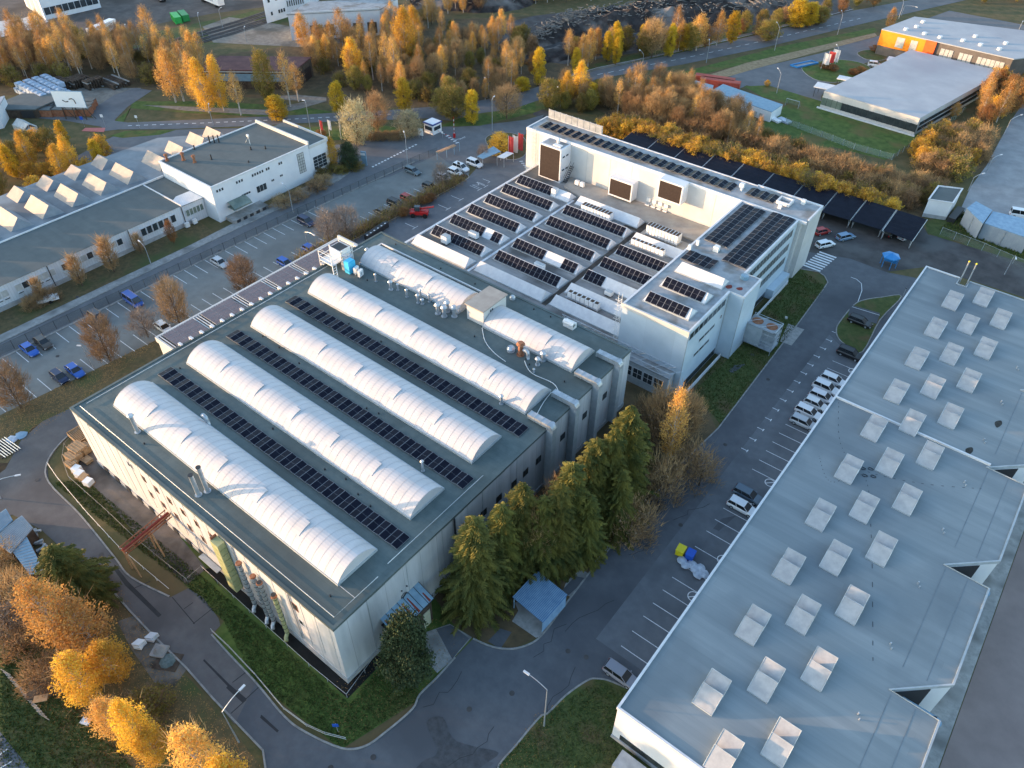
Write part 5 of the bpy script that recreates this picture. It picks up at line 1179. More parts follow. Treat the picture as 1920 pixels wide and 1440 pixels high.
for k, (pl_, h) in enumerate(((((1813,390),(1843,419),(1861,394),(1830,377)), 4.2), (((1846,418),(1930,447),(1945,415),(1862,396)), 3.9))):
    Q = [px2(x, y, h) for x, y in pl_]; t = box_building('tin_shed', ['grey-walled shed with pale blue roof, the narrower left one','grey-walled shed with pale blue roof, the longer one running out of the frame'][k], 'shed', Q if k == 0 else Q, h, M['shedgrey'], M['blue'])
    mb = MB(); mb.obox((Q[0][0]+Q[1][0])/2, (Q[0][1]+Q[1][1])/2-.0, 0, .2, .2, h-.3, 0); mb.build('downpipe', M['steel'], t)
# ---------------------------------------------------------------- solar carports behind the tall hall
u = Vector((7.1, .65)).normalized(); 
ends = [(-20.1,168.4),(-27.0,168.9),(-34.0,168.5),(-40.8,168.0),(-48.5,167.6),(-56.5,167.4),(-64.5,167.2),(-72.5,167.0),(-80.5,166.8),(-88.5,166.6),(-96.5,166.4)]
for k in range(len(ends)-1):
    (xa, ya), (xb, yb) = ends[k], ends[k+1]; t = thing('solar_carport', 'dark solar carport, '+['end one next to the grass, sheltering a silver car','second from the grass end, sheltering a black car','third from the grass end','fourth from the grass end','first one partly hidden by the tall hall roof corner','second one partly hidden behind the tall hall','third one behind the tall hall','fourth one behind the tall hall','fifth one behind the tall hall','farthest visible one behind the tall hall'][k], 'carport', (xa, ya, 0), group='dark solar carports in a line')
    mb = MB(); n_ = 6
    y1 = 177.6 if k < 4 else 176.5
    mb.face([(xb+.12, yb, 2.35), (xa-.12, ya, 2.35), (xa-.12, y1, 3.6), (xb+.12, y1, 3.6)], 0); mb.face([(xb+.12, y1, 3.48), (xa-.12, y1, 3.48), (xa-.12, ya, 2.23), (xb+.12, yb, 2.23)], 1)
    for s in (xb+.12, xa-.12): mb.tube([(s, ya, 2.3), (s, y1, 3.55)], .07, 2, 4)
    for j in range(1, 7): z = 2.35+1.25*j/7; y = ya+(y1-ya)*j/7; mb.tube([(xb+.12, y, z+.005), (xa-.12, y, z+.005)], .012, 1, 4)
    mb.build('solar_roof', [M['pv'], M['dark'], M['steel']], t)
    for xx in (xa-.4, xb+.4):
        mb = MB(); mb.tube([(xx, ya+.8, 0), (xx, ya+.4, 2.3)], .1, 0, 5); mb.tube([(xx, ya+.8, 0), (xx, ya+3, 2.6)], .08, 0, 5); mb.build('leg', M['steel'], t)
# blue bus-shelter like kiosk
x, y, _ = at(1664, 498)
t = thing('smoking_shelter', 'bright blue hexagonal smoking shelter standing on the dark yard', 'shelter', (x, y, 0))
mb = MB(); hx = [(x+1.9*math.cos(a*math.pi/3), y+1.9*math.sin(a*math.pi/3)) for a in range(6)]
for i in range(6): mb.face([(*hx[i], 2.5), (*hx[(i+1) % 6], 2.5), (x, y, 3.2)]); mb.face([(*hx[(i+1) % 6], 2.3), (*hx[i], 2.3), (*hx[i], 2.5), (*hx[(i+1) % 6], 2.5)][::-1])
mb.build('roof', M['blue2'], t)
for i in range(6): mb = MB(); mb.cyl(x+(hx[i][0]-x)*.85, y+(hx[i][1]-y)*.85, 0, 2.5, .08, 0, 6); mb.build('post', M['blue2'], t)
mb = MB(); mb.box(x-1.3, y+1.0, .4, x+1.3, y+1.3, 1.2); mb.build('bench', M['blue2'], t)
# blue corrugated bike shelter under the spruces
c = [px2(961,1118,2.6), px2(1015,1165,2.3), px2(1063,1115,2.6), px2(1020,1090,2.8)]
t = thing('bike_shelter', 'open blue shelter with a corrugated roof and slatted side under the big spruces', 'shelter', (c[1][0], c[1][1], 0))
A, B_, C_ = Vector((-39.0,46.2)), Vector((-33.0,46.2)), Vector((-33.0,51.6))
A = Vector(px2(961,1120,2.6)); B_ = Vector(px2(1018,1168,2.6)); C_ = Vector(px2(1064,1117,2.6)); D_ = A+(C_-B_)
mb = MB(); n_ = 22
for i in range(n_):
    for s, (t0, t1, m_) in enumerate(((0, .62, 0), (.62, 1, 1))):
        p = A.lerp(B_, (i+t0)/n_); q = A.lerp(B_, (i+t1)/n_); r_ = q+(D_-A); s_ = p+(D_-A); z = 2.7 if m_ == 0 else 2.62
        mb.face([(p.x, p.y, z), (q.x, q.y, z), (r_.x, r_.y, z+.15), (s_.x, s_.y, z+.15)], m_)
mb.face([(A.x, A.y, 2.6), (D_.x, D_.y, 2.75), (C_.x, C_.y, 2.75), (B_.x, B_.y, 2.6)], 1)
mb.build('roof', [M['blue'], mat('dark_blue_tin', (.06,.15,.30), (.08,.19,.36), 1, .5)], t)
mb = MB()
for k in range(5): mb.tube([(B_.x-.15, B_.y+.2, .3+k*.5), (C_.x-.15, C_.y-.2, .3+k*.5)], .12, 0, 4)
mb.build('side_slats', M['blue'], t)
for p in (A, B_, C_, D_): mb = MB(); q = p.lerp((A+C_)/2, .06); mb.cyl(q.x, q.y, 0, 2.65, .08, 0, 6); mb.build('post', M['blue'], t)
area('paving', [(965,1130),(1005,1120),(1050,1150),(1010,1196),(985,1175)], .034, M['conc'])

# ---------------------------------------------------------------- gate area
x, y, _ = at(812, 247)
t = thing('gatehouse', 'small white gatehouse with blue roof edge beside the barrier', 'gatehouse', (x, y, 0))
mb = MB(); mb.obox(x, y, 0, 3.4, 3.4, 2.7, 0); mb.build('wall', M['white'], t); mb = MB(); mb.obox(x, y, 2.7, 3.8, 3.8, .3, 0, 0); mb.obox(x, y, 3.0, 3.3, 3.3, .08, 0, 1); mb.build('roof', [mat('navy_trim', (.03,.06,.25), rough=.5), M['white']], t)
mb = MB(); mb.obox(x, y-1.72, 1.1, 2.6, .08, 1.0, 0); mb.obox(x+1.72, y, 1.1, .08, 2.6, 1.0, 0); mb.build('window', M['glass'], t)
for i, (a, b) in enumerate((((818,250),(845,263)),((852,258),(874,250)))):
    a, b = at(*a), at(*b); t = thing('barrier', 'red and white boom barrier '+('next to the gatehouse' if i == 0 else 'raised beside the fence end'), 'barrier', a)
    mb = MB(); mb.obox(a[0], a[1], 0, .5, .5, 1.2); mb.build('post', M['red'], t)
    mb = MB()
    for k in range(8):
        p, q = Vector(a).lerp(Vector(b), k/8), Vector(a).lerp(Vector(b), (k+1)/8); zz = 1.0 if i == 0 else 1.0
        if i: p, q = Vector(a)+Vector((0, 0, k*.6)), Vector(a)+Vector((0, 0, k*.6+.6)); zz = 1.0
        mb.tube([(p.x, p.y, p.z+zz), (q.x, q.y, q.z+zz)], .08, k % 2, 4)
    mb.build('boom', [M['white'], M['red']], t)
for k, (pts_, lab, mm) in enumerate(((((895,293),(905,298),(939,284),(925,274)), 'larger pale blue-roofed bike shelter beside the gate road', 'ctin'), (((932,294),(945,297),(963,287),(950,284)), 'smaller cream-roofed bike shelter next to the pale blue one', 'trim'))):
    Q = [px2(a, b, 2.5) for a, b in pts_]; t = thing('bike_shelter', lab, 'shelter', (*Q[0], 0)); mb = MB()
    mb.prism(Q, 2.4, 2.52); mb.build('roof', M[mm], t)
    for q in Q: mb = MB(); mb.cyl(q[0], q[1], 0, 2.4, .08, 0, 5); mb.build('post', M['steel'], t)
Q = [px2(a, b, 2.4) for a, b in ((818,284),(823,287),(858,273),(852,270))]
t = thing('pedestrian_gate', 'blue steel turnstile shelter with slatted roof at the end of the lot fence', 'shelter', (*Q[0], 0))
mb = MB()
for k in range(14): a, b = Vector(Q[0]).lerp(Vector(Q[3]), k/14), Vector(Q[1]).lerp(Vector(Q[2]), k/14); mb.tube([(a.x, a.y, 2.4), (b.x, b.y, 2.4)], .12, 0, 4)
mb.build('roof', M['wood'], t)
for a, b in ((820,300),(838,296),(852,290),(862,284)): mb = MB(); p = at(a, b); mb.cyl(p[0], p[1], 0, 2.4, .08); mb.build('post', M['ctin'], t)
def flag(px, py, tx, ty, label, m, w=1.0, l=2.6):
    p = at(px, py); h = hz(px, py, tx, ty); t = thing('flagpole', label, 'flag', p)
    mb = MB(); mb.cyl(p[0], p[1], 0, h, .07, 0, 6, .04); mb.build('pole', M['steel_w'], t)
    mb = MB(); k = 6
    for i in range(k):
        x0 = p[0]+.05+w*i/k; x1 = p[0]+.05+w*(i+1)/k; a, b = .12*math.sin(i*1.4), .12*math.sin((i+1)*1.4)
        mb.face([(x0, p[1]+a, h-.1), (x0, p[1]+a, h-.1-l), (x1, p[1]+b, h-.1-l), (x1, p[1]+b, h-.1)])
    mb.build('flag_cloth', m, t)
fr = mat('red_flag', (.55,.05,.05), (.62,.08,.07), 2, .8, trans=.3); fw_ = mat('white_flag', (.70,.68,.66), (.78,.76,.74), 2, .8, trans=.3); fo = mat('pink_flag', (.60,.30,.30), (.7,.5,.5), 2, .8, trans=.3)
flag(604,262,593,225,'red flag on a pole behind the two-storey block', fr); flag(620,265,613,224,'white flag on a pole behind the two-storey block', fw_); flag(640,262,634,225,'bare grey pole with thin banner, right of the white flag by the street', M['steel'], .4)
flag(953,290,950,254,'tall red banner flag nearest the bike shelter', fr, 1.6, 4.6); flag(961,286,958,252,'tall white banner flag in the middle of three by the cream hall', fw_, 1.6, 4.6); flag(971,284,969,248,'tall red banner flag nearest the cream hall corner', fr, 1.6, 4.6)
flag(1539,130,1538,96,'white company flag on the grass island, left one', fw_, 2, 3.4); flag(1547,129,1545,92,'red company flag on the grass island, middle one', fr, 2, 3.4); flag(1555,124,1553,88,'white company flag on the grass island, right one', fw_, 2.2, 3.8)
x, y, _ = at(684, 310)
t = thing('entrance_sign', 'upright white and blue entrance totem beside the dark bush', 'sign', (x, y, 0)); mb = MB(); mb.obox(x, y, 0, 1.4, .3, 3.8, .4); mb.build('board', M['ctin'], t); mb = MB(); mb.obox(x, y-.2, 2.8, 1.2, .05, .6, .4); mb.build('sign_panel', M['white'], t)
x, y, _ = at(789, 259)
t = thing('notice_board', 'small white notice board on posts on the traffic island left of the gatehouse', 'sign', (x, y, 0)); mb = MB(); mb.obox(x, y, .8, 1.6, .1, 2.0, .3); mb.build('board', M['white'], t); mb = MB(); mb.cyl(x-.6, y, 0, .8, .06); mb.cyl(x+.6, y, 0, .8, .06); mb.build('post', M['steel'], t)
# billboard
x, y, _ = at(146, 222); h = hz(146, 222, 148, 190)
t = thing('billboard', 'white roadside billboard on posts with a small brown figure mark', 'billboard', (x, y, 0))
mb = MB(); mb.obox(x+.5, y-.6, 3.6, 8.6, .35, 4.4, .62, 0); mb.obox(x+.5, y-.6, 3.5, 8.7, .28, 4.6, .62, 1); mb.build('board', [mat('poster_white', (.85,.86,.88), (.90,.90,.91), .6, .5), M['ctin']], t)
mb = MB()
for k, (a, b, c, d) in enumerate(((-1.9,5.6,-1.1,5.1),(-1.1,5.1,-.3,5.3),(.1,5.9,1.0,6.1),(1.0,6.1,1.5,5.6),(1.5,5.6,1.6,4.7))):
    ca, sa = math.cos(.62), math.sin(.62); mb.tube([(x+.5+a*ca+.2*sa, y-.6+a*sa-.2*ca, b), (x+.5+c*ca+.2*sa, y-.6+c*sa-.2*ca, d)], .13, 0, 4)
mb.build('printed_mark', M['wood_d'], t)
mb = MB(); 
for s in (-3, 0, 3): mb.tube([(x+.5+s*.81, y-.6+s*.58, 0), (x+.5+s*.81, y-.6+s*.58, 3.6)], .14, 0, 5); mb.tube([(x+1.8+s*.81, y+1.4+s*.58, 0), (x+.5+s*.81, y-.6+s*.58, 4.5)], .1, 0, 5)
mb.build('post', M['wood_d'], t)

# ---------------------------------------------------------------- fences
def fence(label, pts, h=1.9, sp=2.5, mesh='wire', pm='trim_g', panel_=True, pr=.045, name='wire_fence', rails=1):
    P_ = pts; t = thing(name, label, 'fence', (*P_[0], 0)); mb = MB()
    if panel_:
        for a, b in zip(P_, P_[1:]): mb.face([(*a, .05), (*b, .05), (*b, h), (*a, h)])
        mb.build('wire_panel', M[mesh], t)
    pos = []
    for a, b in zip(P_, P_[1:]):
        k = max(1, int(math.dist(a, b)/sp))
        for i in range(k): pos.append((a[0]+(b[0]-a[0])*i/k, a[1]+(b[1]-a[1])*i/k))
    for x, y in pos[:99]: mb = MB(); mb.cyl(x, y, 0, h+.1, pr, 0, 5); mb.build('post', M[pm], t)
    mb = MB()
    for j in range(rails):
        z = h-(h-.3)*j/max(1, rails-1) if rails > 1 else h
        for a, b in zip(P_, P_[1:]): mb.tube([(*a, z), (*b, z)], .028 if rails == 1 else .035, 0, 4)
    mb.build('rail', M[pm], t); return t
fence('long dark wire fence between the parking lot and the street', [(-141.0,-30),(-139.1,25.7),(-137.0,70.2),(-136.2,93.0),(-134.6,116.2),(-133.4,131),(-132.6,137)], 1.9, 2.55, 'net', 'dark')
fence('white low railing along the grass strip next to the left road', [px2(a, b, 0) for a, b in ((93,875),(110,900),(165,965),(225,1030),(270,1068),(320,1110))], .8, 3, panel_=False, pm='steel_w', name='railing', rails=1)
fence('white railing round the concrete apron of the lit facade, ending at the dark trench', [px2(a, b, 0) for a, b in ((152,808),(124,838),(120,865),(132,900),(160,925),(205,965),(260,1018),(352,1092),(380,1068))], .9, 3, panel_=False, pm='conc', name='railing', rails=1)
fence('thin railing following the dark trench to the hall corner nearest the camera', [px2(a, b, 0) for a, b in ((380,1068),(500,1178),(580,1250),(651,1308),(717,1218))], .9, 3.2, panel_=False, pm='steel', name='railing', rails=1)
fence('curved silver guard rail along the grass beside the bottom road', [px2(a, b, 0) for a, b in ((398,1185),(430,1215),(480,1268),(532,1330),(575,1362),(610,1378),(650,1388))], .75, 2.6, panel_=False, pm='steel', name='guard_rail', rails=2)
fence('straight silver guard rail between the spruces and the road', [px2(a, b, 0) for a, b in ((1116,1058),(1200,955))], .75, 2.6, panel_=False, pm='steel', name='guard_rail', rails=2)
fence('steel wire boundary fence at the right side of the dark yard', [px2(a, b, 0) for a, b in ((1762,440),(1840,470),(1990,535))], 1.9, 3)

# ---------------------------------------------------------------- lamps
def lamp(bx, by, tx, ty, hx_, hy_, label, group=None, arm=None):
    p = at(bx, by); h = max(4, hz(bx, by, tx, ty)); q = at(hx_, hy_, h+.2)
    t = thing('street_lamp', label, 'street lamp', p, group=group)
    mb = MB(); mb.tube([(p[0], p[1], 0), (p[0], p[1], h*.35)], .11, 0, 6, .09); mb.tube([(p[0], p[1], h*.35), (p[0], p[1], h-.4)], .08, 0, 6, .05); mb.build('pole', M['steel'], t)
    d = Vector((q[0]-p[0], q[1]-p[1])); L_ = min(d.length, 4.5); d.normalize()
    mb = MB(); arc = [(p[0]+d.x*L_*s, p[1]+d.y*L_*s, h-.4+.6*math.sin(min(1, s*1.3)*math.pi/2)) for s in (0, .1, .25, .5, .75, .95)]
    mb.tube(arc, .05, 0, 5); arm_ = mb.build('arm', M['steel'], t)
    e = arc[-1]; mb = MB(); mb.obox(e[0]+d.x*.2, e[1]+d.y*.2, e[2]-.08, .8, .26, .14, math.atan2(d.y, d.x)); mb.build('lamp_head', M['trim'], arm_)
for a in ((1020,1362,1022,1290,988,1262,'tall curved street lamp at the junction in front of the bottom-centre lawn'),
    (448,1392,418,1330,453,1290,'street lamp leaning over the bottom-left road'),
    (2,935,3,912,33,891,'street lamp at the far left edge beside the curved road'),
    (284,497,272,462,261,452,'street lamp on the pavement in front of the low white factory'),
    (550,399,541,352,530,344,'double street lamp on the pavement below the two-storey block'),
    (174,690,154,650,150,648,'thin dark lamp post standing in the lower row of the parking lot'),
    (577,462,575,437,588,440,'parking lot lamp near the solar pergola'),
    (765,315,764,256,757,247,'tall street lamp by the dashed line at the gate'),
    (923,245,923,185,926,181,'tall lamp left of the cream hall beside the main road'),
    (913,183,913,152,909,146,'curved lamp between the autumn trees, left one'), (1051,200,1051,170,1046,163,'curved lamp between the autumn trees, nearer the tall hall'),
    (1203,135,1203,100,1200,94,'roadside lamp left of the bare tree on the main road'), (1324,118,1330,82,1330,74,'straight roadside lamp along the main road'),
    (1452,95,1460,50,1457,42,'roadside lamp with curved arm, middle of the main road'), (1570,65,1580,28,1577,17,'roadside lamp with curved arm, upper part of the main road'), (1685,35,1694,6,1692,-6,'roadside lamp behind the orange building'),
    (1456,175,1465,138,1459,128,'forecourt lamp beside the young orange trees'), (1563,130,1573,92,1569,84,'forecourt lamp on the grass island with flags'),
    (1877,264,1895,222,1916,215,'lamp with a long arm at the right edge road'), (1850,322,1861,296,1877,290,'lamp on the verge above the white transformer hut'), (1815,358,1826,330,1844,325,'lamp right beside the white transformer hut'),
    (1883,515,1910,480,1905,484,'thin lamp behind the far end of the flat hall'), (1690,30,1697,28,1777,27,'lamp beyond the orange building'), (1900,80,1912,42,1918,40,'lamp at the top right car park'),
    (400,235,392,200,391,195,'slim lamp at the main road below the yellow birches'), (583,248,575,189,570,188,'slim lamp post by the road behind the two-storey block'),
    (381,70,373,28,371,24,'rail yard lamp near the green containers'), (418,53,415,16,414,14,'rail yard mast right of the green containers'), (242,75,236,50,234,46,'thin mast by the white truck trailer'),(355,88,352,70,350,68,'short mast beside the rail tracks'),(463,80,460,52,458,50,'pale mast beside the rail tracks before the white tower')):
    lamp(*a)
def sign(px, py, h, label, m, s=.6, rr_=0):
    p = at(px, py); t = thing('road_sign', label, 'road sign', p); mb = MB(); mb.cyl(p[0], p[1], 0, h, .04, 0, 5); mb.build('post', M['steel'], t)
    mb = MB(); mb.obox(p[0], p[1]-.08, h-s, s, .05, s, .0 if not rr_ else rr_); mb.build('sign_plate', m, t)
sign(634,1372,2.2,'small blue square road sign at the tip of the bottom grass strip', M['blue_p'], .7, .7)
sign(159,238,3,'blue and white road sign below the billboard', M['blue_p'], .9, .6); sign(198,238,3.6,'white post sign at the red crossing', M['white'], .8, .6); sign(262,240,3.6,'slim white sign post on the green verge of the main road', M['white'], .7, .6)
sign(830,258,1.8,'white triangle sign by the gate road', M['white'], .6); sign(861,320,2.4,'dark round sign near the raised barrier', M['dark'], .9); sign(1806,598,1.2,'grey post on the grass island by the parked estate car', M['steel'], .2)
sign(1690,562,3,'thin dark post beside the grass island tip', M['dark'], .2); sign(1473,600,.9,'small white marker on the lawn by the plant platform', M['white'], .5)

# ---------------------------------------------------------------- cars
CARM = {}
def carpaint(c):
    if c not in CARM: CARM[c] = mat('car_paint_%d' % len(CARM), c, rough=.28, spec=.6)
    return CARM[c]
M['tyre'] = mat('tyre', (.012,.012,.013), rough=.8); M['cglass'] = mat('car_glass', (.012,.015,.018), rough=.08, spec=.8)
M['hl'] = mat('headlight', (.55,.58,.60), rough=.15); M['tl'] = mat('tail_light', (.30,.01,.01), rough=.25)
KIND = {'sedan': (4.6,.90,1.42,.62,.90,(-2.1,-1.35,.35,1.15)), 'estate': (4.6,.90,1.47,.62,.92,(-2.25,-2.0,.35,1.15)), 'hatch': (4.1,.87,1.48,.62,.92,(-2.0,-1.7,.3,1.05)),
        'suv': (4.6,.93,1.68,.68,1.02,(-2.25,-1.95,.45,1.2)), 'van': (4.9,.96,1.95,.62,1.05,(-2.42,-2.35,1.15,1.85))}
CP = {}
def car_parts(kind, col):
    L_, W, HT, zb, zbelt, cab = KIND[kind]; h = L_/2; par = []
    st = [(-h, .86, .34, zbelt-.14), (-h+.12, .95, .26, zbelt-.02), (-h+.7, 1, .22, zbelt), (-.2, 1, .20, zbelt), (h-1.15, 1, .22, zbelt-.03), (h-.45, .97, .24, zbelt-.16), (h-.1, .88, .28, zbelt-.30), (h, .78, .36, zbelt-.40)]
    mb = MB(); rings = []
    for x, w, z0, z1 in st:
        w *= W; b = len(mb.v); mb.v += [(x, -w*.9, z0), (x, -w, z0+.18), (x, -w, z1-.16), (x, -w*.9, z1), (x, w*.9, z1), (x, w, z1-.16), (x, w, z0+.18), (x, w*.9, z0)]; rings.append(b)
    for a, b in zip(rings, rings[1:]):
        for i in range(8): j = (i+1) % 8; mb.f.append((a+i, b+i, b+j, a+j)[::-1]); mb.m.append(0)
    mb.f.append(tuple(rings[0]+i for i in range(8))); mb.m.append(0); mb.f.append(tuple(rings[-1]+i for i in reversed(range(8)))); mb.m.append(0)
    r0_, r1_, f1_, f0_ = cab; wt, wb = W*.76, W*.9
    mb.box(r1_-.02, -wt, HT-.05, f1_+.02, wt, HT, 0)
    for s in (-1, 1):
        for (xa, xb) in ((r0_, r1_), (f0_, f1_), ((r0_*.55+f0_*.45), (r1_*.55+f1_*.45))): mb.tube([(xa, s*(wb+.0), zbelt-.03), (xb, s*(wt+.0), HT-.03)], .045, 0, 4)
        mb.tube([(r1_, s*(wt-.02), HT+.035), (f1_, s*(wt-.02), HT+.035)], .025, 0, 4)
        mb.obox(f0_-.35, s*(W+.08), zbelt-.02, .16, .18, .14, 0, 0)
    par.append(('body', [carpaint(col)], mb))
    mb = MB(); a = [(r0_, -wb, zbelt-.02), (f0_, -wb, zbelt-.05), (f0_, wb, zbelt-.05), (r0_, wb, zbelt-.02)]; b = [(r1_, -wt, HT-.04), (f1_, -wt, HT-.04), (f1_, wt, HT-.04), (r1_, wt, HT-.04)]
    for i in range(4): j = (i+1) % 4; mb.face([a[i], a[j], b[j], b[i]])
    par.append(('window_glass', [M['cglass']], mb))
    for sx in (-L_*.3, L_*.3):
        for s in (-1, 1):
            mb = MB(); n = 14; y0, y1 = s*(W-.2), s*(W+.012)
            ring = lambda y, r: [(sx+r*math.cos(2*math.pi*i/n), y, .32+r*math.sin(2*math.pi*i/n)) for i in range(n)]
            A_, B2, C2 = ring(y0, .32), ring(y1, .32), ring(y1+s*.004, .2)
            for i in range(n):
                j = (i+1) % n; q = [A_[i], A_[j], B2[j], B2[i]]; mb.face(q if s < 0 else q[::-1], 0)
            mb.face(B2 if s < 0 else B2[::-1], 0); mb.face(C2 if s < 0 else C2[::-1], 1); par.append(('wheel', [M['tyre'], M['steel']], mb))
    for s in (-1, 1):
        mb = MB(); mb.box(h-.22, s*W*.72-.17, zbelt-.48, h-.03, s*W*.72+.17, zbelt-.34); par.append(('headlight', [M['hl']], mb))
        mb = MB(); mb.box(-h-.01, s*W*.76-.12, zbelt-.38, -h+.12, s*W*.76+.12, zbelt-.12); par.append(('tail_light', [M['tl']], mb))
    return par
def car(kind, col, x, y, rz, label, group=None):
    t = thing('parked_car' if kind != 'van' else 'parked_van', label, 'car' if kind != 'van' else 'van', (x, y, .035), rz, group)
    LOC[t.name] = Vector((0, 0, 0)); key = (kind, col)
    if key not in CP: CP[key] = [(n, m.build(n, ms, t)) for n, ms, m in car_parts(kind, col)]
    else:
        for n, o in CP[key]: c_ = o.copy(); C.objects.link(c_); c_.parent = t; c_.name = n
    return t
WH, SV, BK, DG, BL, NV, RD, GB, DB = (.72,.74,.76), (.42,.45,.48), (.012,.012,.014), (.045,.05,.055), (.02,.10,.42), (.012,.022,.07), (.35,.02,.015), (.14,.24,.36), (.06,.05,.04)
for k, y in enumerate((115.0,112.1,109.5,107.0,104.3,101.4)):
    lab = ['white estate car farthest up the road in the row of six beside the flat hall','second car from the far end of the row of six, white with darker rear','third white estate from the far end of the row of six','fourth white estate from the far end of the row of six','fifth estate from the far end, white with a dark line, in the row of six','silver-grey estate closest to the camera in the row of six'][k]
    car(['estate','suv','estate','hatch','estate','estate'][k], [WH,WH,(.66,.67,.70),(.70,.72,.72),WH,SV][k], [-16.9,-17.2,-16.75,-17.0,-17.15,-16.8][k], y, [.01,-.015,.012,0,-.02,.015][k], lab, 'estates parked in a tight row beside the flat hall')
car('estate', (.10,.14,.18), -17.3, 81.1, 0, 'dark blue-grey estate with a black roof, next to a silver estate by the flat hall')
car('estate', WH, -16.9, 78.4, 0, 'silver-white estate next to the dark blue-grey one by the flat hall')
car('estate', (.22,.23,.27), -17.0, 44.6, 0, 'grey-violet estate alone in the front stalls at the flat hall corner')
car('suv', BK, -17.3, 124.0, 0, 'black SUV near the grass island, close to the flat hall edge'); car('estate', BK, -19.3, 135.0, .0, 'black estate with silver roof rails on the grass island bay')
car('sedan', SV, -133.0, 69.1, 0, 'silver saloon in the upper parking row beside the fence'); car('suv', DG, -135.0, 42.7, 0, 'dark grey SUV in the upper parking row, left of the blue van')
car('van', (.03,.09,.34), -134.6, 50.0, 0, 'deep blue van in the upper parking row'); car('sedan', DB, -135.9, 32.3, 0, 'brown-black saloon next to a blue one at the left of the lot'); car('sedan', BL, -135.8, 29.7, 0, 'blue saloon with pale bonnet, leftmost in the upper parking row')
car('hatch', NV, -124.2, 29.3, 0, 'dark blue hatchback in the lower parking row, left of a blue saloon'); car('sedan', BL, -123.8, 31.9, 0, 'blue saloon in the lower parking row, right of a dark hatchback')
car('sedan', WH, -122.6, 48.9, 0, 'white saloon with glass roof near the pergola end'); 
def carp(kind, col, px, py, rz, lab): x, y, _ = at(px, py, .7); car(kind, col, x, y, rz, lab)
carp('hatch', BL, 535, 493, 0, 'bright blue hatchback close to the solar pergola, left one'); carp('hatch', BL, 583, 468, 0, 'bright blue hatchback behind the pergola beside a lamp')
carp('suv', NV, 574, 415, 0, 'navy SUV in the upper row below the two-storey block'); carp('estate', (.10,.14,.16), 774, 320, 0, 'dark silver estate in the upper row near the gate')
carp('suv', WH, 890, 306, 0, 'white SUV alone at the gate end of the lower row'); carp('suv', WH, 864, 314, 0, 'white car, first of a close pair beside the hedge'); carp('hatch', WH, 853, 322, 0, 'white car, second of a close pair beside the hedge')
carp('hatch', (.5,.45,.45), 832, 332, 0, 'pale car behind the white pair beside the hedge'); carp('hatch', BK, 806, 350, 0, 'black hatchback under the bare tree by the hedge'); carp('hatch', RD, 765, 372, 0, 'dark red car in the lower row by the hedge'); carp('suv', BK, 742, 382, 0, 'black SUV beside the dark red car by the hedge')
carp('sedan', DB, 718, 398, 0, 'brown-black car last in the row by the hedge'); carp('sedan', BK, 649, 438, 0, 'black car under the bare trees in front of the bin row')
carp('hatch', RD, 1542, 433, 1.05, 'red hatchback on the dark yard'); carp('estate', GB, 1586, 443, 1.05, 'light blue estate on the dark yard'); carp('estate', WH, 1548, 457, 1.05, 'white estate on the dark yard below the red car')
carp('suv', BK, 1672, 436, 1.3, 'black SUV parked under the carport'); carp('sedan', SV, 1699, 441, 1.3, 'silver saloon parked under the last carport'); carp('suv', WH, 1641, 121, .3, 'white car by the low pavilion canopies')
carp('van', WH, 1915, 402, .3, 'white van at the right edge behind the blue roofed sheds')

# ---------------------------------------------------------------- props
def prop(name, label, cat, px, py, z=0, group=None): x, y, _ = at(px, py, z); return x, y, thing(name, label, cat, (x, y, z), group=group)
x, y, t = prop('telehandler', 'red telescopic handler working machine beside the hedge', 'machine', 787, 405)
mb = MB(); mb.obox(x, y, .7, 4.2, 1.8, .7, .6); mb.obox(x-.3, y-.2, 1.4, 1.2, .9, 1.0, .6); mb.build('body', M['red'], t)
mb = MB(); mb.obox(x-.3, y-.3, 1.5, 1.3, 1.0, 1.1, .6); mb.build('cab', M['glass'], t); mb = MB(); mb.tube([(x-2.2, y-1.0, 1.2), (x+2.6, y+2.2, 2.4)], .22, 0, 6); mb.build('boom', M['red'], t)
for a in (-1.4, 1.4):
    for b in (-.9, .9): mb = MB(); q = (x+a*math.cos(.6)-b*math.sin(.6), y+a*math.sin(.6)+b*math.cos(.6)); mb.tube([(q[0]+.12, q[1]-.18, .55), (q[0]-.12, q[1]+.18, .55)], .55, 0, 12); mb.build('wheel', M['tyre'], t)
for k in range(6):
    x, y, t = prop('waste_bin', 'black wheeled bin in the line of bins behind the hall corner', 'bin', 690+k*6.6, 449-k*4.4, group='black bins lined up at the hall corner')
    mb = MB(); mb.obox(x, y, .15, 1.1, 1.1, 1.1); mb.build('body', M['dark'], t); mb = MB(); mb.obox(x, y, 1.25, 1.2, 1.2, .12); mb.build('lid', M['dark'], t); mb = MB(); mb.obox(x+.3, y-.3, 1.375, .35, .35, .02, .7); mb.build('label_mark', M['white'], t)
x, y, t = prop('waste_bin', 'yellow wheeled container at the front of the flat hall', 'bin', 1275, 1038); mb = MB(); mb.obox(x, y, .2, 1.1, 1.3, 1.0, .1); mb.build('body', M['yellow'], t); mb = MB(); mb.obox(x, y, 1.2, 1.2, 1.4, .12, .1); mb.build('lid', M['yellow'], t)
x, y, t = prop('waste_bin', 'blue wheeled container between the yellow one and the plastic bags', 'bin', 1293, 1046); mb = MB(); mb.obox(x, y, .2, 1.1, 1.3, 1.0, .1); mb.build('body', M['blue_p'], t); mb = MB(); mb.obox(x, y, 1.2, 1.2, 1.4, .12, .1); mb.build('lid', M['blue_p'], t)
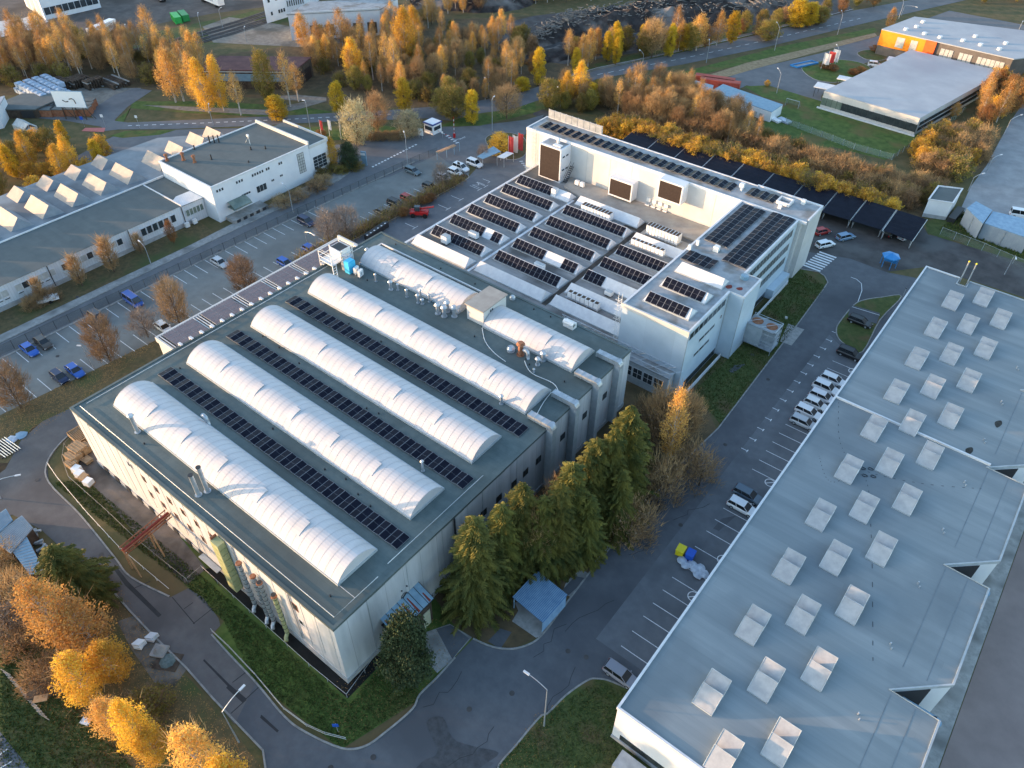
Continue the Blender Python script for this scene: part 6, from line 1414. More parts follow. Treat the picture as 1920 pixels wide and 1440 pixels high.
def lump(mb, x, y, z, r, rg_, sq=.75, m=0):
    n, k = 9, 5; b = len(mb.v)
    for i in range(k+1):
        ph = math.pi*i/k
        for j in range(n): th = 2*math.pi*j/n; q = r*rg_.uniform(.82, 1.12); mb.v.append((x+q*math.sin(ph)*math.cos(th), y+q*math.sin(ph)*math.sin(th), z+r*sq*(1+math.cos(ph))*.5*2*.5))
    for i in range(k):
        for j in range(n): l = (j+1) % n; mb.f.append((b+i*n+j, b+(i+1)*n+j, b+(i+1)*n+l, b+i*n+l)); mb.m.append(m)
rg = random.Random(4)
for k, (a, b) in enumerate(((1279,1053),(1286,1062),(1297,1060),(1303,1070),(1313,1068),(1318,1078),(1308,1080))):
    x, y, t = prop('plastic_bag', 'clear bag of crumpled plastic foil in the heap next to the blue container', 'bag', a, b, group='foil bags heaped beside the blue container'); mb = MB(); lump(mb, x, y, .03, .75, rg); mb.build('foil', M['tarp'], t)
for k, (a, b, lab, m, s) in enumerate(((263,1212,'white pallet tank left of the pair by the bottom-left road','white',1.0),(286,1198,'white wooden pallet stack right of the pair by the bottom-left road','trim',1.0),(300,1222,'round white-topped concrete block by the bottom-left road','conc',1.7))):
    x, y, t = prop('pallet_load', lab, 'pallet', a, b); mb = MB()
    if k < 2:
        for j in range(6): mb.obox(x, y-s/2+.15+j*s*.17, .15, s, .14, .9-.2*k, .5)
        mb.obox(x, y, .1, s, s, .5, .5)
    else: mb.obox(x, y, 0, 1.9, 1.7, .35, .5); mb.cyl(x, y, .35, .9, .75, 0, 14, .3)
    mb.build('load', M[m], t); mb = MB(); mb.obox(x, y, 0, s+.1, s+.1, .08, .5); mb.build('base', M['wood_d'], t)
x, y, t = prop('tarp_heap', 'green-grey tarpaulin covered heap beside the bottom-left road', 'heap', 315, 1240); mb = MB(); lump(mb, x, y, -.1, 1.0, rg, .4); mb.build('cover', mat('green_tarp', (.07,.10,.10), (.13,.17,.16), 3, .5), t); mb = MB(); mb.obox(x, y, .02, 3.2, 2.4, .06, .5); mb.build('base', M['wood_d'], t)
for k, (a, b, s, hh) in enumerate(((137,875,1.6,1.0),(150,850,2.4,1.5),(141,862,2.2,1.2),(162,846,1.8,1.1),(165,866,1.4,.5))):
    x, y, t = prop('wooden_crate', ['smallest raw wood crate at the front of the crates by the lit hall corner','tall raw wood crate against the hall corner','wide raw wood crate in the middle of the crates by the hall corner','raw wood crate touching the hall wall behind the others','flat pallet with white sheets beside the crates'][k], 'crate', a, b)
    mb = MB(); mb.obox(x, y, .15, s, s*.8, hh, .1)
    for j in range(5): mb.obox(x, y-s*.4+j*s*.2, .15+hh, s*1.05, .12, .05, .1)
    mb.build('box', M['wood'], t); mb = MB(); mb.obox(x, y, 0, s, s*.8, .12, .1); mb.build('skid', M['wood_d'], t)
for k, (a, b) in enumerate(((146,884),(152,893),(160,900),(168,908))):
    x, y, t = prop('bulk_sack', ['leftmost white sack on a pallet in the row on the apron','second white sack from the left in the row on the apron','tan boxed pallet third in the row on the apron','wrapped white bale at the right end of the row on the apron'][k], 'sack', a, b); mb = MB(); mb.obox(x, y, .15, 1.15, 1.15, .85, .3); mb.build('sack', M['wood'] if k == 2 else M['white'], t); mb = MB(); mb.obox(x, y, 0, 1.3, 1.3, .14, .3); mb.build('pallet', M['wood'], t)
t = thing('wooden_ramp', 'wooden slatted rack leaning near the lit hall corner', 'rack', at(150,822)); x, y, _ = at(150, 822); mb = MB()
for k in range(8): mb.box(x-1.8, y-1+k*.26, .1, x+1.8, y-.88+k*.26, .9)
mb.box(x-1.8, y-1, .4, x-1.7, y+1.2, 1.0); mb.box(x+1.7, y-1, .4, x+1.8, y+1.2, 1.0); mb.build('slats', M['wood'], t)
# lower left: sheds, slab heap, sticks in the meadow
for k, (pl_, m, h, lab) in enumerate((([(-18,1008),(20,1035),(60,990),(40,968)],'roof_o',2.6,'small shed with pale corrugated roof at the left edge'),([(15,1022),(55,1075),(82,1072),(50,1008)],'ctin',2.4,'narrow shed with bluish tin roof beside the pine'),([(-40,990),(-5,1000),(22,975),(10,955)],'ctin',2.8,'small dark shed cut by the left frame edge'))):
    Q = [px2(a, b, h) for a, b in pl_]
    ar = sum(Q[i][0]*Q[(i+1) % 4][1]-Q[(i+1) % 4][0]*Q[i][1] for i in range(4)); Q = Q if ar > 0 else Q[::-1]
    t = box_building('shed', lab, 'shed', Q, h, M['wood_d'], M[m], roof_over=.06)
    mb = MB()
    for i in range(12):
        a = Vector(Q[0]).lerp(Vector(Q[1]), (i+.5)/12); b = Vector(Q[3]).lerp(Vector(Q[2]), (i+.5)/12); mb.tube([(a.x, a.y, h+.02), (b.x, b.y, h+.02)], .06, 0, 4)
    mb.build('roof_ribs', M['trim_g'], t)
for k, (a, b) in enumerate(((60,1010),(72,1020),(80,1030),(88,1036),(68,1000))):
    x, y, t = prop('scrap_piece', 'grey scrap piece in the pile between the tin sheds and the pine', 'scrap', a, b, group='scrap pile between the tin sheds and the pine'); mb = MB(); mb.obox(x, y, 0, 1.5, .4, .35, k*.7); mb.obox(x+.2, y+.2, .36, 1.1, .3, .3, k*.9+.4); mb.build('metal', M['trim_g'], t)
x, y, t = prop('timber_hut', 'dark collapsed timber lean-to among the shrubs at the lower left', 'shed', 92, 1292); mb = MB(); mb.obox(x, y, .6, 4.2, 2.6, .2, .9); mb.obox(x, y, 0, 3.8, 2.2, .6, .9); mb.build('roof', M['wood_d'], t); mb = MB(); mb.obox(x+1, y-1.2, .8, 1.6, .9, .1, .9); mb.build('boards', M['wood'], t)
for k in range(17):
    t_ = k/16; a, b = 10+72*t_, 1262+84*t_; x, y, t = prop('garden_stake_row', 'pale wooden lath in the row across the meadow at the lower left', 'lath', a, b, group='pale laths lying in a row across the lower-left meadow')
    mb = MB(); mb.tube([(x-.9, y-.1, .1), (x+.9, y+.3, .18)], .05, 0, 4); mb.build('lath', M['conc'], t)
area('parking_lot', [(-80,1380),(0,1372),(18,1395),(55,1440),(100,1520),(-100,1520)], .03, M['asph_park'])
for k in range(4): line([(-18+k*3, 1428+k*22), (14+k*10, 1405+k*22)], .14)
x, y, t = prop('parts_stack', 'silver metal frames lying on the brown soil beside the curved road', 'scrap', 5, 842); mb = MB()
for k in range(7): mb.tube([(x-2, y-1+k*.4, .3), (x+2.5, y-.6+k*.4, .3)], .09, 0, 4)
mb.build('frames', M['steel'], t); mb = MB(); mb.obox(x, y, 0, 4, 2.6, .15, .1); mb.build('base', M['wood_d'], t)
for k, (a, b, m) in enumerate(((22,825,'green'),(40,817,'blue'))):
    x, y, t = prop('tarpaulin', ['pale green foil sheet','small blue foil sheet'][k]+' lying on the brown soil by the curved road', 'tarpaulin', a, b); mb = MB(); lump(mb, x, y, 0, 1.0, rg, .3); mb.build('sheet', [M['tarp'], M['blue']][k], t)
sqx, sqy, t = prop('white_board', 'small white board lying on the meadow near the laths', 'board', 161, 1353); mb = MB(); mb.obox(sqx, sqy, .05, 1.2, .8, .08, .4); mb.build('board', M['white'], t)
# rocks near the kerb
for k, (a, b) in enumerate(((700,1392),(300,1180))): pass

# ---------------------------------------------------------------- far background, upper left
t = thing('white_factory', 'long white industrial hall with dark gate bays and window band in the far upper left', 'building', at(60, 25)); 
p, q, r_ = px2(86,38,0), px2(190,14,0), px2(50,12,0)
d1 = Vector(q)-Vector(p); d2 = Vector(r_)-Vector(p); LOC_ = LOC[t.name]
Q = [p, q, tuple(Vector(q)+d2), r_]
mb = MB(); mb.prism(Q if sum(Q[i][0]*Q[(i+1) % 4][1]-Q[(i+1) % 4][0]*Q[i][1] for i in range(4)) > 0 else Q[::-1], 0, 8.0, 0); mb.build('wall', M['wall_p'], t)
mb = MB(); Q2 = [(Vector(a)*1.0) for a in Q]; cx_, cy_ = sum(a.x for a in Q2)/4, sum(a.y for a in Q2)/4
m0, m1 = (Vector(p)+Vector(r_))/2, (Vector(q)+Vector(q)+d2)/2
mb.face([(p[0], p[1], 8.02), (q[0], q[1], 8.02), (m1.x, m1.y, 10), (m0.x, m0.y, 10)]); mb.face([(m0.x, m0.y, 10), (m1.x, m1.y, 10), (q[0]+d2.x, q[1]+d2.y, 8.02), (r_[0], r_[1], 8.02)])
mb.build('roof', M['roof_m'], t)
nv = Vector((d1.y, -d1.x)).normalized()*.1
for k in range(9):
    a = Vector(p)+d1*(.03+.106*k)+nv; b = Vector(p)+d1*(.03+.106*k+.095)+nv; mb = MB(); mb.face([(a.x, a.y, 1.6), (b.x, b.y, 1.6), (b.x, b.y, 4.0), (a.x, a.y, 4.0)]); mb.build('window', M['glass'], t)
nv = Vector((-d2.y, d2.x)).normalized()*.1
for k in range(3):
    for s_ in (1, -1):
        a = Vector(p)+d2*(.12+.29*k)+nv*s_; b = Vector(p)+d2*(.12+.29*k+.2)+nv*s_; mb = MB(); mb.face([(a.x, a.y, 0), (b.x, b.y, 0), (b.x, b.y, 6), (a.x, a.y, 6)]); mb.build('gate', M['trim_g'], t) if s_ == 1 else None
def truck(px, py, l, a, lab):
    x, y, _ = at(px, py); t = thing('truck_trailer', lab, 'trailer', (x, y, 0)); ca, sa = math.cos(a), math.sin(a)
    mb = MB(); mb.obox(x, y, 1.1, l, 2.6, 2.9, a); mb.build('box_body', M['white'], t)
    for s_ in (-1, 1): mb = MB(); mb.obox(x-s_*sa*1.33, y+s_*ca*1.33, 2.0, l*.5, .02, .9, a); mb.build('side_graphic', M['dark'] if 0 else M['trim_g'], t)
    for u in (-l*.38, -l*.3, l*.3):
        mb = MB(); mb.tube([(x+u*ca+1.2*sa, y+u*sa-1.2*ca, .5), (x+u*ca-1.2*sa, y+u*sa+1.2*ca, .5)], .5, 0, 10); mb.build('wheel', M['tyre'], t)
    return t
_p, _q = at(172,78), at(219,56); truck(196, 67, 12, math.atan2(_q[1]-_p[1], _q[0]-_p[0]), 'white box trailer parked slantwise on the dirt yard behind the autumn trees'); truck(398, 8, 15, -.1, 'white articulated lorry body at the upper frame edge'); truck(300, 0, 9, -.2, 'small white vehicle at the top edge of the dirt yard')
cont('front green skip container on the dirt yard', 332, 40, 7, 2.4, 2.3, -.35, M['green']); cont('rear dark green skip container touching the bright one', 346, 36, 7, 2.4, 2.3, -.35, mat('dark_green_container', (.02,.22,.06), (.03,.28,.08), 1, .5))
# white tower house
def house_px(label, front, depth, h, wm, rm, name='building', cat='building'):
    """front: (left base, right base) px; depth vector world"""
    a, b = Vector(px2(*front[0], 0)), Vector(px2(*front[1], 0)); dv = Vector(depth); Q = [a, b, b+dv, a+dv]; t = thing(name, label, cat, (a.x, a.y, 0))
    Q = [tuple(v) for v in Q]; ar = sum(Q[i][0]*Q[(i+1) % 4][1]-Q[(i+1) % 4][0]*Q[i][1] for i in range(4)); Q_ = Q if ar > 0 else Q[::-1]
    mb = MB(); mb.prism(Q_, 0, h-.2); mb.build('wall', wm, t); mb = MB(); c_ = Vector((sum(v[0] for v in Q)/4, sum(v[1] for v in Q)/4)); mb.prism([tuple(c_+(Vector(v)-c_)*1.02) for v in Q_], h-.198, h+.1); mb.build('roof', rm, t)
    return t, a, b, dv
def fpanel(t, a, b, s0, s1, z0, z1, m, name='window', out=.1):
    n_ = Vector((b.y-a.y, a.x-b.x)).normalized()*out
    if n_.dot(Vector((0, 0))-a) < 0: n_ = -n_
    p, q = a.lerp(b, s0)+n_, a.lerp(b, s1)+n_; mb = MB(); f_ = [(p.x, p.y, z0), (q.x, q.y, z0), (q.x, q.y, z1), (p.x, p.y, z1)]; mb.face(f_); return mb.build(name, m, t)
t, a, b, dv = house_px('white multi-storey block with small windows rising at the top edge', ((501,44),(540,32)), (-12, 9), 15, M['wall_p'], M['roof_o'], 'tower_block')
for s_ in (.25, .6, .72, .84): fpanel(t, a, b, s_, s_+.08, 2.2, 3.4, M['glass'])
for s_ in (.2, .55): fpanel(t, a, b, s_, s_+.1, 6.6, 7.8, M['glass']); fpanel(t, a, b, s_+.1, s_+.2, 10.4, 11.6, M['glass'])
for z in (2.4, 6.4, 10.4):
    for s_ in (.2, .45, .7): fpanel(t, a+dv, a, s_, s_+.12, z, z+1.1, M['glass'])
t, a, b, dv = house_px('low white wing with a row of dark slots beside the multi-storey block', ((538,26),(575,18)), (-6, 12), 5, M['wall_p'], M['maroon'], 'low_wing')
for k in range(8): fpanel(t, a, b, .08+.11*k, .13+.11*k, 2.4, 4.4, M['glass'])
t, a, b, dv = house_px('white windowless-topped warehouse with big dark openings behind the birches', ((548,76),(716,66)), (-5, 14), 8.5, M['wall_p'], M['roof_o'], 'warehouse')
for k in range(6): fpanel(t, a, b, .06+.158*k, .06+.158*k+.105, .9, 4.6, M['wood_d'], 'gate')
mb = MB(); mb.prism([tuple(a+Vector((0,-.3))), tuple(b+Vector((0,-.3))), tuple(b+Vector((0,0))), tuple(a)], 8.6, 9.1); mb.build('parapet', M['trim'], t)
# old shed with maroon roof
t, a, b, dv = house_px('old open timber shed with a maroon roof partly hidden by yellow birches', ((385,166),(556,168)), (-5, 11), 5.6, M['wood_d'], M['maroon'], 'timber_shed', 'shed')
fpanel(t, a, b, .05, .93, 2.4, 4.6, M['ctin'], 'translucent_panel'); fpanel(t, a, b, .02, .98, 5.0, 5.5, M['trim_g'], 'eaves'); fpanel(t, b, b+dv, .1, .45, 0, 3.6, M['black'], 'opening'); fpanel(t, b, b+dv, .55, .9, 0, 3.6, M['black'], 'opening')
# wrapped bales, timber stacks, crates
rg = random.Random(11)
bx, by, _ = at(62, 185)
for k in range(54):
    i, j, l = k % 7, (k//7) % 4, k//28
    x, y = bx-8+i*2.3+l*.6, by+j*2.6+l*.5
    t = thing('wrapped_bale', 'pale blue wrapped bale in the big stack at the storage yard', 'bale', (x, y, l*1.5), group='pale blue wrapped bales stacked in the storage yard'); mb = MB(); mb.obox(x, y, l*1.5+.05, 1.8, 2.0, 1.3, rg.uniform(-.12, .12)); mb.cyl(x, y, l*1.5+1.35, l*1.5+1.6, .85, 0, 8, .35); mb.build('bale', M['bales'], t)
for k, (a, b, w, lab) in enumerate(((112,166,6,'dark stack of squared timber beside the pale blue bales'),(150,160,5,'dark slatted timber stack in the middle of the storage yard'),(215,158,9,'long low pile of dark boards under the autumn trees'),(180,163,3,'short dark timber bundle next to the long board pile'))):
    x, y, t = prop('timber_stack', lab, 'timber stack', a, b); mb = MB()
    for i in range(6):
        for j in range(7): mb.obox(x+rg.uniform(-.3, .3), y-2.6+j*.8, i*.45*(.5 if k == 2 else 1), w*rg.uniform(.9, 1), .5, .34, .05, 1 if rg.random() < .12 else 0)
    mb.build('beams', [M['wood_d'], M['conc']], t); mb = MB(); mb.obox(x, y, -.02, w, .3, .1, 0); mb.build('bearer', M['dark'], t)
for k in range(12):
    i, j = k % 4, k//4; px, py = 92+i*23+j*4, 216-j*7-i*.5
    x, y, t = prop('storage_crate', 'rust-brown crate with a grey lid in the block below the billboard', 'crate', px, py, group='rust-brown crates standing below the billboard'); mb = MB(); mb.obox(x, y, 0, 3.6, 2.8, 2.0, .62); mb.build('box', M['rust'], t); mb = MB(); mb.obox(x, y, 2.0, 3.8, 3.0, .2, .62); mb.build('lid', M['roof_l'], t)
t, a, b, dv = house_px('dark brown wooden storage block at the left edge below the pale bales', ((-20,222),(72,222)), (-3, 12), 2.6, M['wood_d'], M['roof_l'], 'storage_block', 'shed'); fpanel(t, a, b, .7, .95, .2, 2.2, M['dark'], 'opening')
t, a, b, dv = house_px('small white building cut off by the left frame edge at the junction', ((-60,258),(8,240)), (-8, 6), 5, M['wall_p'], M['roof_m'], 'house'); fpanel(t, a, b, .5, .7, 1.4, 2.8, M['glass'])
x, y, t = prop('greenhouse', 'small pale glass greenhouse on the grass at the junction', 'greenhouse', 50, 245); mb = MB(); mb.obox(x, y, 0, 6.5, 3.2, 1.6, .1); mb.face([(x-3.2, y-1.6, 1.6), (x+3.2, y-1.6, 1.6), (x+3.2, y, 2.7), (x-3.2, y, 2.7)]); mb.face([(x-3.2, y, 2.7), (x+3.2, y, 2.7), (x+3.2, y+1.6, 1.6), (x-3.2, y+1.6, 1.6)]); mb.build('glazing', M['blind'], t); mb = MB(); mb.tube([(x+3.2, y, 2.7), (x+5, y-1.5, 0)], .06); mb.build('brace', M['steel'], t)
x, y, t = prop('boat_trailer', 'small white trailer load among bare shrubs at the low factory wall', 'trailer', 92, 566); mb = MB(); mb.obox(x, y, .5, 4.0, 1.6, .5, 1.2); mb.obox(x+.2, y+.3, 1.0, 1.8, 1.2, .4, 1.2); mb.build('load', M['white'], t)
for s_ in (-1, 1): mb = MB(); mb.tube([(x+s_*.8, y, .35), (x+s_*1.0, y, .35)], .35, 0, 10); mb.build('wheel', M['tyre'], t)
# display pad with blue rail
x, y, t = prop('display_pad', 'blue-edged rectangular rack lying on the forecourt near the flags', 'platform', 1507, 122); mb = MB(); ribbon(mb, [(x-3, y-4), (x-.5, y-4.3), (x+3.2, y+4), (x+.8, y+4.4)], .35, .1, .6, 0, True); mb.build('blue_rim', M['blue2'], t); mb = MB(); mb.prism([(x-2.8, y-3.8), (x-.6, y-4.1), (x+3, y+3.9), (x+.9, y+4.2)], .1, .25); mb.build('bed', M['conc'], t)
x, y, t = prop('football_goal', 'small grey framed playground goal on the lawn beside the prefab', 'goal', 1484, 200); mb = MB(); mb.tube([(x-2, y, 0), (x-2, y, 2), (x+2, y, 2), (x+2, y, 0)], .08); mb.tube([(x-2, y+1.5, 0), (x-2, y, 2)], .06); mb.tube([(x+2, y+1.5, 0), (x+2, y, 2)], .06); mb.build('frame', M['trim_g'], t); mb = MB(); mb.face([(x-2, y+1.5, 0), (x+2, y+1.5, 0), (x+2, y, 2), (x-2, y, 2)]); mb.build('net', M['netw'], t)
for k, (a, b) in enumerate(((1452,226),(1470,228))):
    x, y, t = prop('pallet_load', ['white','silver'][k]+' wrapped sheets on the lawn at the prefab corner', 'pallet', a, b); mb = MB(); mb.obox(x, y, .1, 4, 2, .5, -.3); mb.build('sheets', M['tarp'] if k else M['white'], t); mb = MB(); mb.obox(x, y, 0, 4, 2, .1, -.3); mb.build('base', M['wood_d'], t)
M['logs'] = mat('weathered_logs', (.13,.115,.10), (.26,.235,.21), 1.5, .9)
# compost heap / log windrow
def heap(label, pts, w, h, m, seed, name='soil_heap', log=False):
    rg_ = random.Random(seed); P_ = [Vector(p) for p in smooth_poly(G(pts), False, 8)]; t = thing(name, label, 'heap', (*P_[0], 0)); mb = MB(); k = 9; rings = []
    for i, p in enumerate(P_):
        d = (P_[min(i+1, len(P_)-1)]-P_[max(0, i-1)]).normalized(); n_ = Vector((-d.y, d.x)); e = math.sin(math.pi*min(1, max(.03, i/(len(P_)-1))))**.4; b = len(mb.v); rings.append(b)
        for j in range(k):
            s_ = j/(k-1)*2-1; q = p+n_*s_*w*e/2*rg_.uniform(.9, 1.1); mb.v.append((q.x, q.y, max(0, h*e*(1-abs(s_)**1.6)*rg_.uniform(.75, 1.2)) if 0 < j < k-1 else -.2))
    for a, b in zip(rings, rings[1:]):
        for j in range(k-1): mb.f.append((a+j, b+j, b+j+1, a+j+1)); mb.m.append(0)
    mb.build('mound', m, t)
    if log:
        mb = MB()
        for i in range(650):
            p = P_[rg_.randrange(1, len(P_)-1)]; q = p+Vector((rg_.gauss(0, w*.13), rg_.gauss(0, w*.13))); a = rg_.uniform(0, 3.14); l = rg_.uniform(.4, 1.5); z = h*rg_.uniform(.55, 1.0)
            mb.tube([(q.x-math.cos(a)*l, q.y-math.sin(a)*l, z), (q.x+math.cos(a)*l, q.y+math.sin(a)*l, z+rg_.uniform(-.3, .3))], rg_.uniform(.08, .2), 0, 4)
        mb.build('logs', M['logs'], t)['kind'] = 'stuff'
heap('long windrow of dark soil with pale timber logs, the front ridge behind the roadside trees', [(1000,88),(1060,62),(1180,48),(1300,40),(1420,26),(1500,10)], 16, 5, M['heap'], 1, log=True)
heap('second dark ridge of soil and logs behind the front one', [(1040,52),(1150,34),(1280,22),(1400,6),(1450,-10)], 14, 5, M['heap'], 2, log=True)
heap('low black heap with pale logs near the white warehouse', [(770,10),(860,6),(930,8),(1000,-6)], 22, 4, M['heap'], 3, log=True)
heap('flat dark slope in front of the windrows', [(980,118),(1080,95),(1200,78),(1330,68)], 16, 2.2, M['heap'], 4)
# ================================================================== VEGETATION
def leafquad(mb, p, s, rg, m=0, up_=0.0):
    a = Vector((rg.gauss(0,1), rg.gauss(0,1), rg.gauss(0,1)+up_)).normalized(); b = a.cross(Vector((rg.gauss(0,1), rg.gauss(0,1), rg.gauss(0,1)))).normalized()
    s1 = s*rg.uniform(.6, 1.3); s2 = s1*rg.uniform(.5, .9)
    mb.face([p-a*s1*.5, p+b*s2*.5, p+a*s1*.5, p-b*s2*.5], m)
def prof_birch(t): return (max(0, math.sin(math.pi*min(1, (t*.92+.08)))))**.75*(1-.35*t)
def prof_oval(t): return max(0, math.sin(math.pi*(t*.94+.04)))**.6
def prof_vase(t): return .25+.75*math.sin(math.pi*min(1, .12+.80*t))**.8 if t < .97 else .3
def prof_poplar(t): return max(0, math.sin(math.pi*(t*.9+.08)))**.5*.9
def prof_flat(t): return max(.0, 1-(t*1.0)**2.2)**.5
def deciduous(name, h, w, seed, leaf, bark, nclump=60, nleaf=55, ls=.34, z0=.22, prof=prof_birch, twigs=0, twigm=None, lean=0.0, hang=.0, crad=None, stems=1):
    rg = random.Random(seed); t = thing(name, None, 'tree'); tr = MB(); cr = MB()
    for st in range(stems):
        ox, oy = (0, 0) if stems == 1 else (rg.uniform(-.25, .25)*w, rg.uniform(-.25, .25)*w)
        lx, ly = rg.gauss(0, .03)*h+lean*h, rg.gauss(0, .03)*h
        pts = [Vector((ox+lx*s*s+rg.gauss(0, .01)*h*s, oy+ly*s*s+rg.gauss(0, .01)*h*s, h*s*.93)) for s in (0, .2, .4, .6, .8, 1)]
        tr.tube(pts, .012*h+.05, 0, 6, .02)
        def trunk(s):
            s = min(.999, max(0, s))*5; i = int(s); return pts[i].lerp(pts[i+1], s-i)
        for c in range(nclump//stems):
            tt = (c+rg.random())/(nclump//stems); ang = c*2.399+rg.uniform(-.4, .4); rr_ = prof(tt)*w/2*rg.uniform(.45, 1.0)
            zc = h*(z0+(1-z0)*tt)
            base = trunk(z0+(1-z0)*tt*.85-.12*rg.random())
            end = Vector((base.x+math.cos(ang)*rr_, base.y+math.sin(ang)*rr_, min(h, zc+rg.uniform(-.03, .03)*h)))
            if c % 2 == 0: tr.tube([base-Vector((0, 0, .04*h)), base.lerp(end, .5)+Vector((0, 0, .01*h)), end], .02+.003*h, 0, 3, .012)
            q = crad or (.10*w+.35)
            for k in range(nleaf):
                d = Vector((rg.gauss(0, 1), rg.gauss(0, 1), rg.gauss(0, .8))); d = d.normalized()*(rg.random()**.45)*q
                p = end+d; p.z -= hang*rg.random()*h*.12
                leafquad(cr, p, ls, rg, 0)
            for k in range(twigs):
                d = Vector((math.cos(ang)*rg.uniform(.1, .8), math.sin(ang)*rg.uniform(.1, .8), rg.uniform(.4, 1.2))).normalized()+Vector((rg.gauss(0, .25), rg.gauss(0, .25), rg.gauss(0, .15)))
                p = end+Vector((rg.gauss(0, 1), rg.gauss(0, 1), rg.gauss(0, 1)))*q*.55; l = rg.uniform(.5, 1.3); s_ = d.cross(Vector((rg.gauss(0,1), rg.gauss(0,1), rg.gauss(0,1)))).normalized()*.035
                cr.face([p-s_, p+s_, p+d*l], 1 if twigm else 0)
    tr.build('trunk', M[bark], t); cr.build('crown', [M[leaf]]+([M[twigm]] if twigm else []), t); return t
def conifer(name, h, w, seed, m='needles', dens=1.0):
    rg = random.Random(seed); t = thing(name, None, 'tree'); tr = MB(); tr.tube([(0, 0, 0), (0, 0, h*.5), (0, 0, h*.98)], .02*h, 0, 7, .03); cr = MB()
    z = h*.05
    while z < h*.985:
        s = z/h; r_ = w/2*(1-s)**.58*rg.uniform(.66, 1.12)*(1+.18*math.sin(z*2.1+seed))+.12; nb = max(5, int((6+7*(1-s))*dens)); a0 = rg.uniform(0, 6.28)
        for i in range(nb):
            a = a0+6.283*i/nb+rg.uniform(-.25, .25); L_ = r_*rg.uniform(.75, 1.15); d = Vector((math.cos(a), math.sin(a), 0)); n_ = Vector((-d.y, d.x, 0)); k = max(3, int(L_/.19))
            for j in range(k):
                u = (j+.7)/k; p = d*L_*u+Vector((0, 0, z-L_*.33*u*u+.13*L_*u)); wd = (.22+.34*(1-u))*min(1, L_/1.4+.25)
                for s_ in (-1, 1):
                    q = p+n_*s_*wd*rg.uniform(.7, 1.2)+d*.2-Vector((0, 0, rg.uniform(.05, .28)))
                    cr.face([p-d*.09, q-d*.04, q+d*.09, p+d*.13], 0)
                    if rg.random() < .8: g = p+n_*s_*rg.uniform(.05, .3); cr.face([g-d*.08, g+d*.09, g+Vector((rg.uniform(-.1,.1), rg.uniform(-.1,.1), -rg.uniform(.2, .42)))], 0)
        z += h*.0165*rg.uniform(.7, 1.3)+.02
    for k in range(30): leafquad(cr, Vector((rg.gauss(0, .06), rg.gauss(0, .06), h*rg.uniform(.93, 1.0))), .25, rg)
    tr.build('trunk', M['bark'], t); cr.build('crown', M[m], t); return t
PR = {}
def proto(k):
    if k in PR: return PR[k]
    b, s = k.rsplit('_', 1); s = int(s)
    d = dict(
     birchO=lambda: deciduous('birch_tree', 12, 5.2, 10+s, 'l_orange', 'bark_w', 84, 58, .23, .2, prof_birch, 5, 'l_tan', hang=.5),
     birchA=lambda: deciduous('birch_tree', 12, 5.6, 20+s, 'l_amber', 'bark_w', 92, 78, .24, .14, prof_birch, 3, 'l_tan', hang=.4),
     birchT=lambda: deciduous('birch_tree', 12, 4.0, 30+s, 'l_orange', 'bark_w', 46, 32, .22, .35, prof_birch, 16, 'l_tan', hang=.3),
     popY=lambda: deciduous('poplar_tree', 10, 4.2, 40+s, 'l_yellow', 'bark', 64, 100, .25, .1, prof_poplar),
     oliv=lambda: deciduous('willow_tree', 9, 6.5, 50+s, 'l_olive', 'bark', 76, 90, .27, .12, prof_oval, 5, 'l_tan'),
     rust=lambda: deciduous('beech_tree', 9, 6, 60+s, 'l_rust', 'bark', 68, 80, .24, .15, prof_oval, 10, 'l_brown'),
     bare=lambda: deciduous('bare_tree', 10, 5.5, 70+s, 'l_brown', 'bark', 60, 9, .16, .2, prof_oval, 55, 'l_tan', crad=1.0),
     bush=lambda: deciduous('bush', 4.5, 5.2, 80+s, 'l_brown', 'bark', 52, 26, .24, .02, prof_flat, 34, 'l_tan', stems=4),
     bushG=lambda: deciduous('bush', 4.5, 5.0, 90+s, 'l_olive', 'bark', 52, 50, .30, .02, prof_flat, 14, 'l_brown', stems=4),
     bushA=lambda: deciduous('bush', 5, 5.0, 100+s, 'l_amber', 'bark', 56, 62, .32, .02, prof_flat, 8, 'l_tan', stems=4),
     vase=lambda: deciduous('hornbeam_tree', 7.5, 5.2, 110+s, 'l_tan', 'bark', 70, 9, .18, .10, prof_vase, 46, 'l_brown', crad=.75),
     grey=lambda: deciduous('bare_tree', 7, 5.2, 120+s, 'l_grey', 'bark', 50, 5, .14, .18, prof_oval, 40, 'l_grey', crad=.9),
     pale=lambda: deciduous('pale_tree', 8, 7, 130+s, 'l_pale', 'bark', 80, 50, .30, .05, prof_oval, 16, 'l_pale'),
     green=lambda: deciduous('evergreen_bush', 6, 6, 140+s, 'l_green', 'bark', 100, 130, .22, .02, prof_oval),
     spruce=lambda: conifer('spruce_tree', 14, 7.5, 150+s), pine=lambda: conifer('pine_tree', 10, 9.5, 160+s, dens=.9),
     slim=lambda: deciduous('slim_tree', 5, 1.8, 170+s, 'l_grey', 'bark', 30, 4, .14, .15, prof_poplar, 34, 'l_tan', crad=.4),
    )[b]()
    d.location = (0, 0, -500); PR[k] = d; return d
used = set()
ry = random.Random(21)
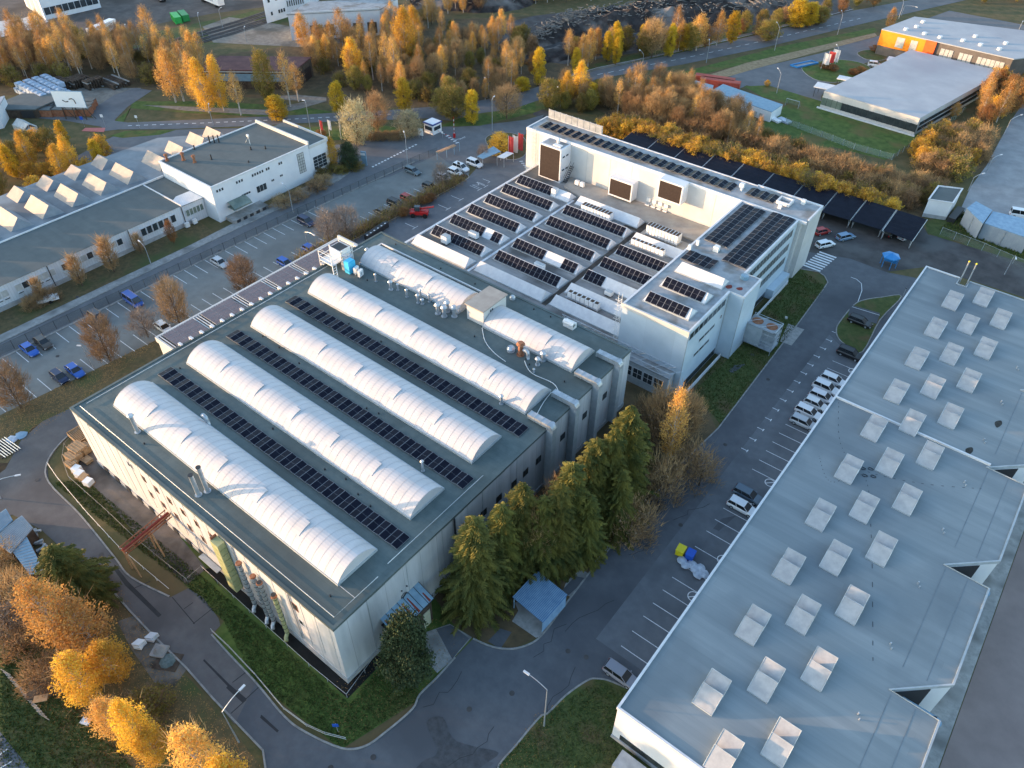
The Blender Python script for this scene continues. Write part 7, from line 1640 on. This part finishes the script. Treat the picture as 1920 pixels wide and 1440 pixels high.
def tree(kind, x, y, h, label, group=None, w=None, var=None):
    nv = {'spruce':3,'pine':1,'vase':2,'grey':2,'pale':2,'green':1,'slim':2,'popY':2,'rust':2}.get(kind, 3)
    k = '%s_%d' % (kind, ry.randrange(nv) if var is None else var % nv); p = proto(k)
    base = {'birchO':12,'birchA':12,'birchT':12,'popY':10,'oliv':9,'rust':9,'bare':10,'bush':4.5,'bushG':4.5,'bushA':5,'vase':7.5,'grey':7,'pale':8,'green':6,'spruce':14,'pine':10,'slim':5}[kind]
    sz = h/base; sx = sz if w is None else w/{'birchO':5.2,'birchA':5.6,'birchT':4.0,'popY':4.2,'oliv':6.5,'rust':6,'bare':5.5,'bush':5.2,'bushG':5,'bushA':5,'vase':5.2,'grey':5.2,'pale':7,'green':6,'spruce':7.5,'pine':9.5,'slim':1.8}[kind]
    used.add(k)
    c = tree_copy(p, (x, y, 0), ry.uniform(0, 6.28), sx, label, group, sz)
    c['category'] = 'bush' if kind.startswith('bush') or kind == 'green' else 'tree'; return c
def treep(kind, px, py, tx, ty, label, w=None, var=None, group=None):
    x, y, _ = at(px, py); return tree(kind, x, y, max(2, hz(px, py, tx, ty)), label, group, w, var)
def inside(p, poly):
    c = False; j = len(poly)-1
    for i in range(len(poly)):
        if (poly[i][1] > p[1]) != (poly[j][1] > p[1]) and p[0] < (poly[j][0]-poly[i][0])*(p[1]-poly[i][1])/(poly[j][1]-poly[i][1])+poly[i][0]: c = not c
        j = i
    return c
def wood(poly, n, kinds, label, group, hr=(9, 13), seed=1, mind=3.0):
    """scatter individual trees over a ground polygon given by picture corners"""
    rg = random.Random(seed); W_ = G(poly); xs = [p[0] for p in W_]; ys = [p[1] for p in W_]; put = []; tries = 0
    while len(put) < n and tries < 6000:
        tries += 1; p = (rg.uniform(min(xs), max(xs)), rg.uniform(min(ys), max(ys)))
        if not inside(p, W_) or any(math.dist(p, q) < mind for q in put): continue
        put.append(p); k = rg.choice(kinds); f = {'bush':.45,'bushG':.45,'bushA':.45,'bare':.85,'popY':.8,'oliv':.7,'rust':.7}.get(k, 1)
        nm = {'birchO':'orange birch','birchA':'amber birch','birchT':'thin orange birch with pale trunk','popY':'yellow poplar','oliv':'olive-yellow willow','rust':'rust-brown tree','bare':'leafless brown tree','bush':'brown leafless bush','bushG':'olive bush','bushA':'golden bush','pale':'pale tree'}[k]
        tree(k, p[0], p[1], rg.uniform(*hr)*f, nm+' '+label, nm+' '+group)
# --- near trees, bottom left
treep('pine', 160, 1125, 128, 1000, 'broad dark pine standing between the tin sheds and the orange birch', 10.5)
treep('birchO', 140, 1215, 70, 1065, 'largest pale-orange birch at the lower left, in front of the pine', 7.2, 0)
treep('birchO', 185, 1215, 150, 1110, 'orange birch tangled with the largest one, on its road side', 7, 1)
treep('birchA', 175, 1310, 140, 1205, 'golden-yellow tree below the pale-orange birches', 5.8, 1)
treep('birchA', 225, 1270, 200, 1190, 'olive-gold tree right of the golden-yellow one', 5.5, 2)
treep('birchO', 225, 1375, 205, 1290, 'small coppery birch left of the bright yellow tree at the bottom', 4.4, 2)
treep('birchA', 285, 1410, 240, 1300, 'bright yellow tree alone on the meadow at the bottom left', 4.6, 0)
treep('birchA', 300, 1425, 285, 1350, 'lower yellow tree touching the bright yellow one', 4.2, 2)
treep('birchO', 400, 1470, 365, 1345, 'pale-orange birch cut by the bottom edge left of the road', 6.0, 1)
treep('birchA', 465, 1520, 430, 1408, 'yellow crowns cut by the bottom edge beside the road', 5.5, 2)
treep('bush', 55, 1215, 45, 1175, 'brown leafless thicket left of the large orange birch', 5.5); treep('bush', 95, 1270, 90, 1240, 'brown thicket above the dark timber lean-to', 5)
treep('bush', 30, 1130, 20, 1080, 'dark brown thicket below the small sheds at the left edge', 6); treep('grey', 25, 1185, 15, 1140, 'grey-brown thicket at the left edge under the first one', 6)
treep('bushG', 280, 1330, 278, 1300, 'green shrub behind the bright yellow tree', 5)
treep('bush', 10, 1050, 5, 1020, 'brown shrub against the small sheds', 5)
# --- spruces and bushes beside the hall
for a in ((893,1130,910,968,10,0,'tallest front spruce nearest the blue corrugated shelter'),(940,1085,965,945,8.5,1,'dark spruce right behind the front one, beside the shelter'),(975,1060,988,905,8.5,2,'spruce with golden top left of the bare branches'),
          (1060,1030,1088,868,10,1,'wide spruce in the middle of the row'),(1100,985,1122,820,9,0,'spruce between the wide one and the tallest rear one'),(1155,950,1178,760,10,2,'tallest rear spruce near the brown thicket'),(1185,905,1203,790,7,1,'small spruce on the road side of the tallest rear one'),(1015,1065,1040,930,8,0,'dark spruce on the road side of the middle of the row')):
    treep('spruce', *a[:4], a[6], a[4], a[5])
for a in ((925,1105,930,1000,7,2,'short golden-tipped spruce filling the gap behind the front one'),(1040,1060,1060,905,7.5,2,'spruce filling the gap left of the wide middle one'),(1085,1000,1105,850,7.5,1,'spruce filling the gap right of the wide middle one'),(1130,975,1150,800,8,2,'spruce close to the tallest rear one'),(1095,1040,1105,930,7,0,'low spruce at the road side of the middle of the row'),(1150,1000,1162,880,7,1,'low spruce at the road side below the tallest rear one')):
    treep('spruce', *a[:4], a[6], a[4], a[5])
treep('bare', 1010, 1060, 1020, 950, 'reddish bare-branched tree squeezed between the front spruces and the wide one', 4.5); treep('bare', 1050, 1010, 1060, 905, 'leafless tree between spruces close to the hall wall', 5)
treep('green', 770, 1268, 765, 1165, 'round dark evergreen bush at the hall canopy', 6.8)
treep('bush', 1240, 830, 1243, 745, 'large brown leafless thicket beside the rear spruce', 7.5, 1); treep('bare', 1285, 825, 1283, 745, 'brown leafless tree on the road side of the thicket', 4.5, 2); treep('bush', 1215, 800, 1215, 750, 'coppery shrub against the hall end behind the spruces', 5); treep('birchO', 1250, 870, 1283, 730, 'thin leaning birch with a small golden top in the brown thicket', 4.5, 2)
treep('bush', 1225, 930, 1230, 870, 'brown undergrowth in front of the thicket', 6); treep('bush', 1180, 1010, 1190, 960, 'dark undergrowth at the guard rail', 6); treep('bush', 1290, 900, 1300, 850, 'low brush beside the grass strip', 6)
# --- trees of the parking lot
for a in ((207,677,177,598,5.4,'rust-brown vase-shaped tree at the lower stalls, second from the left edge'),(40,765,18,680,5.6,'grey-brown vase-shaped tree nearest the left edge'),(337,607,315,530,5.4,'rust-orange vase-shaped tree left of the white saloon'),(462,546,450,487,5.2,'rust-orange vase-shaped tree behind the pergola')): treep('vase', *a[:4], a[5], a[4])
treep('grey', 278, 632, 262, 585, 'small grey bare tree left of the pergola', 5); treep('grey', 618, 455, 606, 400, 'grey bare tree in the lot left of the black car', 5.5); treep('grey', 652, 450, 648, 392, 'grey bare tree in the lot over the black car', 5.5)
treep('grey', 828, 352, 818, 312, 'grey bare tree rising from the hedge by the white cars', 4); treep('grey', 905, 300, 905, 275, 'small bare tree in front of the pale blue bike shelter', 3)
for a in ((155,536,128,486,'bare upright shrub, second from the left, at the low white factory'),(215,510,190,452,'bare upright shrub, third from the left, at the low white factory'),(83,566,75,520,'bare shrub left of the parked trailer at the low white factory'),(265,475,252,440,'small bare shrub behind the factory street lamp')): treep('slim', *a[:4], a[4])
treep('rust', 327, 458, 313, 415, 'orange-red slender shrub at the low white factory window', 2.4)
for k, (a, b) in enumerate(((60,580),(70,572),(96,562))): treep('bush', a, b, a, b-22, ['left','middle','right'][k]+' low bare shrub in the thicket at the low factory wall', 3.4)
for k, (a, b) in enumerate(((528,384),(560,372),(590,358),(606,345))): treep('bush', a, b, a, b-10, ['first','second','third','fourth'][k]+' low dark-red ground shrub along the two-storey block from the dock', 4.5)
# hedge along the factory street
hd = thing('hedge', 'long brown leafless hedge between the parking lot and the factory street', 'hedge', (-119.5, 80, 0)); rg = random.Random(17); mb = MB()
for k in range(17000):
    s = rg.random(); x = -119.9+1.7*s+rg.gauss(0, .95); y = 79+51*s; z = abs(rg.gauss(0, 1.0))+.1
    if z > 3: continue
    p = Vector((x, y, z)); d = Vector((rg.gauss(0, .3), rg.gauss(0, .3), 1)); l = rg.uniform(.3, .8); s_ = Vector((rg.gauss(0, 1), rg.gauss(0, 1), 0)).normalized()*.05
    mb.face([p-s_, p+s_, p+d*l], 0 if rg.random() < .7 else 1)
mb.build('twigs', [M['l_brown'], M['bushmix'] if 'bushmix' in M else M['l_olive']], hd)
mb = MB()
for k in range(20): y = 80+2.5*k; x = -119.8+1.7*k/20; mb.tube([(x, y, 0), (x+.2, y, 1.6)], .07, 0, 4)
mb.build('stems', M['bark'], hd)
for k, (px, py, c) in enumerate(((796,382,'red'),(806,378,'brown'),(757,405,'rust'))): treep('rust', px, py, px, py-14, 'small '+c+' leafy clump in the hedge by the red handler', 3.2)
# --- gate area
treep('pale', 672, 268, 668, 193, 'tall round cream-coloured tree by the flags', 8.5, 0); treep('pale', 768, 256, 766, 210, 'white blossoming-looking round bush left of the gatehouse', 8, 1)
treep('birchA', 625, 315, 622, 258, 'drooping bright orange tree behind the two-storey block', 4.8, 1); treep('green', 657, 317, 655, 270, 'dark weeping bush beside the drooping orange tree', 5.2); treep('bushA', 935, 282, 935, 255, 'golden shrub on the island by the bike shelters', 6)
treep('bare', 710, 250, 705, 178, 'brown tree with open crown between the cream tree and the main road', 6); treep('rust', 603, 258, 603, 248, 'low red shrub under the flags', 4)
for k, px in enumerate((700,712,724,736,748)): treep('bush', px, 262, px, 252, ['first','second','third','fourth','fifth'][k]+' low brown shrub from the left in the row by the gate', 3)
for k, (px, py) in enumerate(((606,330),(625,322),(640,322),(650,318),(668,318))): treep('bushG', px, py, px, py-11, ['leftmost','second','middle','fourth','rightmost'][k]+' clipped dark shrub at the entrance totem', 3.6)
# --- main road and left woods
for a in (('birchT',290,98,278,10,6.5,'tall lone thin orange birch in front of the green containers'),('birchO',330,192,282,98,8,'orange birch leaning over the timber yard exit'),('birchT',345,190,320,95,6,'pale-trunked birch right of the leaning orange one'),('birchA',392,212,362,112,7.5,'bright yellow birch largest beside the main road'),
    ('birchA',420,208,400,105,6,'yellow birch right behind the largest one'),('birchO',372,198,365,90,6,'orange birch crown above the largest yellow one'),('birchT',452,216,440,135,4.5,'half-bare birch in front of the timber shed'),('oliv',505,196,498,95,6.5,'green-gold birch covering the timber shed'),('birchT',545,200,530,100,5,'bare-crowned birch at the right part of the timber shed'),
    ('popY',523,226,521,178,6,'small round olive-yellow tree on the road verge'),('popY',635,213,628,155,5,'yellow tree right of the timber shed bend'),('birchT',560,190,556,120,5,'second bare birch near the timber shed end'),('birchA',665,150,655,72,7.5,'bright orange birch in the wood before the warehouse'),
    ('birchO',573,95,560,25,6.5,'orange birch in front of the left warehouse corner'),('birchT',600,105,592,40,4,'thin birch before the second warehouse opening'),('birchT',625,108,620,40,4,'thin birch before the third warehouse opening'),('birchT',645,105,640,15,5,'tall thin birch before the warehouse middle'),('birchT',680,110,672,45,4,'thin birch before the right warehouse openings'),
    ('birchA',760,120,748,15,9,'tall amber birch right of the warehouse'),('birchA',780,95,775,12,7,'amber birch behind the tall one right of the warehouse'),('birchT',700,150,690,65,4.5,'thin pale birch, left one in the middle wood'),('birchT',728,155,718,65,4.5,'thin pale birch, middle one in the middle wood'),('birchT',742,160,730,70,4.5,'thin pale birch, right one in the middle wood'),
    ('popY',760,212,755,148,5,'yellow narrow tree behind the gatehouse'),('oliv',850,225,845,165,9,'green-brown tree on the verge behind the gatehouse'),('popY',885,232,885,170,4.5,'narrow yellow tree beside the tall gate lamp'),('oliv',830,215,822,168,7,'olive tree left of the verge trees'),('bare',950,222,950,165,8,'bare round tree at the grass verge bend'),
    ('popY',980,170,978,145,5,'yellow tree at the verge above the bend'),('popY',1010,160,1008,90,4.5,'bright lemon-yellow poplar standing alone'),('birchA',1085,190,1090,115,6,'tall golden birch behind the cream hall corner'),('birchA',1060,200,1060,135,5.5,'golden birch left of the tall hall corner'),('popY',1108,200,1110,158,5,'yellow bush at the wood edge by the road'),
    ('oliv',1030,205,1030,150,7,'olive tree behind the verge left of the tall hall'),('rust',1000,140,990,98,5,'rust-brown tree left of the lemon-yellow poplar')):
    treep(a[0], a[1], a[2], a[3], a[4], a[6], a[5])
RV = ('along the far verge of the main road', 'along the far verge of the main road')
wood([(1055,112),(1200,88),(1300,72),(1330,90),(1200,120),(1065,140)], 26, ['popY','birchT','oliv','popY','birchO','rust'], *RV, (9, 12), 31, 2.6)
treep('bare', 1222, 108, 1220, 40, 'large leafless fan-shaped tree between the dark windrow and the main road', 8); treep('rust', 1250, 100, 1250, 55, 'rust-red tree right of the leafless fan-shaped one', 7)
treep('popY', 1275, 95, 1275, 45, 'bright yellow tree at the verge right of the rust-red one', 6, 0); treep('birchO', 1305, 95, 1302, 25, 'tallest orange birch of the verge, left of the straight lamp', 8, 0); treep('birchO', 1343, 86, 1341, 18, 'pointed orange birch right of the tallest verge birch', 5, 1)
treep('popY', 1370, 82, 1371, 22, 'green-yellow pointed tree alone at the main road', 5.5, 1); treep('oliv', 1438, 76, 1436, 38, 'wide olive shrub at the verge before the curved lamp', 9)
treep('popY', 1492, 52, 1490, -5, 'large yellow poplar left of the pair at the main road', 8, 0); treep('popY', 1513, 50, 1512, 2, 'yellow poplar right of the pair at the main road', 7, 1); treep('oliv', 1535, 46, 1534, 10, 'olive tree behind the yellow pair', 7)
wood([(1380,60),(1480,35),(1640,0),(1650,12),(1480,52),(1385,78)], 14, ['oliv','bush','rust','popY'], *RV, (8, 11), 32, 3.5)
treep('birchO', 1664, 56, 1664, 10, 'slender orange birch at the corner of the orange building', 4)
wood([(-60,100),(120,78),(200,84),(285,108),(385,125),(390,150),(270,158),(200,148),(150,150),(60,150),(-60,175)], 110, ['birchT','birchT','birchO','bare','birchT','birchT','bushG'], 'in the wood behind the timber yard', 'in the wood behind the timber yard', (9, 12.5), 3, 2.6)
wood([(600,90),(700,75),(800,35),(870,70),(985,75),(1000,110),(975,160),(900,200),(800,190),(720,180),(640,170),(570,140)], 150, ['bare','bush','birchT','bare','oliv','birchT','bushG','birchT','birchO'], 'in the middle wood between warehouse and main road', 'in the middle wood between warehouse and main road', (6.5, 11), 4, 2.4)
wood([(840,30),(1010,8),(1120,2),(1300,-6),(1400,-25),(1000,-30),(840,0)], 70, ['birchO','birchT','birchO','bare'], 'behind the dark soil windrows', 'behind the dark soil windrows', (8, 12), 5, 3.5)
wood([(1085,165),(1125,180),(1125,215),(1000,205),(1020,185)], 12, ['oliv','popY','bare'], 'between the road and the tall hall corner', 'between the road and the tall hall corner', (7, 9), 6, 3)
wood([(1120,200),(1180,178),(1260,182),(1330,215),(1400,250),(1420,285),(1300,262),(1200,235)], 105, ['bush','bare','birchT','bare','bush'], 'in the brown thicket behind the tall hall', 'in the brown thicket behind the tall hall', (8, 11), 7, 2.0)
wood([(1420,262),(1500,290),(1600,330),(1700,345),(1760,365),(1700,395),(1560,345),(1440,300)], 60, ['bush','bushG','bush','bush'], 'in the dark brush beside the pavilion lawn', 'in the dark brush beside the pavilion lawn', (7, 10), 8, 2.1)
wood([(1130,245),(1200,247),(1300,284),(1420,318),(1540,360),(1640,391),(1640,403),(1540,377),(1420,338),(1300,305),(1190,268),(1130,255)], 84, ['bushA','bushA','bushG','bushA'], 'in the golden row behind the solar carports', 'in the golden row behind the solar carports', (8.5, 11), 9, 1.7)
treep('bushA', 1668, 402, 1668, 370, 'lone golden bush above the carport with the black car', 4.5); treep('bushG', 1640, 400, 1640, 372, 'olive bush left of the lone golden bush', 6)
wood([(1710,300),(1760,245),(1830,250),(1845,290),(1790,335),(1730,330)], 26, ['bushA','bushG','bushG','bush'], 'right of the mesh fence', 'right of the mesh fence', (8, 12), 10, 2.8)
wood([(1820,215),(1860,165),(1930,140),(1935,190),(1880,225),(1840,245)], 16, ['birchO','bushA','rust'], 'at the right edge behind the pavilion', 'at the right edge behind the pavilion', (9, 13), 11, 3)
treep('birchO', 1787, 222, 1790, 190, 'small orange tree against the dark side of the pavilion', 3.4); treep('birchA', 1438, 162, 1436, 152, 'young orange tree beside the forecourt lamp', 2.4)
wood([(-60,325),(0,296),(60,278),(180,262),(205,290),(190,330),(120,350),(20,375),(-60,400)], 24, ['birchA','birchA','bushA','oliv','popY'], 'behind the sawtooth dormers at the far left', 'behind the sawtooth dormers at the far left', (8.5, 11), 12, 3.4)
wood([(1880,12),(1940,-5),(1850,-30),(1780,-20),(1800,8)], 9, ['birchO','oliv'], 'above the orange building', 'above the orange building', (8, 11), 13, 4)
for k, (px, py) in enumerate(((1545,129),(1560,133),(1598,141),(1612,137),(1640,97),(1652,95))): treep('rust', px, py, px, py-7, ['red-leaved bush under the flags','second red-leaved bush right of the flags','red-leaved bush at the lower island end','red-leaved bush by the middle canopy','red-leaved bush on the small island','last red-leaved bush on the small island'][k], 4)
# grass tufts and fallen leaves, uncountable
def scatter(name, poly, n, m, size, seed, z=.02, px=True, tall=0.0):
    rg = random.Random(seed); W_ = G(poly) if px else poly; xs = [p[0] for p in W_]; ys = [p[1] for p in W_]; mb = MB(); c = 0; tr_ = 0
    while c < n and tr_ < n*6:
        tr_ += 1; x, y = rg.uniform(min(xs), max(xs)), rg.uniform(min(ys), max(ys))
        if not inside((x, y), W_): continue
        c += 1; s = size*rg.uniform(.5, 1.4); a = rg.uniform(0, 3.14); dx, dy = math.cos(a)*s, math.sin(a)*s
        if tall: mb.face([(x-dx, y-dy, z), (x+dx, y+dy, z), (x+rg.uniform(-.1,.1), y+rg.uniform(-.1,.1), z+tall*rg.uniform(.4, 1.3))])
        else: mb.face([(x-dx, y-dy, z), (x+dy*.7, y-dx*.7, z+.02), (x+dx, y+dy, z+.03), (x-dy*.7, y+dx*.7, z+.01)])
    o = mb.build(name, m); o['kind'] = 'stuff'; return o
M['leaf1'] = mat('fallen_leaves', (.22,.12,.045), (.40,.23,.08), 1.5, .9)
M['tuft'] = mat('grass_tufts', (.05,.085,.016), (.12,.135,.04), .7, .95)
scatter('fallen_leaves', [(200,1060),(300,1215),(400,1330),(500,1450),(300,1450),(140,1400),(60,1300),(60,1150)], 6000, M['leaf1'], .07, 1)
scatter('fallen_leaves', [(40,830),(130,770),(300,640),(280,640),(80,740),(0,785),(0,850)], 2500, M['leaf1'], .08, 2)
scatter('fallen_leaves', [(1000,1340),(1060,1310),(1000,1450),(930,1450)], 350, M['leaf1'], .05, 3, .13)
scatter('fallen_leaves', [(640,1400),(790,1310),(880,1200),(800,1150),(600,1300)], 1500, M['leaf1'], .06, 4)
scatter('grass_tufts', [(100,905),(345,1095),(420,1165),(480,1280),(640,1403),(790,1310),(740,1220),(655,1320),(390,1090),(160,900)], 14000, M['tuft'], .10, 5, .01, True, .22)
scatter('grass_tufts', [(1300,735),(1350,795),(1467,645),(1548,538),(1500,505),(1400,600)], 7000, M['tuft'], .10, 6, .01, True, .3)
scatter('grass_tufts', [(930,1440),(1027,1338),(1120,1275),(1200,1310),(1240,1440)], 5000, M['tuft'], .09, 7, .1, True, .2)
scatter('grass_tufts', [(0,1180),(120,1270),(250,1440),(0,1440)], 5000, M['tuft'], .12, 8, .01, True, .25)
scatter('grass_tufts', [(1760,430),(1960,500),(1960,450),(1800,400)], 3000, M['tuft'], .16, 9, .02, True, .5)
# drop the source trees that stand below ground
for k, p in PR.items():
    for c in list(p.children): bpy.data.objects.remove(c)
    bpy.data.objects.remove(p)
# ================================================================== CAMERA AND LIGHT
cd = bpy.data.cameras.new('camera'); cam = bpy.data.objects.new('camera', cd); C.objects.link(cam)
cd.sensor_fit = 'HORIZONTAL'; cd.sensor_width = 36; cd.lens = F/1920*36; cd.clip_end = 5000; cd.clip_start = 1
mt = Matrix((rt, up, -fw)).transposed().to_4x4(); mt.translation = (0, 0, H); cam.matrix_world = mt
bpy.context.scene.camera = cam
EL, dx, dy = 5.2, .85, .527
d = Vector((dx*math.cos(R(EL)), dy*math.cos(R(EL)), -math.sin(R(EL))))
sl = bpy.data.lights.new('sun', 'SUN'); sl.energy = SUN_E; sl.angle = R(.55); sl.color = (1, .61, .33)
so = bpy.data.objects.new('sun', sl); C.objects.link(so); so.rotation_euler = d.to_track_quat('-Z', 'Y').to_euler(); so.location = (-200, -100, 120)
w = bpy.data.worlds.new('World'); bpy.context.scene.world = w; w.use_nodes = True; N = w.node_tree.nodes; L = w.node_tree.links; N.clear()
sk = N.new('ShaderNodeTexSky'); sk.sky_type = 'NISHITA'; sk.sun_disc = False; sk.sun_elevation = R(EL+SKY_DE); sk.sun_rotation = math.atan2(-dx, -dy)
sk.air_density = 1.1; sk.dust_density = 1.0; sk.ozone_density = 1.8
bg = N.new('ShaderNodeBackground'); bg.inputs['Strength'].default_value = SKY_S; o = N.new('ShaderNodeOutputWorld'); L.new(sk.outputs[0], bg.inputs['Color']); L.new(bg.outputs[0], o.inputs['Surface'])
sc = bpy.context.scene; sc.view_settings.view_transform = 'Standard'; sc.view_settings.look = 'None'; sc.view_settings.exposure = 0; sc.view_settings.gamma = 1
sc.render.engine = 'CYCLES'; sc.cycles.max_bounces = 5; sc.cycles.transparent_max_bounces = 8; sc.cycles.use_denoising = True
